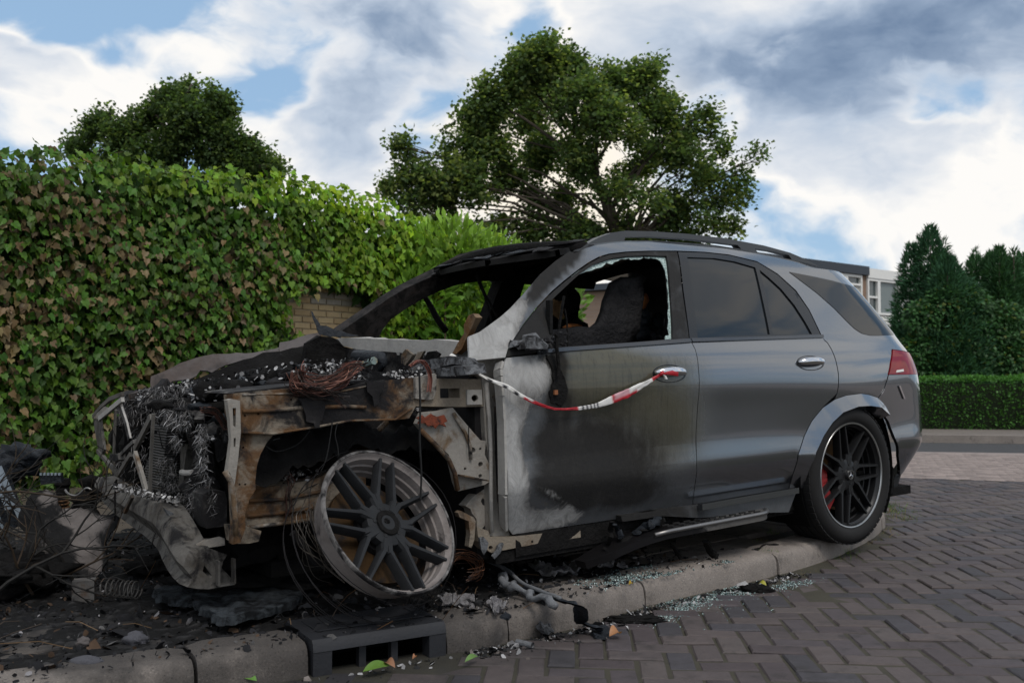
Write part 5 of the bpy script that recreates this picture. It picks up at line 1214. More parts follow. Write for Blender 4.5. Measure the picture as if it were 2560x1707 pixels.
plate('sheet_tab', 1, .846, zz('A', (1003,250), (1115,240), (1110,298), (1085,330), (1080,380), (1050,402), (1040,340), (1010,310)), .006, M_SOOTY, up_rail, rough=(.008, 20))
fp = plate('front_plate', 1, .80, zz('A', (245,550), (440,570), (400,620), (362,690), (342,760), (335,850), (338,900), (300,960), (272,1050), (275,1130), (245,1220), (200,1232), (212,1130), (208,980), (205,870), (225,700)), .05, M_RUSTY, car, [zz('A', *circle_px(x, y, 7, 8)) for x, y in ((262,648),(240,870),(275,870))], colorfn=lambda x, y: (.1, 0, .35), rough=(.006, 9))
plate('front_flange', 1, .83, zz('A', (165,362), (190,354), (240,365), (247,560), (238,640), (212,860), (205,880), (180,800), (165,790), (190,600), (180,480)), .03, M_ASHY, car, [zz('A', (197,410), (218,408), (214,525), (200,515)), zz('A', (205,590), (218,590), (214,645), (203,640))], colorfn=lambda x, y: (.7, 0, -.2), rough=(.004, 12))
rib('flange', zz('A', (150,790), (185,850), (205,950), (212,1080), (215,1180)), .83, .010, M_ASHY)
lr = plate('lower_rail', 1, .66, zz('A', (300,905), (520,870), (700,838), (780,800), (1000,800), (1000,1040), (760,1075), (500,1106), (270,1132), (270,1000)), .10, M_RUSTY, car, colorfn=lambda x, y: (.1, 0, .1), rough=(.006, 9))
rib('flange', zz('A', (300,968), (500,960), (760,905)), .664, .008, M_RUSTY, lr); rib('flange', zz('A', (285,1062), (500,1040), (750,1005)), .664, .008, M_RUSTY, lr); rib('flange', zz('A', (272,1130), (500,1105), (750,1072)), .67, .008, M_ASHY, lr)
plate('rail_end', 1, .58, zz('A', (20,930), (60,905), (150,912), (165,960), (160,1120), (40,1136), (10,1060)), .12, M_SOOTY, car, rough=(.004, 9))
plate('hanger', 1, .74, zz('A', (215,1130), (300,1128), (330,1140), (370,1150), (355,1212), (300,1225), (230,1228)), .12, M_RUSTY, car)
plate('lower_arm', 1, .60, zz('A', (-20,1230), (40,1205), (120,1185), (150,1195), (150,1235), (60,1250), (0,1275)), .1, M_ASHY, car, rough=(.01, 14))
brace = plate('brace', 1, .842, zz('A', (1440,430), (1525,408), (1560,450), (1690,605), (1722,608), (1716,690), (1742,740), (1745,855), (1715,872), (1560,910), (1540,850), (1528,790), (1500,690), (1420,610), (1340,540), (1310,505), (1340,440)), .03, M_ASHY, car, [zz('A', *circle_px(1641, 664, 19)), zz('A', *circle_px(1691, 748, 15)), zz('A', *circle_px(1598, 775, 9, 8)), zz('A', *circle_px(1690, 655, 8, 8)), zz('A', *circle_px(1690, 818, 12, 8))], colorfn=lambda x, y: (.5, 0, 0), rough=(.005, 9))
rib('flange', zz('A', (1530,440), (1600,560), (1630,640), (1632,720)), .848, .008, M_ASHY, brace); rib('flange', zz('A', (1330,540), (1430,640), (1500,720), (1535,800), (1555,905)), .850, .010, M_RUSTY, brace)
b = MB(); b.bar(*cp(*zz('A', (1575,815), (1722,845)), val=.87), .05, .006); b.build('ledge', M_ASHY, brace)
hp = plate('hinge_pillar', 1, .83, zz('N', (205,152), (452,124), (440,215), (455,340), (475,600), (482,900), (485,1340), (500,1398), (430,1405), (352,1392), (345,1040), (348,830), (328,720), (312,470), (300,272), (215,200)), .06, M_ASHY, car, [zz('N', (413,508), (470,505), (472,582), (418,565))], colorfn=lambda x, y: (.45, .05, -.3), rough=(.005, 7))
rib('flange', zz('N', (330,300), (352,560), (362,800), (362,1040), (368,1370)), .838, .011, M_WHITEASH, hp); rib('flange', zz('N', (398,470), (405,800), (412,960), (420,1150), (440,1180)), .836, .008, M_SOOTY, hp)
plate('door_check', 1, .842, zz('N', (378,400), (395,380), (462,372), (462,440), (395,438)), .012, M_RUSTY, hp)
b = MB(); q = car_plane(*zz('N', (407,406))[0], 1, .85); b.lathe([(0, .004), (.009, .004), (.011, -.002)], 12, Matrix.Translation(q), (0, 0, 0)); b.build('bolt', M_SILVER, hp)
for cc in ((455,985,26), (452,1135,24)):
    b = MB(); q = car_plane(*zz('N', cc[:2])[0], 1, .836); b.lathe([(cc[2] / 2.85 / 600, .006), (cc[2] / 2.85 / 520, .01), (cc[2] / 2.85 / 450, .006), (cc[2] / 2.85 / 450, -.01)], 16, Matrix.Translation(q), (0, .5, 0)); b.build('hinge_boss', M_SOOTY, hp)
plate('rocker_front', 1, .80, zz('N', (180,1180), (240,1110), (345,1040), (350,1392), (330,1345), (262,1338), (255,1270), (225,1230), (215,1200)), .05, M_ASHY, car, rough=(.006, 9), colorfn=lambda x, y: (.5, 0, .0))
br_ = plate('bracket', 1, .86, zz('N', (130,1230), (150,1215), (240,1262), (255,1290), (245,1420), (225,1480), (205,1470), (215,1380), (205,1290), (140,1260)), .03, M_RUSTY, car)
se = plate('sill_end', 1, .86, zz('E', (-20,1190), (60,1215), (75,1262), (235,1256), (715,1205), (718,1262), (400,1308), (80,1372), (40,1345), (-10,1290)), .06, M_RUSTY, car, [zz('E', *circle_px(76, 1336, 15)), zz('E', *circle_px(527, 1264, 10, 8)), zz('E', (362,1284), (378,1282), (378,1300), (363,1302))], colorfn=lambda x, y: (.5, -.3, -.2), rough=(.005, 9))
plate('molten_tab', 1, .885, zz('E', (-5,1262), (30,1258), (58,1300), (50,1350), (35,1392), (10,1350)), .012, M_ASHDARK, se, rough=(.012, 30)); plate('molten_tab', 1, .885, zz('E', (130,1320), (165,1300), (175,1312), (150,1370), (110,1420), (95,1400), (120,1360)), .012, M_ASHDARK, se, rough=(.012, 30))
plate('inner_arch', 1, .42, zz('A', (870,480), (1250,420), (1420,560), (1560,700), (1640,1000), (1560,1300), (1300,1450), (800,1300), (720,1100), (760,800)), .05, M_DARKRUST, car, res=.06, rough=(.03, 5))
plate('inner_wall', 1, .30, zz('A', (160,380), (1000,330), (1250,420), (900,900), (700,1250), (160,1250)), .03, M_CHAR, car, res=.08, rough=(.05, 7))
plate('subframe', 1, .45, zz('A', (-60,1250), (250,1225), (480,1240), (700,1280), (760,1400), (600,1450), (480,1380), (470,1290), (400,1330), (100,1400), (-60,1420)), .3, M_CHAR, car, res=.06, rough=(.02, 9))
b = MB(); b.tube(cp(*zz('A', (822,500), (826,640), (830,780)), val=.62), [.045, .045, .05], 14, (0, .3, 0)); b.build('strut', M_SOOTY, car, smooth=True)
b = MB(); b.tube(cp(*zz('A', (1130,490), (1060,560), (1005,610)), val=.62), .012, 6, (0, 0, .3)); b.build('link_rod', M_ASHY, car)
b = MB(); b.tube(cp(*zz('A', (640,745), (760,700), (900,660), (1000,620)), val=.5), .05, 9, (0, 0, .3)); b.build('upper_arm', M_DARKRUST, car, smooth=True)
b = MB(); b.tube(cp(*zz('A', (560,1160), (640,1260), (700,1340), (800,1370)), val=.75), .016, 8, (0, 0, 0)); b.build('tie_rod', M_SOOTY, car)
M_OXIDE = burnt('red_oxide', ash=(.21, .055, .03), rust=(.15, .04, .02), k=(.4, .42), scale=12, metal=.1)
plate('red_bracket', 1, .865, zz('A', (1305,468), (1340,450), (1360,470), (1400,448), (1430,462), (1470,450), (1495,490), (1470,500), (1485,522), (1440,505), (1425,535), (1400,512), (1375,520), (1360,498), (1320,505), (1330,485)), .01, M_OXIDE, car, rough=(.012, 30), ragged=.004)
# engine bay: burnt block, hoses and ash
eb = MB()
nx, ny = 46, 62; vs_ = []
for i in range(nx + 1):
    for j in range(ny + 1):
        x = 2.52 + 1.0 * i / nx; y = -.78 + 1.5 * j / ny; nz = mnoise.fractal(Vector((x * 4.2, y * 4.2, 2)), 1, 2, 5) * .085 + abs(mnoise.fractal(Vector((x * 11, y * 11, 7)), .8, 2, 4)) * .05
        z = .82 + nz - .20 * max(0, (x - 3.1)) - .05 * (y > .5)
        if y > .66: z -= (y - .66) * 1.5
        vs_.append((x, y, z))
eb.add(vs_, [(i * (ny + 1) + j, (i + 1) * (ny + 1) + j, (i + 1) * (ny + 1) + j + 1, i * (ny + 1) + j + 1) for i in range(nx) for j in range(ny)], (0, .4, 0)); eb.box((3.0, 0, .55), (.9, .9, .5), col=(0, .5, 0)); eb.build('engine_remains', M_CHAR, car, smooth=True)
M_CHUNK = tinted('char_chunk', .8, noise_var=.5, vscale=30, bump=(50, .6, .01), spec=.15)
FLK = [(-.5, -.3, 0), (.1, -.45, .06), (.5, -.1, -.03), (.4, .35, .07), (-.1, .5, .0), (-.45, .2, .08), (0, 0, .12)]; FLF = [(0, 1, 6), (1, 2, 6), (2, 3, 6), (3, 4, 6), (4, 5, 6), (5, 0, 6)]
def flakes(name, P, size, C, parent, kind='stuff', mat=None, tilt=.6, origin=None):
    n = len(P); U_ = np.array((0, 0, 1.0))[None] + rng.normal(size=(n, 3)) * tilt; D_ = rand_dirs(n); S3 = np.stack([size * rng.uniform(.6, 1.5, n), size * rng.uniform(.5, 1.3, n), size * rng.uniform(.4, 1.6, n)], 1)
    return scatter(name, FLK, FLF, P, frames(D_, U_), S3, C, mat or M_CHUNK, parent, kind, origin)
n = 900; P = np.stack([rng.uniform(2.55, 3.55, n), rng.uniform(-.75, .72, n), np.zeros(n)], 1)
P[:, 2] = [.85 + mnoise.fractal(Vector((p[0] * 4.2, p[1] * 4.2, 2)), 1, 2, 5) * .085 + abs(mnoise.fractal(Vector((p[0] * 11, p[1] * 11, 7)), .8, 2, 4)) * .05 - .2 * max(0, p[0] - 3.1) + rng.uniform(-.01, .02) for p in P]
g_ = rng.random(n)[:, None]; C = np.where(g_ < .18, np.array((.34, .33, .33)), np.where(g_ < .45, np.array((.07, .07, .072)), np.array((.014, .014, .015)))) * rng.uniform(.6, 1.3, (n, 1))
flakes('ash_flakes', P, .022, C, car)
for k in range(26):
    lump('char_lump', M_CHARBLUE if k % 3 == 0 else M_CHAR, (rng.uniform(2.65, 3.4), rng.uniform(-.6, .6), rng.uniform(.80, .88) - .0), tuple(rng.uniform(.03, .10, 3) * np.array((1, 1, .6))), 70 + k, .6, 3)
heap_px = zz('B', (470,330), (640,290), (720,240), (830,215), (980,180), (1200,150), (1390,110), (1400,300), (1100,290), (930,310), (880,370), (700,380), (560,330))
hx0, hx1 = min(p[0] for p in heap_px), max(p[0] for p in heap_px); hy0, hy1 = min(p[1] for p in heap_px), max(p[1] for p in heap_px); kk = 0; fl_p = []
while kk < 70:
    q = (rng.uniform(hx0, hx1), rng.uniform(hy0, hy1))
    if not inside(q, heap_px): continue
    yv = rng.uniform(-.35, .45); c = car_plane(*q, 1, yv); r_ = rng.uniform(.015, .05); kk += 1
    lump('char_lump', M_CHARBLUE if kk % 4 == 0 else (M_SOOTY if kk % 5 == 0 else M_CHAR), (c[0], c[1] - r_, c[2] - r_ * 1.1), (r_ * rng.uniform(.8, 1.8), r_ * rng.uniform(.8, 1.5), r_ * rng.uniform(.5, 1)), 300 + kk, .8, 2, None, car, 2.3)
while len(fl_p) < 520:
    q = (rng.uniform(hx0, hx1 + 150), rng.uniform(hy0, hy1))
    if inside(q, heap_px) or q[0] > hx1: c = car_plane(*q, 1, rng.uniform(.0, .5)); fl_p.append(tuple(c))
g_ = rng.random(520)[:, None]; C = np.where(g_ < .22, np.array((.32, .315, .315)), np.where(g_ < .45, np.array((.09, .09, .095)), np.array((.014, .014, .015)))) * rng.uniform(.6, 1.3, (520, 1))
flakes('ash_flakes', np.array(fl_p), .016, C, car, tilt=1.0)
def dust(poly, y0, y1, n_, sz, share):
    x0_, x1_ = min(p[0] for p in poly), max(p[0] for p in poly); y0_, y1_ = min(p[1] for p in poly), max(p[1] for p in poly); pts = []
    while len(pts) < n_:
        q = (rng.uniform(x0_, x1_), rng.uniform(y0_, y1_))
        if inside(q, poly): pts.append(tuple(car_plane(*q, 1, rng.uniform(y0, y1))))
    g2 = rng.random(n_)[:, None]; C2 = np.where(g2 < share, np.array((.34, .335, .335)), np.where(g2 < share + .3, np.array((.11, .105, .105)), np.array((.02, .02, .02)))) * rng.uniform(.6, 1.3, (n_, 1))
    flakes('ash_flakes', np.array(pts), sz, C2, car, tilt=1.1)
dust(zz('B', (360,300), (480,285), (650,235), (700,250), (640,310), (480,340), (330,360)), -.6, -.4, 260, .016, .4)
dust(zz('A', (590,150), (800,130), (960,150), (1000,230), (860,260), (640,240)), .5, .8, 220, .013, .4)
dust(zz('A', (1080,200), (1300,150), (1560,130), (1600,215), (1430,215), (1200,240)), .55, .8, 200, .013, .5)
dust(zz('A', (340,840), (480,800), (700,770), (770,790), (700,835), (420,880)), .5, .66, 150, .012, .35)
dust(zz('K', (280,1150), (700,1240), (900,1280), (1100,1330), (1000,1400), (600,1300), (280,1220)), .2, .5, 240, .014, .4)
plate('hinge_recess_fill', 1, -.66, zz('C', (215,1035), (330,975), (440,985), (520,1060), (660,1090), (680,1230), (200,1230)), .03, M_CHAR, car, rough=(.02, 12))  # dark sheet added to fill the see-through hollow
plate('door_gap_shade', 1, .80, zz('N', (440,215), (470,210), (490,600), (500,1340), (500,1400), (450,1400), (452,900), (445,560)), .04, M_SOOTY, car)  # dark strip added as the shade in the recess between pillar and door
# cowl beam across the bulkhead
XC = 2.36
beam = plate('cowl_beam', 0, XC, zz('C', (470,1000), (520,988), (700,992), (900,1002), (1240,1012), (1290,1000), (1480,1020), (1590,1025), (1560,1085), (1460,1090), (1440,1150), (1200,1150), (1000,1135), (800,1110), (640,1085), (500,1048)), .10, M_WHITEASH, car, ref=(1, 0, 0), res=.05, colorfn=lambda x, y: (.9 if y < 878 else .3, 0, -.2), rough=(.006, 8))
plate('cowl_tab', 0, XC + .02, zz('C', (500,1060), (520,1075), (450,1150), (410,1162), (400,1140)), .02, M_WHITEASH, car, ref=(1, 0, 0))
plate('bulkhead', 0, XC - .0, zz('C', (420,1080), (640,1085), (1440,1150), (1440,1290), (800,1290), (420,1240)), .03, M_SOOTY, car, ref=(1, 0, 0), rough=(.01, 10))
b = MB(); b.tube([car_plane(*p, 0, 2.46) for p in zz('C', (640,1145), (760,1148), (850,1155), (880,1200), (840,1260))], [.035, .035, .03, .016, .014], 10, (0, .6, 0)); b.build('wiper_motor', M_CHARBLUE, car, smooth=True)
b = MB(); b.tube([car_plane(*p, 0, 2.62) for p in zz('C', (640,1215), (720,1210), (790,1180))], [.014, .018, .02], 7, (.2, 0, 0)); b.build('wiper_link', burnt('verdigris', ash=(.20, .26, .25), rust=(.24, .17, .09), k=(.5, .25), scale=15, metal=.2), car)
for pl, mt in (([(1000,1160),(1050,1085),(1110,1130),(1060,1220),(1005,1200)], M_RUSTY), ([(1075,1225),(1150,1110),(1210,1100),(1160,1190)], M_RUSTY), ([(1210,1165),(1240,1110),(1300,1100),(1340,1120),(1330,1150),(1230,1175)], M_CHAR)):
    plate('torn_sheet', 0, 2.55, zz('C', *pl), .012, mt, car, ref=(1, 0, 0), rough=(.02, 20), ragged=.004)
M_WOODRUST = burnt('brown_scale', ash=(.20, .14, .09), rust=(.17, .09, .04), k=(.5, .35), scale=12, bump=.6)
plate('torn_post', 0, 2.52, zz('C', (1455,1118), (1490,1040), (1550,950), (1560,880), (1590,800), (1625,785), (1650,820), (1610,900), (1580,980), (1530,1080), (1490,1125)), .03, M_WOODRUST, car, ref=(1, 0, 0), rough=(.012, 20))
plate('grey_casting', 0, 2.68, zz('C', (1110,1250), (1180,1190), (1420,1140), (1560,1150), (1560,1220), (1440,1210), (1240,1270), (1140,1280)), .08, M_ASHDARK, car, ref=(1, 0, 0), rough=(.02, 16))
plate('strut_top', 0, 2.70, zz('C', (1310,1250), (1420,1230), (1550,1230), (1560,1300), (1440,1310), (1320,1310)), .10, M_ASHDARK, car, ref=(1, 0, 0), rough=(.01, 16))
# far wing and bonnet remnant
def far_sheet(name, pxs, p0, nrm, mat, rough, res=.05):
    c = Vector(nrm).normalized(); e1 = Vector((1, 0, 0)); e1 = (e1 - c * e1.dot(c)).normalized(); e2 = c.cross(e1); o = Vector(p0)
    pts = [Vector(car_plane_n(x, y, p0, nrm)) - o for x, y in pxs]; sheet(name, [(p.dot(e1), p.dot(e2)) for p in pts], lambda a, b: o + e1 * a + e2 * b, res, .008, mat, car, (), tuple(c), None, rough=rough, ragged=.006)
far_sheet('far_wing', zz('B', (425,280), (428,205), (600,140), (700,112), (800,95), (900,84), (1000,70), (1180,38), (1390,-10), (1400,15), (1280,55), (1110,72), (990,112), (920,135), (835,172), (795,195), (770,185), (725,180), (700,215), (655,240), (560,248), (480,292), (380,300)), (3.0, -.72, .98), (.12, .62, .77), M_BROWNASH, (.022, 4))
far_sheet('bonnet_edge', zz('C', (0,1022), (150,985), (320,948), (345,965), (290,1000), (255,1040), (120,1075), (0,1100)), (2.75, -.70, .99), (0, .7, .7), M_BROWNASH, (.012, 6))
far_sheet('bonnet_edge', zz('C', (0,1112), (150,1075), (250,1050), (240,1075), (120,1120), (0,1140)), (2.75, -.66, .97), (0, .7, .7), M_SOOTY, (.012, 6))
far_sheet('hinge_arm', zz('C', (262,765), (275,770), (340,885), (520,930), (660,970), (640,975), (515,975), (510,990), (330,960)), (2.45, -.62, 1.02), (.3, .9, .2), M_CHARBLUE, (.004, 9), .03)
far_sheet('inner_wing', zz('B', (350,300), (480,290), (650,250), (800,200), (1100,80), (1390,30), (1390,330), (900,340), (700,500), (500,440), (380,360)), (3.1, -.62, .84), (.1, .75, .6), M_CHAR, (.04, 8), .06)
sheet('inner_wing', [(2.2, .45), (3.5, .40), (3.5, .80), (3.1, .93), (2.75, 1.0), (2.2, 1.05)], lambda a, b: (a, -.70, b), .08, .03, M_CHAR, car, (), (0, 1, 0), None, rough=(.03, 7))
# radiator pack and its thin frame
XR_ = 3.52
def rad(name, pxs, x, t, mat, rough=None, res=.05): return plate(name, 0, x, pxs, t, mat, car, ref=(1, 0, 0), rough=rough, res=res)
M_FIN = None
def finmat():
    m, gg, out = mat_new('radiator_fins'); p = gg.pos(); w = gg.new('ShaderNodeTexWave', dict(wave_type='BANDS', bands_direction='Z'), Vector=p, Scale=26.0, Distortion=1.2, Detail=2.0)
    c = gg.mix(w.outputs[1], (.012, .012, .012), gg.mix(gg.noise(p, 12, 6, .7), (.05, .047, .045), (.20, .19, .18))); b = principled(gg, out, Base_Color=c, Roughness=.6, Metallic=.3); gg.put(b, 'Normal', gg.bump(w.outputs[1], .6, .01)); return m
M_FIN = finmat()
rad('radiator', zz('K', (700,500), (880,530), (850,800), (840,1040), (800,1240), (620,1240), (660,960), (700,800), (690,640)), XR_, .05, M_FIN, (.01, 9))
rad('condenser', zz('K', (880,560), (1000,640), (1000,1250), (790,1250), (860,1000)), XR_ - .06, .05, M_FIN, (.015, 9))
rad('radiator_tank', zz('K', (1040,700), (1110,720), (1090,1000), (1070,1240), (1000,1240), (1040,980)), XR_ - .04, .06, M_GREYBEAM, (.008, 12))
b = MB(); b.tube([car_plane(*p, 0, XR_ + .02) for p in zz('K', (1050,1030), (1100,1040), (1170,1035))], .012, 8, (.5, 0, 0)); b.build('pipe', M_WHITEASH, car)
rad('charred_core', zz('K', (280,420), (480,300), (760,260), (1100,330), (1340,520), (1420,1000), (1450,1350), (1100,1400), (600,1280), (250,1100)), XR_ - .16, .2, M_CHAR, (.07, 8), .05)
rad('front_ash_bank', zz('K', (290,160), (420,190), (560,140), (700,90), (950,70), (900,130), (1080,280), (860,220), (700,330), (560,430), (440,420), (330,330)), XR_ - .06, .06, M_SOOTY, (.05, 12), .03)
XF = 3.66
def fbar(pts, w, h, mat=M_GREYBEAM, x=XF, name='frame_bar'):
    b = MB(); q = [car_plane(*p, 0, x) for p in zz('K', *pts)]
    for a, c in zip(q, q[1:]): b.bar(a, c, w, h, (1, 0, 0), (.4, 0, 0))
    return b.build(name, mat, car)
fbar([(390,215), (130,430)], .022, .014, M_WHITEASH); fbar([(60,410), (150,300), (250,210), (390,155)], .018, .012, M_GREYBEAM)
rad('frame_plate', zz('K', (55,410), (180,295), (235,320), (130,435), (60,430)), XF + .005, .006, M_ASHY)
rad('frame_plate', zz('K', (58,430), (130,440), (150,600), (178,780), (160,830), (110,760), (75,560)), XF, .012, M_GREYBEAM)
fbar([(110,790), (220,920), (345,1060)], .018, .014); fbar([(308,330), (285,960)], .013, .010, M_GREYBEAM, XF - .03)
fbar([(360,265), (420,450), (470,670)], .022, .012, M_SOOTY, XF - .02); fbar([(378,300), (440,480), (478,650)], .005, .008, M_WHITEASH, XF - .012)  # the thin pale bar is a highlight painted along the dark one
fbar([(712,410), (620,590), (525,775)], .026, .014); fbar([(480,830), (400,960), (335,1065)], .020, .012); fbar([(525,815), (590,1020), (655,1245)], .026, .014, M_ASHY, XF + .02)
fbar([(732,375), (710,800), (692,1240)], .010, .012, M_GREYBEAM, XF + .01); fbar([(370,835), (440,760), (520,685)], .016, .012, M_SOOTY); fbar([(280,860), (340,870), (380,850)], .03, .03, M_SOOTY)
fbar([(500,1300), (450,1400), (415,1480)], .012, .012, M_DARKRUST, XF + .12, 'wire')
b = MB(); b.tube([car_plane(*p, 0, XF + .1) for p in zz('K', (320,1110), (300,1300), (305,1500), (295,1568))], .004, 5, (0, .6, 0)); b.tube([car_plane(*p, 0, XF + .1) for p in zz('K', (310,1130), (240,1250), (190,1340))], .003, 5, (0, .6, 0)); b.build('wire', M_CHAR, car)
# pale fibrous ash hanging on the radiator
def fibres(name, boxes, n, cols, ln, parent, x=XR_ + .03, down=.8):
    P = []
    for (x0, y0, x1, y1, k) in boxes:
        for _ in range(int(n * k)):
            q = car_plane(*zz('K', (rng.uniform(x0, x1), rng.uniform(y0, y1)))[0], 0, x + rng.uniform(-.03, .03)); P.append(tuple(q))
    P = np.array(P); m = len(P); D = np.array((.35, .1, -down))[None] + rng.normal(size=(m, 3)) * .55
    C = np.array(cols)[rng.integers(0, len(cols), m)] * rng.uniform(.6, 1.25, (m, 1))
    return scatter(name, [(-.035, 0, 0), (.035, 0, 0), (.05, .5, .06), (-.02, .5, .07), (0, 1, 0)], [(0, 1, 2), (0, 2, 3), (3, 2, 4)], P, frames(D, rand_dirs(m)), rng.uniform(.5, 1.3, m) * ln, C, M_CHUNK, parent, 'stuff')
ashc = [(.36, .355, .36), (.24, .235, .24), (.12, .117, .117), (.42, .415, .42)]; drkc = [(.10, .098, .098), (.04, .04, .04), (.2, .19, .19), (.018, .018, .018)]
fibres('ash_fibres', [(860,330,1160,520,1), (1230,480,1340,1050,1), (930,620,1060,760,.35), (1120,1080,1400,1500,.8)], 330, ashc + drkc, .038, car)
fibres('ash_fibres', [(300,200,900,480,1), (480,560,700,1250,.6), (780,850,1000,1250,1), (1000,1250,1450,1500,1.2), (250,850,420,1150,.4), (640,60,1100,260,1), (420,1180,760,1330,.8)], 420, drkc + drkc + ashc[1:3], .03, car)
for k, (bx0, by0, bx1, by1) in enumerate(((760,300,1150,480), (1220,480,1330,1020), (1080,1050,1400,1400))):
    rad('ash_crust', zz('K', (bx0, by0 + 60), (bx0 + 80, by0), (bx1 - 60, by0 + 30), (bx1, by0 + 140), (bx1 - 20, by1), (bx0 + (bx1 - bx0) * .4, by1 + 40), (bx0 + 10, by1 - 60)), XR_ + .0, .04, M_SOOTY, (.05, 16), .025)
# front crash beam, bent to the ground at its near end
bt = [((112,826), 4.52), ((200,880), 4.36), ((280,915), 4.22), ((360,950), 4.05), ((420,970), 3.92), ((475,985), 3.82), ((520,1020), 3.74), ((560,1085), 3.66), ((605,1165), 3.60), ((640,1235), 3.56), ((665,1272), 3.55), ((720,1292), 3.57), ((776,1312), 3.60)]
bb = [((125,960), 4.52), ((200,1040), 4.36), ((290,1105), 4.22), ((385,1175), 4.05), ((440,1225), 3.92), ((475,1270), 3.82), ((495,1320), 3.74), ((525,1380), 3.66), ((560,1430), 3.60), ((600,1468), 3.56), ((650,1488), 3.55), ((710,1498), 3.57), ((776,1500), 3.60)]
def crash_beam():
    T = [to_car(at_depth(*zz('B', p)[0], d)) for p, d in bt]; B = [to_car(at_depth(*zz('B', p)[0], d)) for p, d in bb]; mb = MB(); vs_ = []; n = len(T); K = 5
    for a, c in zip(T, B):
        for k in range(K + 1):
            t = k / K; vs_.append(Vector(a).lerp(Vector(c), t) + Vector((.018 * math.sin(t * math.pi * 2) + .012 * (k in (2, 3)), 0, 0)))
    m = len(vs_); back = [v + Vector((-.075, -.01, .0)) for v in vs_]; fs = []
    for i in range(n - 1):
        for k in range(K): a = i * (K + 1) + k; fs.append((a, a + 1, a + K + 2, a + K + 1)); fs.append((a + m, a + m + K + 1, a + m + K + 2, a + m + 1))
        a = i * (K + 1); fs.append((a, a + K + 1, a + K + 1 + m, a + m)); a += K; fs.append((a, a + m, a + K + 1 + m, a + K + 1))
    mb.add(vs_ + back, fs, (.1, .1, 0)); mb.build('crash_beam', M_GREYBEAM, car, sharp=35)
    e = MB(); q = (Vector(T[-1]) + Vector(B[-1])) / 2 + Vector((-.06, .012, 0)); h = (Vector(T[-1]) - Vector(B[-1])).length
    for dx in (-.03, .03): e.box(q + Vector((dx, 0, 0)), (.008, .03, h * .8), col=(.2, 0, 0))
    e.box(q + Vector((0, 0, -h * .4)), (.06, .03, .008), col=(.2, 0, 0)); e.build('beam_end', M_GREYBEAM, car)
crash_beam()
plate('beam_gusset', 1, .42, zz('B', (510,1015), (560,1040), (600,1110), (630,1230), (660,1275), (610,1180), (560,1090)), .03, M_ASHDARK, car)
# wiring: copper bundle on the upper rail and loose strands
M_COPPER = tinted('burnt_copper', .5, .5, noise_var=.5, vscale=60)
def strands(name, guide, val, n, spread, r, cols, kind='stuff', axis=1, parent=car):
    mb = MB()
    for k in range(n):
        off = rng.normal(size=2) * spread; wob = rng.normal(size=(len(guide), 3)) * spread * .6; g2 = [Vector(car_plane(x, y, axis, val)) + Vector((off[0], off[1] * .8, off[1])) + Vector(w_) for (x, y), w_ in zip(guide, wob)]
        mb.tube([tuple(p) for p in smooth_path(g2, 4)], r, 3, tuple(np.array(cols[rng.integers(0, len(cols))]) * rng.uniform(.6, 1.3)), False)
    return mb.build(name, M_COPPER, parent, kind=kind)
cop = [(.13, .052, .040), (.075, .036, .030), (.05, .04, .036), (.17, .075, .052)]
strands('wire_bundle', zz('A', (960,160), (880,175), (830,230), (750,260), (660,250), (600,215), (620,190)), .84, 60, .012, .0016, cop); strands('wire_bundle', zz('A', (590,200), (580,260), (630,300), (740,290), (850,250), (920,190)), .85, 60, .013, .0016, cop)
strands('wire_bundle', zz('A', (620,300), (720,330), (800,340), (870,370)), .87, 14, .012, .0016, cop[1:3]); strands('wire_bundle', zz('A', (0,420), (60,425), (110,460), (160,530)), .62, 16, .008, .0018, cop); strands('wire_bundle', zz('C', (1100,1220), (1150,1185), (1210,1195), (1250,1260), (1265,1340), (1255,1440)), .86, 9, .004, .002, cop[:1] + [(.32, .12, .09)])
strands('wire_bundle', zz('A', (530,810), (545,870), (530,930), (540,1010), (530,1060)), .70, 9, .006, .0018, cop[1:3])
strands('wire_strands', zz('A', (690,1020), (640,1040), (610,1100), (650,1220), (720,1330), (800,1400)), .80, 13, .022, .0014, [(.10, .09, .08), (.16, .14, .12)]); strands('wire_strands', zz('A', (710,1000), (690,1100), (720,1220), (790,1350), (870,1430)), .82, 12, .02, .0014, [(.10, .09, .08), (.14, .12, .10)])
strands('wire_strands', zz('A', (1530,1310), (1600,1290), (1680,1330), (1690,1400), (1640,1420)), .82, 22, .014, .0012, [(.14, .06, .03), (.08, .05, .04)])
for gd, v in (([(1322,180), (1328,400), (1325,600), (1335,800), (1330,960)], .93), ([(800,480), (780,620), (760,720), (730,790)], .84), ([(828,500), (815,570), (830,640), (835,700)], .84), ([(690,500), (600,620), (470,670), (400,640)], .7), ([(1620,520), (1622,700)], .86)):
    b = MB(); b.tube(smooth_path(cp(*zz('A', *gd), val=v), 5), .0042 if v > .9 else .0022, 5, (.02, .02, .02)); b.build('wire', M_COPPER, car)
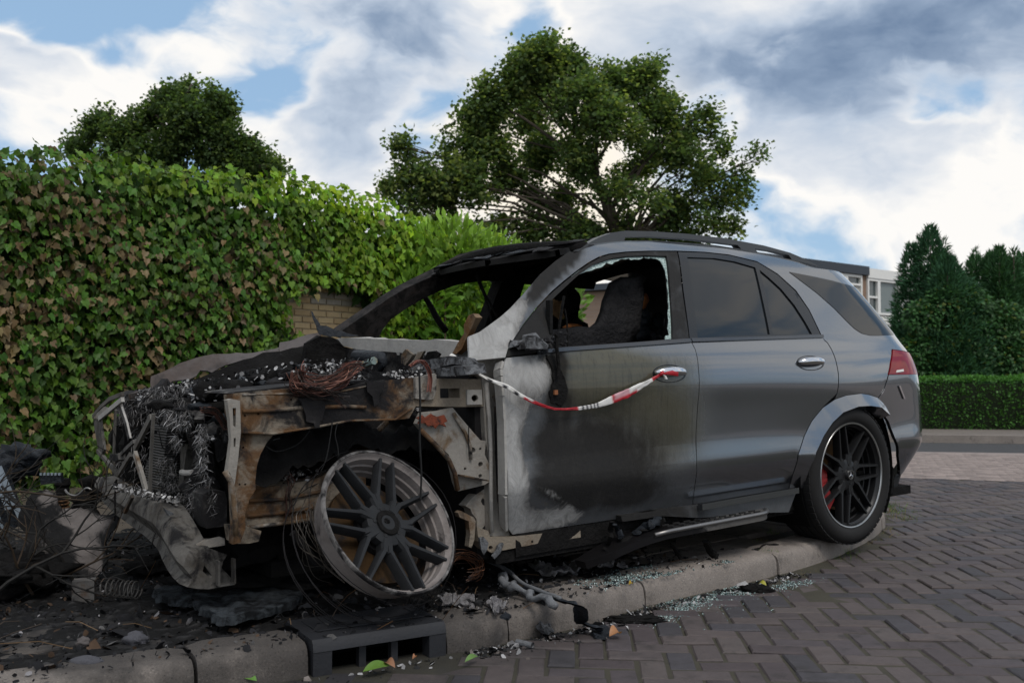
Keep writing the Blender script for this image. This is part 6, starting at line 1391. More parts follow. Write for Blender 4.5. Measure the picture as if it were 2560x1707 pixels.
# ------------------------------------------------------------------ barrier tape tied from the wing to the door handle
M_TAPE = tinted('tape_plastic', .4, noise_var=.08, vscale=8, trans=.15, spec=.5)
RED, WHT, BLK, PNK = (.42, .012, .022), (.72, .70, .70), (.02, .02, .022), (.62, .36, .40)
def tape():
    q = zz('C', (1428, 1128), (1470, 1150), (1530, 1195), (1600, 1250), (1680, 1295)) + zz('E', (60, 135), (120, 160), (205, 195), (285, 248), (370, 292), (460, 328), (530, 346), (590, 350), (650, 348), (720, 343), (790, 332), (850, 318), (920, 290), (1000, 258), (1075, 225), (1150, 183), (1215, 148), (1255, 122), (1300, 97))
    hw = [10, 13, 11, 9, 8, 9, 12, 15, 13, 12, 10, 8, 8, 9, 13, 15, 18, 26, 31, 30, 22, 14, 11, 10]
    ys = [.84, .86, .88, .90, .92, .94, .965, .985, .99, .99, .985, .98, .978, .977, .976, .976, .976, .978, .98, .982, .985, .988, .99, .99]
    q = smooth_path([(x, y, h / 2.852, d) for (x, y), h, d in zip(q, hw, ys)], 5); n = len(q); pos_ = []; L = [0.0]
    for x, y, h, d in q: pos_.append(Vector(car_plane(x, y, 1, d)))
    for a, b in zip(pos_, pos_[1:]): L.append(L[-1] + (b - a).length)
    tot = L[-1]; mb = MB(); vs_ = []; cs = []; K = 4
    for i in range(n):
        d = (pos_[min(i + 1, n - 1)] - pos_[max(i - 1, 0)]).normalized(); up = Vector((0, 1, 0)).cross(d).normalized(); up = up if up.z > 0 else -up
        h = q[i][2] / FOCAL * 4.3; t = L[i] / tot
        for k in range(K + 1):
            s = k / K * 2 - 1; c = WHT
            if t < .045: c = WHT
            elif t < .30: c = BLK if (int(t * 58) % 3 == 0 and s < .3) else WHT
            elif t < .56: c = RED
            elif t < .66: c = BLK if (int(t * 120) % 2 == 0) else WHT
            elif t < .73: c = WHT
            elif t < .86: c = RED if s < -.25 - (t - .73) * 2 or t < .745 else (PNK if t < .82 else WHT)
            elif t < .945: c = WHT
            else: c = RED
            if .345 > t > .30 and s > .5 - (t - .30) * 20: c = WHT
            wz = .006 * mnoise.noise(Vector((L[i] * 30, k * 2.1, 1))); vs_.append(pos_[i] + up * (s * h * (1 + .12 * mnoise.noise(Vector((L[i] * 40, k, 5))))) + Vector((0, wz + .004 * (k % 2), 0))); cs.append(c)
    fs = [(i * (K + 1) + k, (i + 1) * (K + 1) + k, (i + 1) * (K + 1) + k + 1, i * (K + 1) + k + 1) for i in range(n - 1) for k in range(K)]
    m = len(vs_); back = [v + Vector((0, -.0015, 0)) for v in vs_]
    mb.v = [tuple(CO + FW * v.x + OUT * v.y + UPV * v.z) for v in vs_ + back]; mb.f = fs + [tuple(j + m for j in f[::-1]) for f in fs]; mb.c = cs + cs
    e = [i for i in range(n)]
    org = W(*pos_[0]); t_ = empty('barrier_tape', tuple(org), 'red and white barrier tape slung from the burnt wing to the door handle', 'tape')
    mb.build('tape', M_TAPE, t_, origin=org, smooth=True)
    k = MB(); a = [W(*car_plane(x, y, 1, .995)) for x, y in zz('E', (1285, 105), (1300, 92), (1315, 98))]; k.tube(a, [.006, .012, .008], 8, RED); k.build('knot', M_TAPE, t_, origin=org, smooth=True)
    for nm, pts, c in (('tape_end', [(1305, 98, 5), (1340, 92, 12), (1385, 90, 20), (1414, 96, 20)], RED), ('tape_end', [(1305, 100, 4), (1320, 115, 9), (1328, 135, 11)], WHT)):
        f = MB(); v = []
        for x, y, h in pts:
            dx, dy = (0, 1) if c == RED else (1, 0)
            for s in (-1, 0, 1): v.append(W(*car_plane(500 * 0 + 1200 + (x + dx * s * h) / 2.852, 900 + (y + dy * s * h) / 2.852, 1, 1.0 + .006 * (s == 0))))
        nn_ = len(pts); f.add(v + [p - OUT * .0012 for p in v], [(i * 3 + j, i * 3 + 3 + j, i * 3 + 4 + j, i * 3 + 1 + j) for i in range(nn_ - 1) for j in (0, 1)] + [(nn_ * 3 + i * 3 + 1 + j, nn_ * 3 + i * 3 + 4 + j, nn_ * 3 + i * 3 + 3 + j, nn_ * 3 + i * 3 + j) for i in range(nn_ - 1) for j in (0, 1)], c)
        f.build(nm, M_TAPE, t_, origin=org, smooth=True)
tape()
# charred strips that hang from the sill and the burnt end of the running board
for pts, r, mt in (([(940,1150), (930,1210), (935,1260), (905,1330), (890,1345)], .010, M_CHAR), ([(960,1170), (985,1210), (1005,1262)], .014, M_CHARBLUE), ([(1115,1230), (1160,1195), (1225,1165), (1290,1130)], .020, M_CHARBLUE), ([(1140,1215), (1230,1200), (1315,1135)], .016, M_CHAR),
                   ([(900,1400), (950,1340), (1040,1290), (1150,1250)], .022, M_CHAR), ([(920,1420), (1000,1330), (1090,1300), (1200,1270), (1330,1240)], .018, M_CHAR), ([(1005,1360), (1060,1320), (1115,1290)], .011, M_ASHY), ([(960,1420), (985,1380), (1000,1350)], .012, M_CHAR), ([(1370,1300), (1400,1360), (1440,1410)], .014, M_CHAR), ([(1610,1290), (1640,1360), (1690,1400)], .02, M_CHAR)):
    b = MB(); g_ = [car_plane(x, y, 1, .95 - .05 * (i % 2)) for i, (x, y) in enumerate(zz('E', *pts))]; sp_ = smooth_path(g_, 4)
    b.tube(sp_, [r * (1 + .5 * mnoise.noise(Vector(p) * 40)) for p in sp_], 6, (.0, .5, 0), squash=.45); b.build('charred_strip', mt, car)

# ------------------------------------------------------------------ fallen pieces
PZ = .125
def gthing(name, label, cat, mat, pxs, z=PZ, t=.02, res=.03, rough=(.01, 14), ragged=.004, group=None, tilt=(0, 0), sharp=40, tint=(0, 0, 0)):
    P3 = [on_ground(x, y, z) for x, y in pxs]; c = sum(P3, Vector((0, 0, 0))) / len(P3); c.z = z
    fn = lambda a, b: (a, b, t + a * tilt[0] + b * tilt[1]); o = sheet(name, [((p - c).x, (p - c).y) for p in P3], fn, res, t, mat, None, (), (0, 0, 1), None, ragged=ragged, rough=rough, sharp=sharp)
    o.location = c; return tag(o, label, cat, group)
M_BOARD = burnt('charred_board', ash=(.06, .07, .08), rust=(.03, .033, .037), soot=(.010, .011, .013), k=(.45, .5), scale=13, metal=0, rough=.7, bump=1.0, seed=31)
gthing('charred_board', 'flat blue-grey charred board lying on the sooty pavement below the car nose', 'board', M_BOARD, zz('G', (1010,635), (1040,605), (1200,590), (1440,598), (1660,570), (1850,580), (1880,610), (1965,645), (1960,680), (1880,720), (1700,770), (1600,795), (1480,825), (1420,800), (1330,770), (1230,700), (1100,680), (1030,665)), z=.135, t=.03, rough=(.014, 13), ragged=.013, res=.016)
# burnt wing panel standing at the left
def wing_panel():
    pts = zz('Q', (135,725), (150,660), (190,600), (220,520), (300,498), (340,520), (375,545), (378,600), (410,640), (465,648), (520,640), (600,662), (640,690), (700,692), (790,668), (797,735), (742,820), (705,900), (722,1000), (690,1090), (640,1150), (560,1165), (540,1100), (470,1060), (330,1042), (190,1002), (208,900), (192,800), (160,760))
    Y0 = 4.35; P3 = [at_depth(x, y, Y0) for x, y in pts]; c = Vector((at_depth(160, 1300, Y0).x, Y0, .1))
    def fn(a, b): return (a, .10 * math.sin(a * 4.0 + .6) + .16 * (b - .3) - .22 * max(0, a - .12) ** 1.0, b)
    o = sheet('car_panel', [(p.x - c.x, p.z - c.z) for p in P3], fn, .02, .012, M_WINGP, None, (), (0, -1, 0), lambda x, y: (0, 0, 0), rough=(.014, 7), ragged=.006)
    me = o.data; ca_ = me.color_attributes['tint']; n = len(me.vertices)
    for i, v in enumerate(me.vertices):
        px, py = project(v.co + c); x, y = (px) * 2.85, (py - 1050) * 2.85
        a = sum(k * math.exp(-((x - u) / ru) ** 2 - ((y - w) / rv) ** 2) for u, w, ru, rv, k in ((520, 690, 90, 60, 1.2), (560, 850, 50, 60, .9), (660, 740, 90, 60, .8), (620, 950, 90, 110, .55), (340, 560, 60, 50, .5), (690, 1000, 40, 120, .5)))
        ca_.data[i].color = (a, .28 - a * .5, 0, 1)
    o.location = c; tag(o, 'torn burnt body panel with pale ash patches leaning upright left of the crash beam', 'car panel')
M_WINGP = burnt('burnt_wing', ash=(.20, .18, .172), rust=(.12, .104, .10), soot=(.018, .018, .019), k=(.42, .52), scale=5, metal=.1, bump=.35, seed=41)
wing_panel()
def damper():
    Y = 5.0; a = at_depth(157, 1196, Y); base = Vector((a.x, Y, .1)); t = empty('shock_absorber', tuple(base), 'rusty coil spring shock absorber standing upright behind the torn panel', 'shock absorber')
    zt = a.z - .1; b = MB(); b.tube([(0, 0, 0), (0, 0, zt - .10)], .020, 12, (0, .4, 0)); b.build('damper_body', M_SOOTY, t)
    h = MB(); h.lathe([(0, 0), (.034, 0), (.040, -.03), (.030, -.045), (.034, -.055), (.030, -.085), (.0, -.085)], 18, Matrix.Translation((0, 0, zt)) @ Matrix.Rotation(R(90), 4, 'X'), (0, .8, 0)); h.build('collar', M_CHAR, t, sharp=40)
    s = MB(); s.tube([(.032 * math.cos(a_), .032 * math.sin(a_), .02 + (zt - .13) * a_ / (2 * math.pi * 15)) for a_ in np.linspace(0, 2 * math.pi * 15, 240)], .0058, 6, (0, 0, .9)); s.build('spring', M_RUSTY, t, smooth=True)
damper()
c = at_depth(215, 1245, 4.95); mb = MB()
mb.box((0, 0, .16), (.17, .14, .36), col=(0, .8, 0)); mb2 = MB()
for k in range(9): mb2.blob((rng.uniform(-.07, .07), rng.uniform(-.06, .06), .06 + .04 * k), (.06, .06, .045), 90 + k, .5, 2, (0, .8, 0))
t = empty('charred_block', (c.x, c.y, .1), 'black charred block standing behind the far end of the crash beam', 'burnt block'); mb2.build('melted_core', M_CHAR, t, smooth=True)
b = MB(); b.tube(smooth_path([(-.08, -.06, .36), (-.05, -.08, .34), (-.01, -.08, .335), (.03, -.07, .37), (.06, -.07, .36)], 5), .006, 6); b.build('wire', M_ALU, t, smooth=True)
# pale slatted panel at the left edge
def slats():
    Y = 4.55; c = at_depth(20, 1280, Y); org = Vector((c.x, Y, .1)); t = empty('grille_panel', tuple(org), 'pale slatted plastic panel half hidden by burnt twigs at the left edge', 'panel')
    for k, (x0, y0, x1, y1) in enumerate(((-60, 300, 60, 640), (-10, 330, 150, 700), (-70, 480, 40, 790), (-60, 640, 110, 760))):
        a, b_ = at_depth(x0 / 2.85, 1050 + y0 / 2.85, Y + .03 * k), at_depth(x1 / 2.85, 1050 + y1 / 2.85, Y + .03 * k); m = MB(); m.bar(a - org, b_ - org, .012, .034, (0, 1, 0)); m.build('slat', M_SLAT, t)
    m = MB(); q = [at_depth(x / 2.85, 1050 + y / 2.85, Y + .05) - org for x, y in ((-80, 300), (30, 320), (150, 700), (120, 760), (-80, 800))]; m.add(q + [p + Vector((0, .03, 0)) for p in q], [(0, 1, 2, 3, 4), (9, 8, 7, 6, 5)] + [(i, i + 5, (i + 1) % 5 + 5, (i + 1) % 5) for i in range(5)]); m.build('back_plate', M_CHARBLUE, t)
M_SLAT = simple('sooty_pale_plastic', (.22, .26, .30), .5, bump=(40, .4, .006), var=.5, vscale=9)
slats()
def crumple(name, label, cat, px, Y, size, mat, seed, n=5, colr=(0, .4, 0)):
    c = at_depth(px[0], px[1], Y) if Y else on_ground(px[0], px[1], .012); c.z = max(c.z, .1 + size[2] * .5) if Y else .012; mb = MB()
    for k in range(n): mb.blob((rng.uniform(-.6, .6) * size[0], rng.uniform(-.6, .6) * size[1], rng.uniform(-.4, .4) * size[2]), tuple(np.array(size) * rng.uniform(.5, .9)), seed + k, .7, 3, colr, None, 2.2)
    o = mb.build(name, mat, None, smooth=True); o.location = c; return tag(o, label, cat)
crumple('melted_heap', 'crumpled black melted plastic on top of the slatted panel', 'melted plastic', (45, 1150), 4.75, (.14, .10, .09), M_CHARBLUE, 120)
c = crumple('melted_heap', 'dark burnt heap under the slatted panel at the left edge', 'burnt heap', (-60, 1430), 4.0, (.22, .2, .08), M_CHAR, 140, 8)
crumple('melted_heap', 'black heap of burnt engine parts beneath the crash beam', 'burnt heap', (420, 1405), 4.6, (.16, .16, .05), M_CHAR, 180, 7)
crumple('melted_heap', 'broad heap of soot and wire beneath the engine bay', 'burnt heap', (560, 1440), 4.2, (.35, .22, .05), M_CHAR, 200, 8)
crumple('melted_heap', 'small fuzzy black lump in the gutter by the yellow leaf', 'burnt lump', tuple(zz('I', (860, 605))[0]), None, (.06, .035, .025), M_CHAR, 220, 6)
crumple('melted_heap', 'long black charred lump in the gutter beside the broken glass', 'burnt lump', tuple(zz('I', (190, 775))[0]), None, (.09, .035, .015), M_CHAR, 240, 7)
t = empty('cable_chain', tuple(at_depth(130, 1195, 4.7)), 'short black toothed strip lying behind the torn panel', 'strip'); m = MB()
m.bar((-.05, 0, -.01), (.05, 0, .004), .03, .045); m.build('strip', M_CHARBLUE, t)
for k in range(6):
    m = MB(); m.box((-.045 + k * .018, -.018, .022), (.008, .012, .012)); m.build('tooth', M_SLAT, t)
# coil spring on the ground
c = on_ground(*zz('G', (755, 575))[0], .15); mb = MB(); tot = 2 * math.pi * 9; pts = []
for a in np.linspace(0, tot, 200):
    f = a / tot; pts.append((-.10 + .20 * (f ** .75), .035 * math.cos(a), .035 * math.sin(a) * (1.0)))
mb.tube(pts, .0032, 5, (.2, 0, .3)); o = mb.build('coil_spring', M_SOOTY, None, smooth=True); o.location = c; o.rotation_euler = (0, .05, -.15); tag(o, 'stretched thin coil spring lying on its side on the sooty ground', 'spring')
mb = MB(); mb.box((0, 0, .045), (.085, .07, .09), Matrix.Rotation(.3, 3, 'Z'), (.3, 0, 0)); o = mb.build('scorched_block', M_SOOTY, None); o.location = on_ground(*zz('G', (548, 660))[0], .1); tag(o, 'small grey scorched square block next to the coil spring', 'block')
def nugget(name, label, px, size, mat, seed, cat='lump', amp=.5, z=.10):
    c = on_ground(*px, z); mb = MB(); mb.blob((0, 0, size[2] * .6), size, seed, amp, 3, (.9, -.3, -.5), None, 1.8); o = mb.build(name, mat, None, smooth=True); o.location = c; return tag(o, label, cat)
M_MOLT = burnt('molten_aluminium', ash=(.34, .325, .33), rust=(.18, .17, .18), soot=(.05, .05, .052), k=(.45, .36), scale=30, metal=.5, rough=.45, bump=.9, seed=51)
M_PALEROCK = burnt('pale_slag', ash=(.15, .15, .17), rust=(.14, .14, .16), soot=(.03, .03, .035), k=(.45, .33), scale=40, metal=0, bump=1.0, seed=53)
nugget('slag_lump', 'pale blue-grey slag lump on the pavement left of the gully', zz('G', (885, 940))[0], (.040, .028, .026), M_PALEROCK, 3)
nugget('slag_lump', 'brownish slag lump left of the pale slag lump', zz('G', (545, 950))[0], (.026, .02, .018), M_BROWNASH, 5)
nugget('paving_stone', 'grey flat stone poking from the soot near the left kerb', zz('G', (560, 1080))[0], (.055, .03, .02), M_PALEROCK, 7, 'stone', .25)
gthing('metal_splash', 'bright frozen splash of molten aluminium above the gully', 'metal splash', M_MOLT, zz('H', (612,738), (630,722), (680,726), (722,735), (720,748), (660,752)), z=.112, t=.012, res=.012, rough=(.012, 50), ragged=.006)
gthing('metal_splash', 'wide crusty aluminium splash right of the front wheel', 'metal splash', M_MOLT, zz('H', (1030,650), (1110,630), (1200,625), (1260,645), (1250,690), (1270,715), (1180,700), (1100,690), (1060,680)), z=.112, t=.012, res=.014, rough=(.022, 40), ragged=.012)
gthing('metal_splash', 'long curled aluminium strip on the soot below the door', 'metal splash', M_MOLT, zz('H', (1620,432), (1665,405), (1720,430), (1800,448), (1900,430), (1925,415), (1965,448), (1940,465), (1850,480), (1790,492), (1700,480)), z=.112, t=.012, res=.018, rough=(.03, 22), ragged=.008)
gthing('metal_splash', 'small crusty aluminium piece behind the broken glass', 'metal splash', M_MOLT, zz('H', (2060,415), (2175,400), (2178,435), (2080,440)), z=.112, t=.014, res=.014, rough=(.022, 40), ragged=.006)
gthing('metal_splash', 'little pale aluminium wedge behind the broken glass', 'metal splash', M_MOLT, zz('H', (2205,440), (2240,415), (2268,438)), z=.112, t=.014, res=.014, rough=(.012, 40))
gthing('metal_splash', 'upright aluminium sliver on the kerb edge right of the gully', 'metal splash', M_MOLT, zz('H', (1365,690), (1420,650), (1440,690), (1460,720), (1400,740)), z=.122, t=.012, res=.014, rough=(.03, 40), ragged=.006)
# burnt strip over the kerb
def burnt_strip():
    pts = [((1320,395), .16), ((1400,430), .17), ((1490,478), .16), ((1545,530), .15), ((1600,570), .15), ((1720,620), .15), ((1850,668), .15), ((1930,690), .15), ((1962,730), .12), ((1975,800), .05), ((2040,830), .04), ((2110,848), .03)]
    P3 = [on_ground(*zz('H', p)[0], z) for p, z in pts]; org = P3[5].copy(); org.z = .12; t = empty('burnt_strip', tuple(org), 'long charred trim strip lying across the kerb beside the front door', 'trim strip'); q = smooth_path([tuple(p - org) for p in P3], 6)
    def rb(a, b, w, mat, up=(0, 0, 1)):
        m = MB(); vs_ = []; seg = q[a:b]; n = len(seg)
        for i, p in enumerate(seg):
            d = Vector(seg[min(i + 1, n - 1)]) - Vector(seg[max(i - 1, 0)]); sd_ = d.cross(Vector(up)).normalized(); k = 1 + .35 * mnoise.noise(Vector(p) * 25)
            for s, h in ((-1, 0), (-.3, .012), (.4, .006), (1, .014)): vs_.append(Vector(p) + sd_ * (s * w * k) + Vector((0, 0, h + .008 * mnoise.noise(Vector(p) * 40 + Vector((s, 0, 0))))))
        m.add(vs_ + [v + Vector((0, 0, -.006)) for v in vs_], [(i * 4 + j, i * 4 + 4 + j, i * 4 + 5 + j, i * 4 + 1 + j) for i in range(n - 1) for j in range(3)] + [(4 * n + i * 4 + 1 + j, 4 * n + i * 4 + 5 + j, 4 * n + i * 4 + 4 + j, 4 * n + i * 4 + j) for i in range(n - 1) for j in range(3)], (0, .2, 0)); m.build('strip', mat, t, sharp=40)
    rb(24, len(q), .028, M_CHARBLUE)
    m = MB(); m.tube([Vector(p) + Vector((0, 0, .012)) for p in q[:36]], [.008 + .004 * abs(mnoise.noise(Vector(p) * 60)) for p in q[:36]], 6, (.6, 0, 0)); m.build('ash_core', M_ASHDARK, t, smooth=True)
    m = MB(); m.tube([Vector(p) + Vector((-.05 + .02 * math.sin(i), -.035, .01 + .012 * math.sin(i * 1.7))) for i, p in enumerate(q[14:40])], [.014 + .008 * mnoise.noise(Vector(p) * 50) for p in q[14:40]], 6, (.4, 0, 0)); m.build('ash_sleeve', M_ASHDARK, t, smooth=True)
burnt_strip()
gthing('scorched_sheet', 'black scorched plastic sheet lying in the gutter at the end of the strip', 'plastic sheet', M_CHARBLUE, zz('H', (2030,880), (2060,850), (2130,845), (2180,870), (2130,900), (2060,905)), z=.012, t=.012, res=.02, rough=(.012, 20))
gthing('scorched_sheet', 'upright curled grey scrap against the kerb face', 'scrap', M_ASHDARK, zz('H', (1700,770), (1770,755), (1775,800), (1740,880), (1705,860)), z=.03, t=.03, res=.014, rough=(.03, 20))
gthing('scorched_sheet', 'dark square scrap lying on the kerb right of the gully', 'scrap', M_CHARBLUE, zz('H', (1435,770), (1475,740), (1512,765), (1490,778)), z=.122, t=.008, res=.012, rough=(.006, 30))
mb = MB(); a = on_ground(*zz('H', (1548,925))[0], .018); b_ = on_ground(*zz('H', (1650,948))[0], .018); mb.tube([Vector((0, 0, 0)), b_ - a], .012, 12, (.7, 0, 0), False); mb.tube([b_ - a, Vector((0, 0, 0))], .009, 12, (.7, 0, 0), False); o = mb.build('metal_tube', M_ASHDARK, None, sharp=40); o.location = a; tag(o, 'short grey metal tube lying in the gutter debris', 'tube')
mb = MB(); pts = smooth_path([on_ground(*p, .115) for p in zz('I', (845,392), (880,380), (915,360), (950,362), (990,358))], 5); mb.tube([Vector(p) - Vector(pts[0]) for p in pts], [.008 + .005 * mnoise.noise(Vector(p) * 30) for p in pts], 6); o = mb.build('burnt_hose', M_CHAR, None, smooth=True); o.location = pts[0]; tag(o, 'short twisted burnt hose on the pavement before the rear wheel', 'hose')

# leaves that blew into the gutter
M_GLEAF = tinted('fallen_leaf', .5, noise_var=.3, vscale=60, trans=.15)
def fallen(label, px0, px1, w, col, z=.02, fold=.3):
    a, b_ = on_ground(*px0, z), on_ground(*px1, z); d = (b_ - a); L = d.length; mb = MB(); n = 9; vs_ = []
    for i in range(n):
        t = i / (n - 1); hw = w * math.sin(math.pi * min(1, t * 1.0)) ** .8
        for s in (-1, 0, 1): vs_.append((L * t, s * hw, .004 + abs(s) * hw * fold + .012 * math.sin(t * math.pi)))
    mb.add(vs_, [(i * 3 + j, i * 3 + 3 + j, i * 3 + 4 + j, i * 3 + 1 + j) for i in range(n - 1) for j in (0, 1)], col); o = mb.build('fallen_leaf', M_GLEAF, None, smooth=True); o.location = a; o.rotation_euler = (R(20), 0, math.atan2(d.y, d.x)); return tag(o, label, 'leaf', 'fallen leaves in the gutter')
fallen('large green laurel leaf lying in front of the gully', *zz('H', (540,1125), (722,1085)), .022, (.10, .19, .03))
fallen('small pointed green leaf in the gutter right of the gully', *zz('H', (1205,1062), (1295,1028)), .012, (.12, .22, .06))
fallen('bright green leaf by the kerb left of the gully', *zz('G', (1560,1160), (1680,1185)), .020, (.10, .22, .04))
fallen('orange dead leaf beside the black scorched sheet', *zz('H', (2150,895), (2218,878)), .024, (.34, .16, .07), .02, .8)
fallen('brown dead leaf touching the large green leaf', *zz('H', (690,1075), (755,1100)), .016, (.28, .14, .08), .02, .8)
fallen('tiny orange leaf by the right slot of the gully', *zz('H', (862,1045), (885,1035)), .008, (.30, .13, .06), .02, .6)
fallen('yellow-green leaf on the fuzzy black lump in the gutter', *zz('I', (880,580), (925,588)), .014, (.34, .32, .04), .05, .4)
fallen('yellow leaf in the kerb joint near the broken glass', *zz('I', (158,585), (178,582)), .010, (.40, .26, .03), .125, .5)

# ------------------------------------------------------------------ loose debris, broken glass, twigs, weeds
def ground_z(x, y):
    k = kerb_side(x, y); return .0 if k < -.01 else (.118 if k < .22 else .104)
def field(n, sampler):
    out = []
    while len(out) < n:
        x, y = sampler()
        if k_ok(x, y): out.append((x, y, ground_z(x, y) + .004))
    return np.array(out)
def k_ok(x, y): return not (-.03 < kerb_side(x, y) < .0)
def soot_zone():
    x, y = rng.uniform(-3.0, .9), rng.uniform(2.6, 6.2); d = min(math.hypot(x + 1.0, y - 4.25), math.hypot(x + 2.6, y - 4.0)); 
    while kerb_side(x, y) < .02 or rng.random() > math.exp(-(d / 1.25) ** 2) + .04: x, y = rng.uniform(-3.2, 1.2), rng.uniform(2.5, 6.2); d = min(math.hypot(x + 1.0, y - 4.25), math.hypot(x + 2.6, y - 4.0))
    return x, y
debris = empty('debris', (-1, 4.2, .1)); debris['kind'] = 'stuff'
P = field(8500, soot_zone); n = len(P); g1 = rng.random(n)[:, None]
C = np.where(g1 < .06, np.array((.26, .25, .26)), np.where(g1 < .16, np.array((.09, .087, .087)), np.where(g1 < .27, np.array((.07, .045, .03)), np.array((.016, .016, .018))))) * rng.uniform(.6, 1.3, (n, 1))
flakes('debris_flakes', P - np.array((-1, 4.2, .1)), .0115 * rng.lognormal(0, .6, n), C, debris)
def gutter(s0, s1, w0, w1):
    def f():
        s = rng.uniform(s0, s1); p, d, nn = kerb_at(s); k = -abs(rng.normal()) * w1 - w0; return (p.x + nn.x * k, p.y + nn.y * k)
    return f
sA, sB, sC = kerb_s(-.2, 3.62), kerb_s(.55, 4.28), kerb_s(1.45, 5.1)
P = np.concatenate([field(1300, gutter(sA, sB, .01, .07)), field(500, gutter(sB, sC, .01, .06)), field(260, gutter(0.3, sA, .01, .05))]); n = len(P); g1 = rng.random(n)[:, None]
C = np.where(g1 < .25, np.array((.36, .355, .36)), np.where(g1 < .4, np.array((.15, .13, .12)), np.array((.022, .022, .023)))) * rng.uniform(.6, 1.3, (n, 1))
flakes('debris_flakes', P - np.array((-1, 4.2, .1)), .013 * rng.lognormal(0, .5, n), C, debris)
def kerbtop():
    s = rng.uniform(kerb_s(-.2, 3.62), kerb_s(1.1, 4.8)); p, d, nn = kerb_at(s); k = rng.uniform(.02, .5); return (p.x + nn.x * k, p.y + nn.y * k)
P = field(650, kerbtop); n = len(P); g1 = rng.random(n)[:, None]; C = np.where(g1 < .2, np.array((.34, .33, .33)), np.array((.02, .02, .021))) * rng.uniform(.6, 1.3, (n, 1))
flakes('debris_flakes', P - np.array((-1, 4.2, .1)), .010 * rng.lognormal(0, .5, n), C, debris)
# uneven crust of soot and ash over the tiles
def crust():
    x0, x1, y0, y1, st = -3.2, .75, 2.7, 6.0, .016; nx, ny = int((x1 - x0) / st), int((y1 - y0) / st); vs_ = []; cs = []
    for i in range(nx + 1):
        for j in range(ny + 1):
            x, y = x0 + i * st, y0 + j * st; d = min(math.hypot(x + 1.0, y - 4.35), math.hypot(x + 2.6, y - 4.0)); p = Vector((x * 5, y * 5, 4))
            f = mnoise.fractal(p, .8, 2, 5); f2 = mnoise.fractal(p * 5, .7, 2, 3); c_ = .30 - d * .34 if d > .6 else .10
            h = .104 + .030 * (f * .6 + c_) + .010 * f2; ks = kerb_side(x, y) if d > .8 else 1
            if ks < .25: h -= (.25 - ks) * .25
            vs_.append((x, y, max(h, .06))); g_ = max(0, f2 - .35) * .2; cs.append((.008 + g_ * .4, .0078 + g_ * .39, .008 + g_ * .4))
    mb = MB(); mb.v = vs_; mb.c = cs; mb.f = [(i * (ny + 1) + j, (i + 1) * (ny + 1) + j, (i + 1) * (ny + 1) + j + 1, i * (ny + 1) + j + 1) for i in range(nx) for j in range(ny) if max(vs_[i * (ny + 1) + j][2], vs_[(i + 1) * (ny + 1) + j + 1][2]) > .093]
    o = mb.build('soot_crust', M_CHUNK, None, smooth=True, kind='stuff')
crust()
# glass crumbs
M_CRUMB = tinted('glass_crumb', .12, noise_var=.3, vscale=90, spec=.8, coat=.5)
GV = [(-.5, -.4, 0), (.5, -.35, 0), (.4, .45, 0), (-.4, .4, 0), (-.4, -.35, .6), (.45, -.3, .7), (.35, .4, .55), (-.4, .35, .65)]; GF = [(4, 5, 6), (4, 6, 7), (0, 1, 5), (0, 5, 4), (1, 2, 6), (1, 6, 5), (2, 3, 7), (2, 7, 6), (3, 0, 4), (3, 4, 7)]
def gl(zn, lst, z):
    out = []
    for (x, y, rx, ry, rot, k) in lst:
        for _ in range(k):
            a, b_ = rng.normal() * rx * .5, rng.normal() * ry * .5; c, s = math.cos(R(rot)), math.sin(R(rot)); q = on_ground(*zz(zn, (x + a * c - b_ * s, y + a * s + b_ * c))[0], z); out.append((q.x, q.y, ground_z(q.x, q.y) + .003))
    return out
P = gl('I', [(420, 735, 150, 40, -20, 380), (600, 665, 170, 38, -17, 430), (770, 628, 110, 28, -12, 190), (1040, 588, 90, 22, -10, 160), (1150, 570, 90, 18, -8, 60), (700, 690, 330, 90, -15, 160)], 0) + gl('I', [(330, 540, 220, 24, -3, 260), (130, 560, 120, 30, 0, 180), (720, 470, 50, 10, 0, 60), (210, 495, 120, 14, 0, 90)], .11) + gl('H', [(2180, 540, 90, 40, 0, 110), (2000, 560, 90, 30, 0, 40)], .11)
P = np.array(P); n = len(P); C = np.array([(.11, .17, .165), (.17, .25, .24), (.06, .10, .10), (.30, .37, .36)])[rng.integers(0, 4, n)] * rng.uniform(.5, 1.2, (n, 1))
scatter('broken_glass', GV, GF, P, frames(rand_dirs(n) * np.array((1, 1, .4)), np.array((0, 0, 1.0))[None] + rng.normal(size=(n, 3)) * .5), rng.uniform(.004, .0085, n), C, M_CRUMB, None, 'stuff')
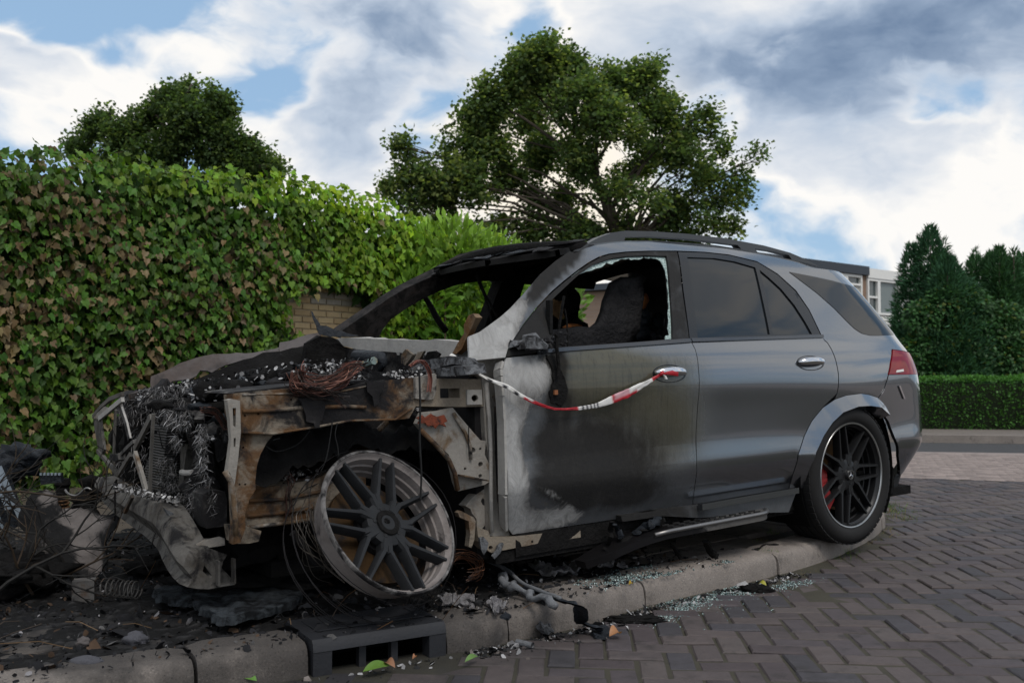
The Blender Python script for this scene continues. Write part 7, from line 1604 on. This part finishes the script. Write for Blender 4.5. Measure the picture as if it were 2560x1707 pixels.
# burnt twigs: the scorched shrub on the left
def burnt_bush():
    org = Vector((-2.35, 3.95, .1)); t = empty('burnt_shrub', tuple(org), 'leafless scorched shrub with dark twigs at the left edge', 'shrub')
    def grow(mb, p, d, L, r, lev, col):
        pts = [p]
        for i in range(4): d = (d + Vector(rand_dirs(1)[0]) * .28).normalized(); pts.append(pts[-1] + d * L / 4)
        mb.tube(pts, [r * (1 - .12 * i) for i in range(5)], 5, col)
        if lev:
            for k in range(3): grow(mb, pts[rng.integers(1, 5)], (d + Vector(rand_dirs(1)[0]) * .8).normalized(), L * .68, r * .58, lev - 1, col)
    for k in range(13):
        mb = MB(); c = (.012, .011, .010) if k % 5 else (.03, .02, .011)
        grow(mb, Vector((rng.uniform(-.5, .45), rng.uniform(-.45, .5), 0)), Vector((rng.uniform(-.2, .6), rng.uniform(-.3, .3), rng.uniform(.5, 1))).normalized(), rng.uniform(.25, .6), .010, 3, c); mb.build('twig', M_TWIG, t)
    for k in range(3):
        mb = MB(); a = on_ground(*zz('Q', (rng.uniform(-50, 250), rng.uniform(1150, 1600)))[0], .13) - org; grow(mb, a, Vector((rng.uniform(-1, 1), rng.uniform(-.5, .5), rng.uniform(.05, .5))).normalized(), rng.uniform(.2, .4), .007, 2, (.035, .022, .012)); mb.build('twig', M_TWIG, t)
M_TWIG = tinted('scorched_twig', .85, noise_var=.4, vscale=20)
burnt_bush()
mb = MB()
for k in range(170):                                   # fine wires and dry stalks in the soot
    x, y = soot_zone(); p0 = Vector((x, y, .115)); d = Vector((rng.normal(), rng.normal(), abs(rng.normal()) * .25)).normalized(); L = rng.uniform(.05, .22); cc = [(.10, .05, .02), (.02, .02, .02), (.05, .035, .025), (.13, .08, .04)][rng.integers(0, 4)]
    mb.tube([p0, p0 + d * L * .5 + Vector((0, 0, .012)), p0 + d * L + Vector(rand_dirs(1)[0]) * .02], .0016, 3, cc, False)
o = mb.build('fine_wire_litter', M_TWIG, debris, kind='stuff'); o.location = (1, -4.2, -.1)
# weeds in the joints
M_WEED = tinted('weed_blade', .6, noise_var=.3, trans=.2)
def weeds(name, spots, mat=M_WEED):
    P, D, C, S_ = [], [], [], []
    for (px, py, n, r, h, dry) in spots:
        q = on_ground(px, py, 0)
        for _ in range(n):
            x, y = q.x + rng.normal() * r, q.y + rng.normal() * r * 1.2; P.append((x, y, ground_z(x, y))); D.append((rng.normal() * .6, rng.normal() * .6, 1)); S_.append(h * rng.uniform(.4, 1.3)); C.append(np.array((.20, .15, .06) if rng.random() < dry else (.075, .14, .022)) * rng.uniform(.6, 1.4))
    P, D = np.array(P), np.array(D); S3 = np.stack([np.array(S_) * .5, S_, S_], 1)
    return scatter(name, [(-.05, 0, 0), (.05, 0, 0), (.04, .6, .05), (0, 1, .25), (-.04, .6, .05)], [(0, 1, 2), (0, 2, 4), (4, 2, 3)], P, frames(D, rand_dirs(len(P))), S3, np.array(C), mat, None, 'stuff')
i_ = lambda x, y: zz('I', (x, y))[0]
sp = [(*i_(1590, 150), 90, .05, .07, .05), (*i_(1620, 180), 110, .06, .06, .4), (*i_(1640, 70), 60, .05, .06, .2), (*i_(1680, 220), 80, .05, .05, .5), (*i_(1560, 290), 90, .07, .04, .7), (*i_(1480, 340), 80, .07, .03, .8), (*i_(1365, 405), 70, .04, .045, .15), (*i_(1350, 440), 60, .05, .03, .2), (*i_(960, 395), 30, .02, .045, .2), (*i_(940, 525), 40, .03, .025, .2), (*i_(1180, 520), 40, .05, .02, .4), (*i_(1750, 210), 40, .04, .03, .2), (*i_(1740, 180), 30, .03, .03, .2), (*i_(1060, 300), 30, .04, .03, .5), (*i_(880, 440), 40, .03, .02, .8), (*i_(1300, 505), 30, .05, .015, .7)]
for k in range(60): x_, y_ = rng.uniform(1750, 2340), rng.uniform(40, 420); sp.append((*i_(x_, y_), 5, .02, .012, .3))
weeds('weeds', sp)
# rough grass between pavement and garden wall
n = 5000; uu = rng.uniform(-3, 7, n); ww = rng.uniform(.05, 1.3, n); PG = np.array(WP0)[None] + np.outer(uu, WD) + np.outer(ww, WN); PG[:, 2] = .072
CG = np.where(rng.random((n, 1)) < .45, np.array((.13, .10, .05)), np.array((.05, .10, .02))) * rng.uniform(.5, 1.3, (n, 1)); DG = np.array((0, 0, 1.0))[None] + rng.normal(size=(n, 3)) * .6
sz = rng.uniform(.03, .09, n); scatter('grass', [(-.05, 0, 0), (.05, 0, 0), (.04, .6, .05), (0, 1, .25), (-.04, .6, .05)], [(0, 1, 2), (0, 2, 4), (4, 2, 3)], PG, frames(DG, rand_dirs(n)), np.stack([sz * .6, sz, sz], 1), CG, M_WEED, None, 'stuff')
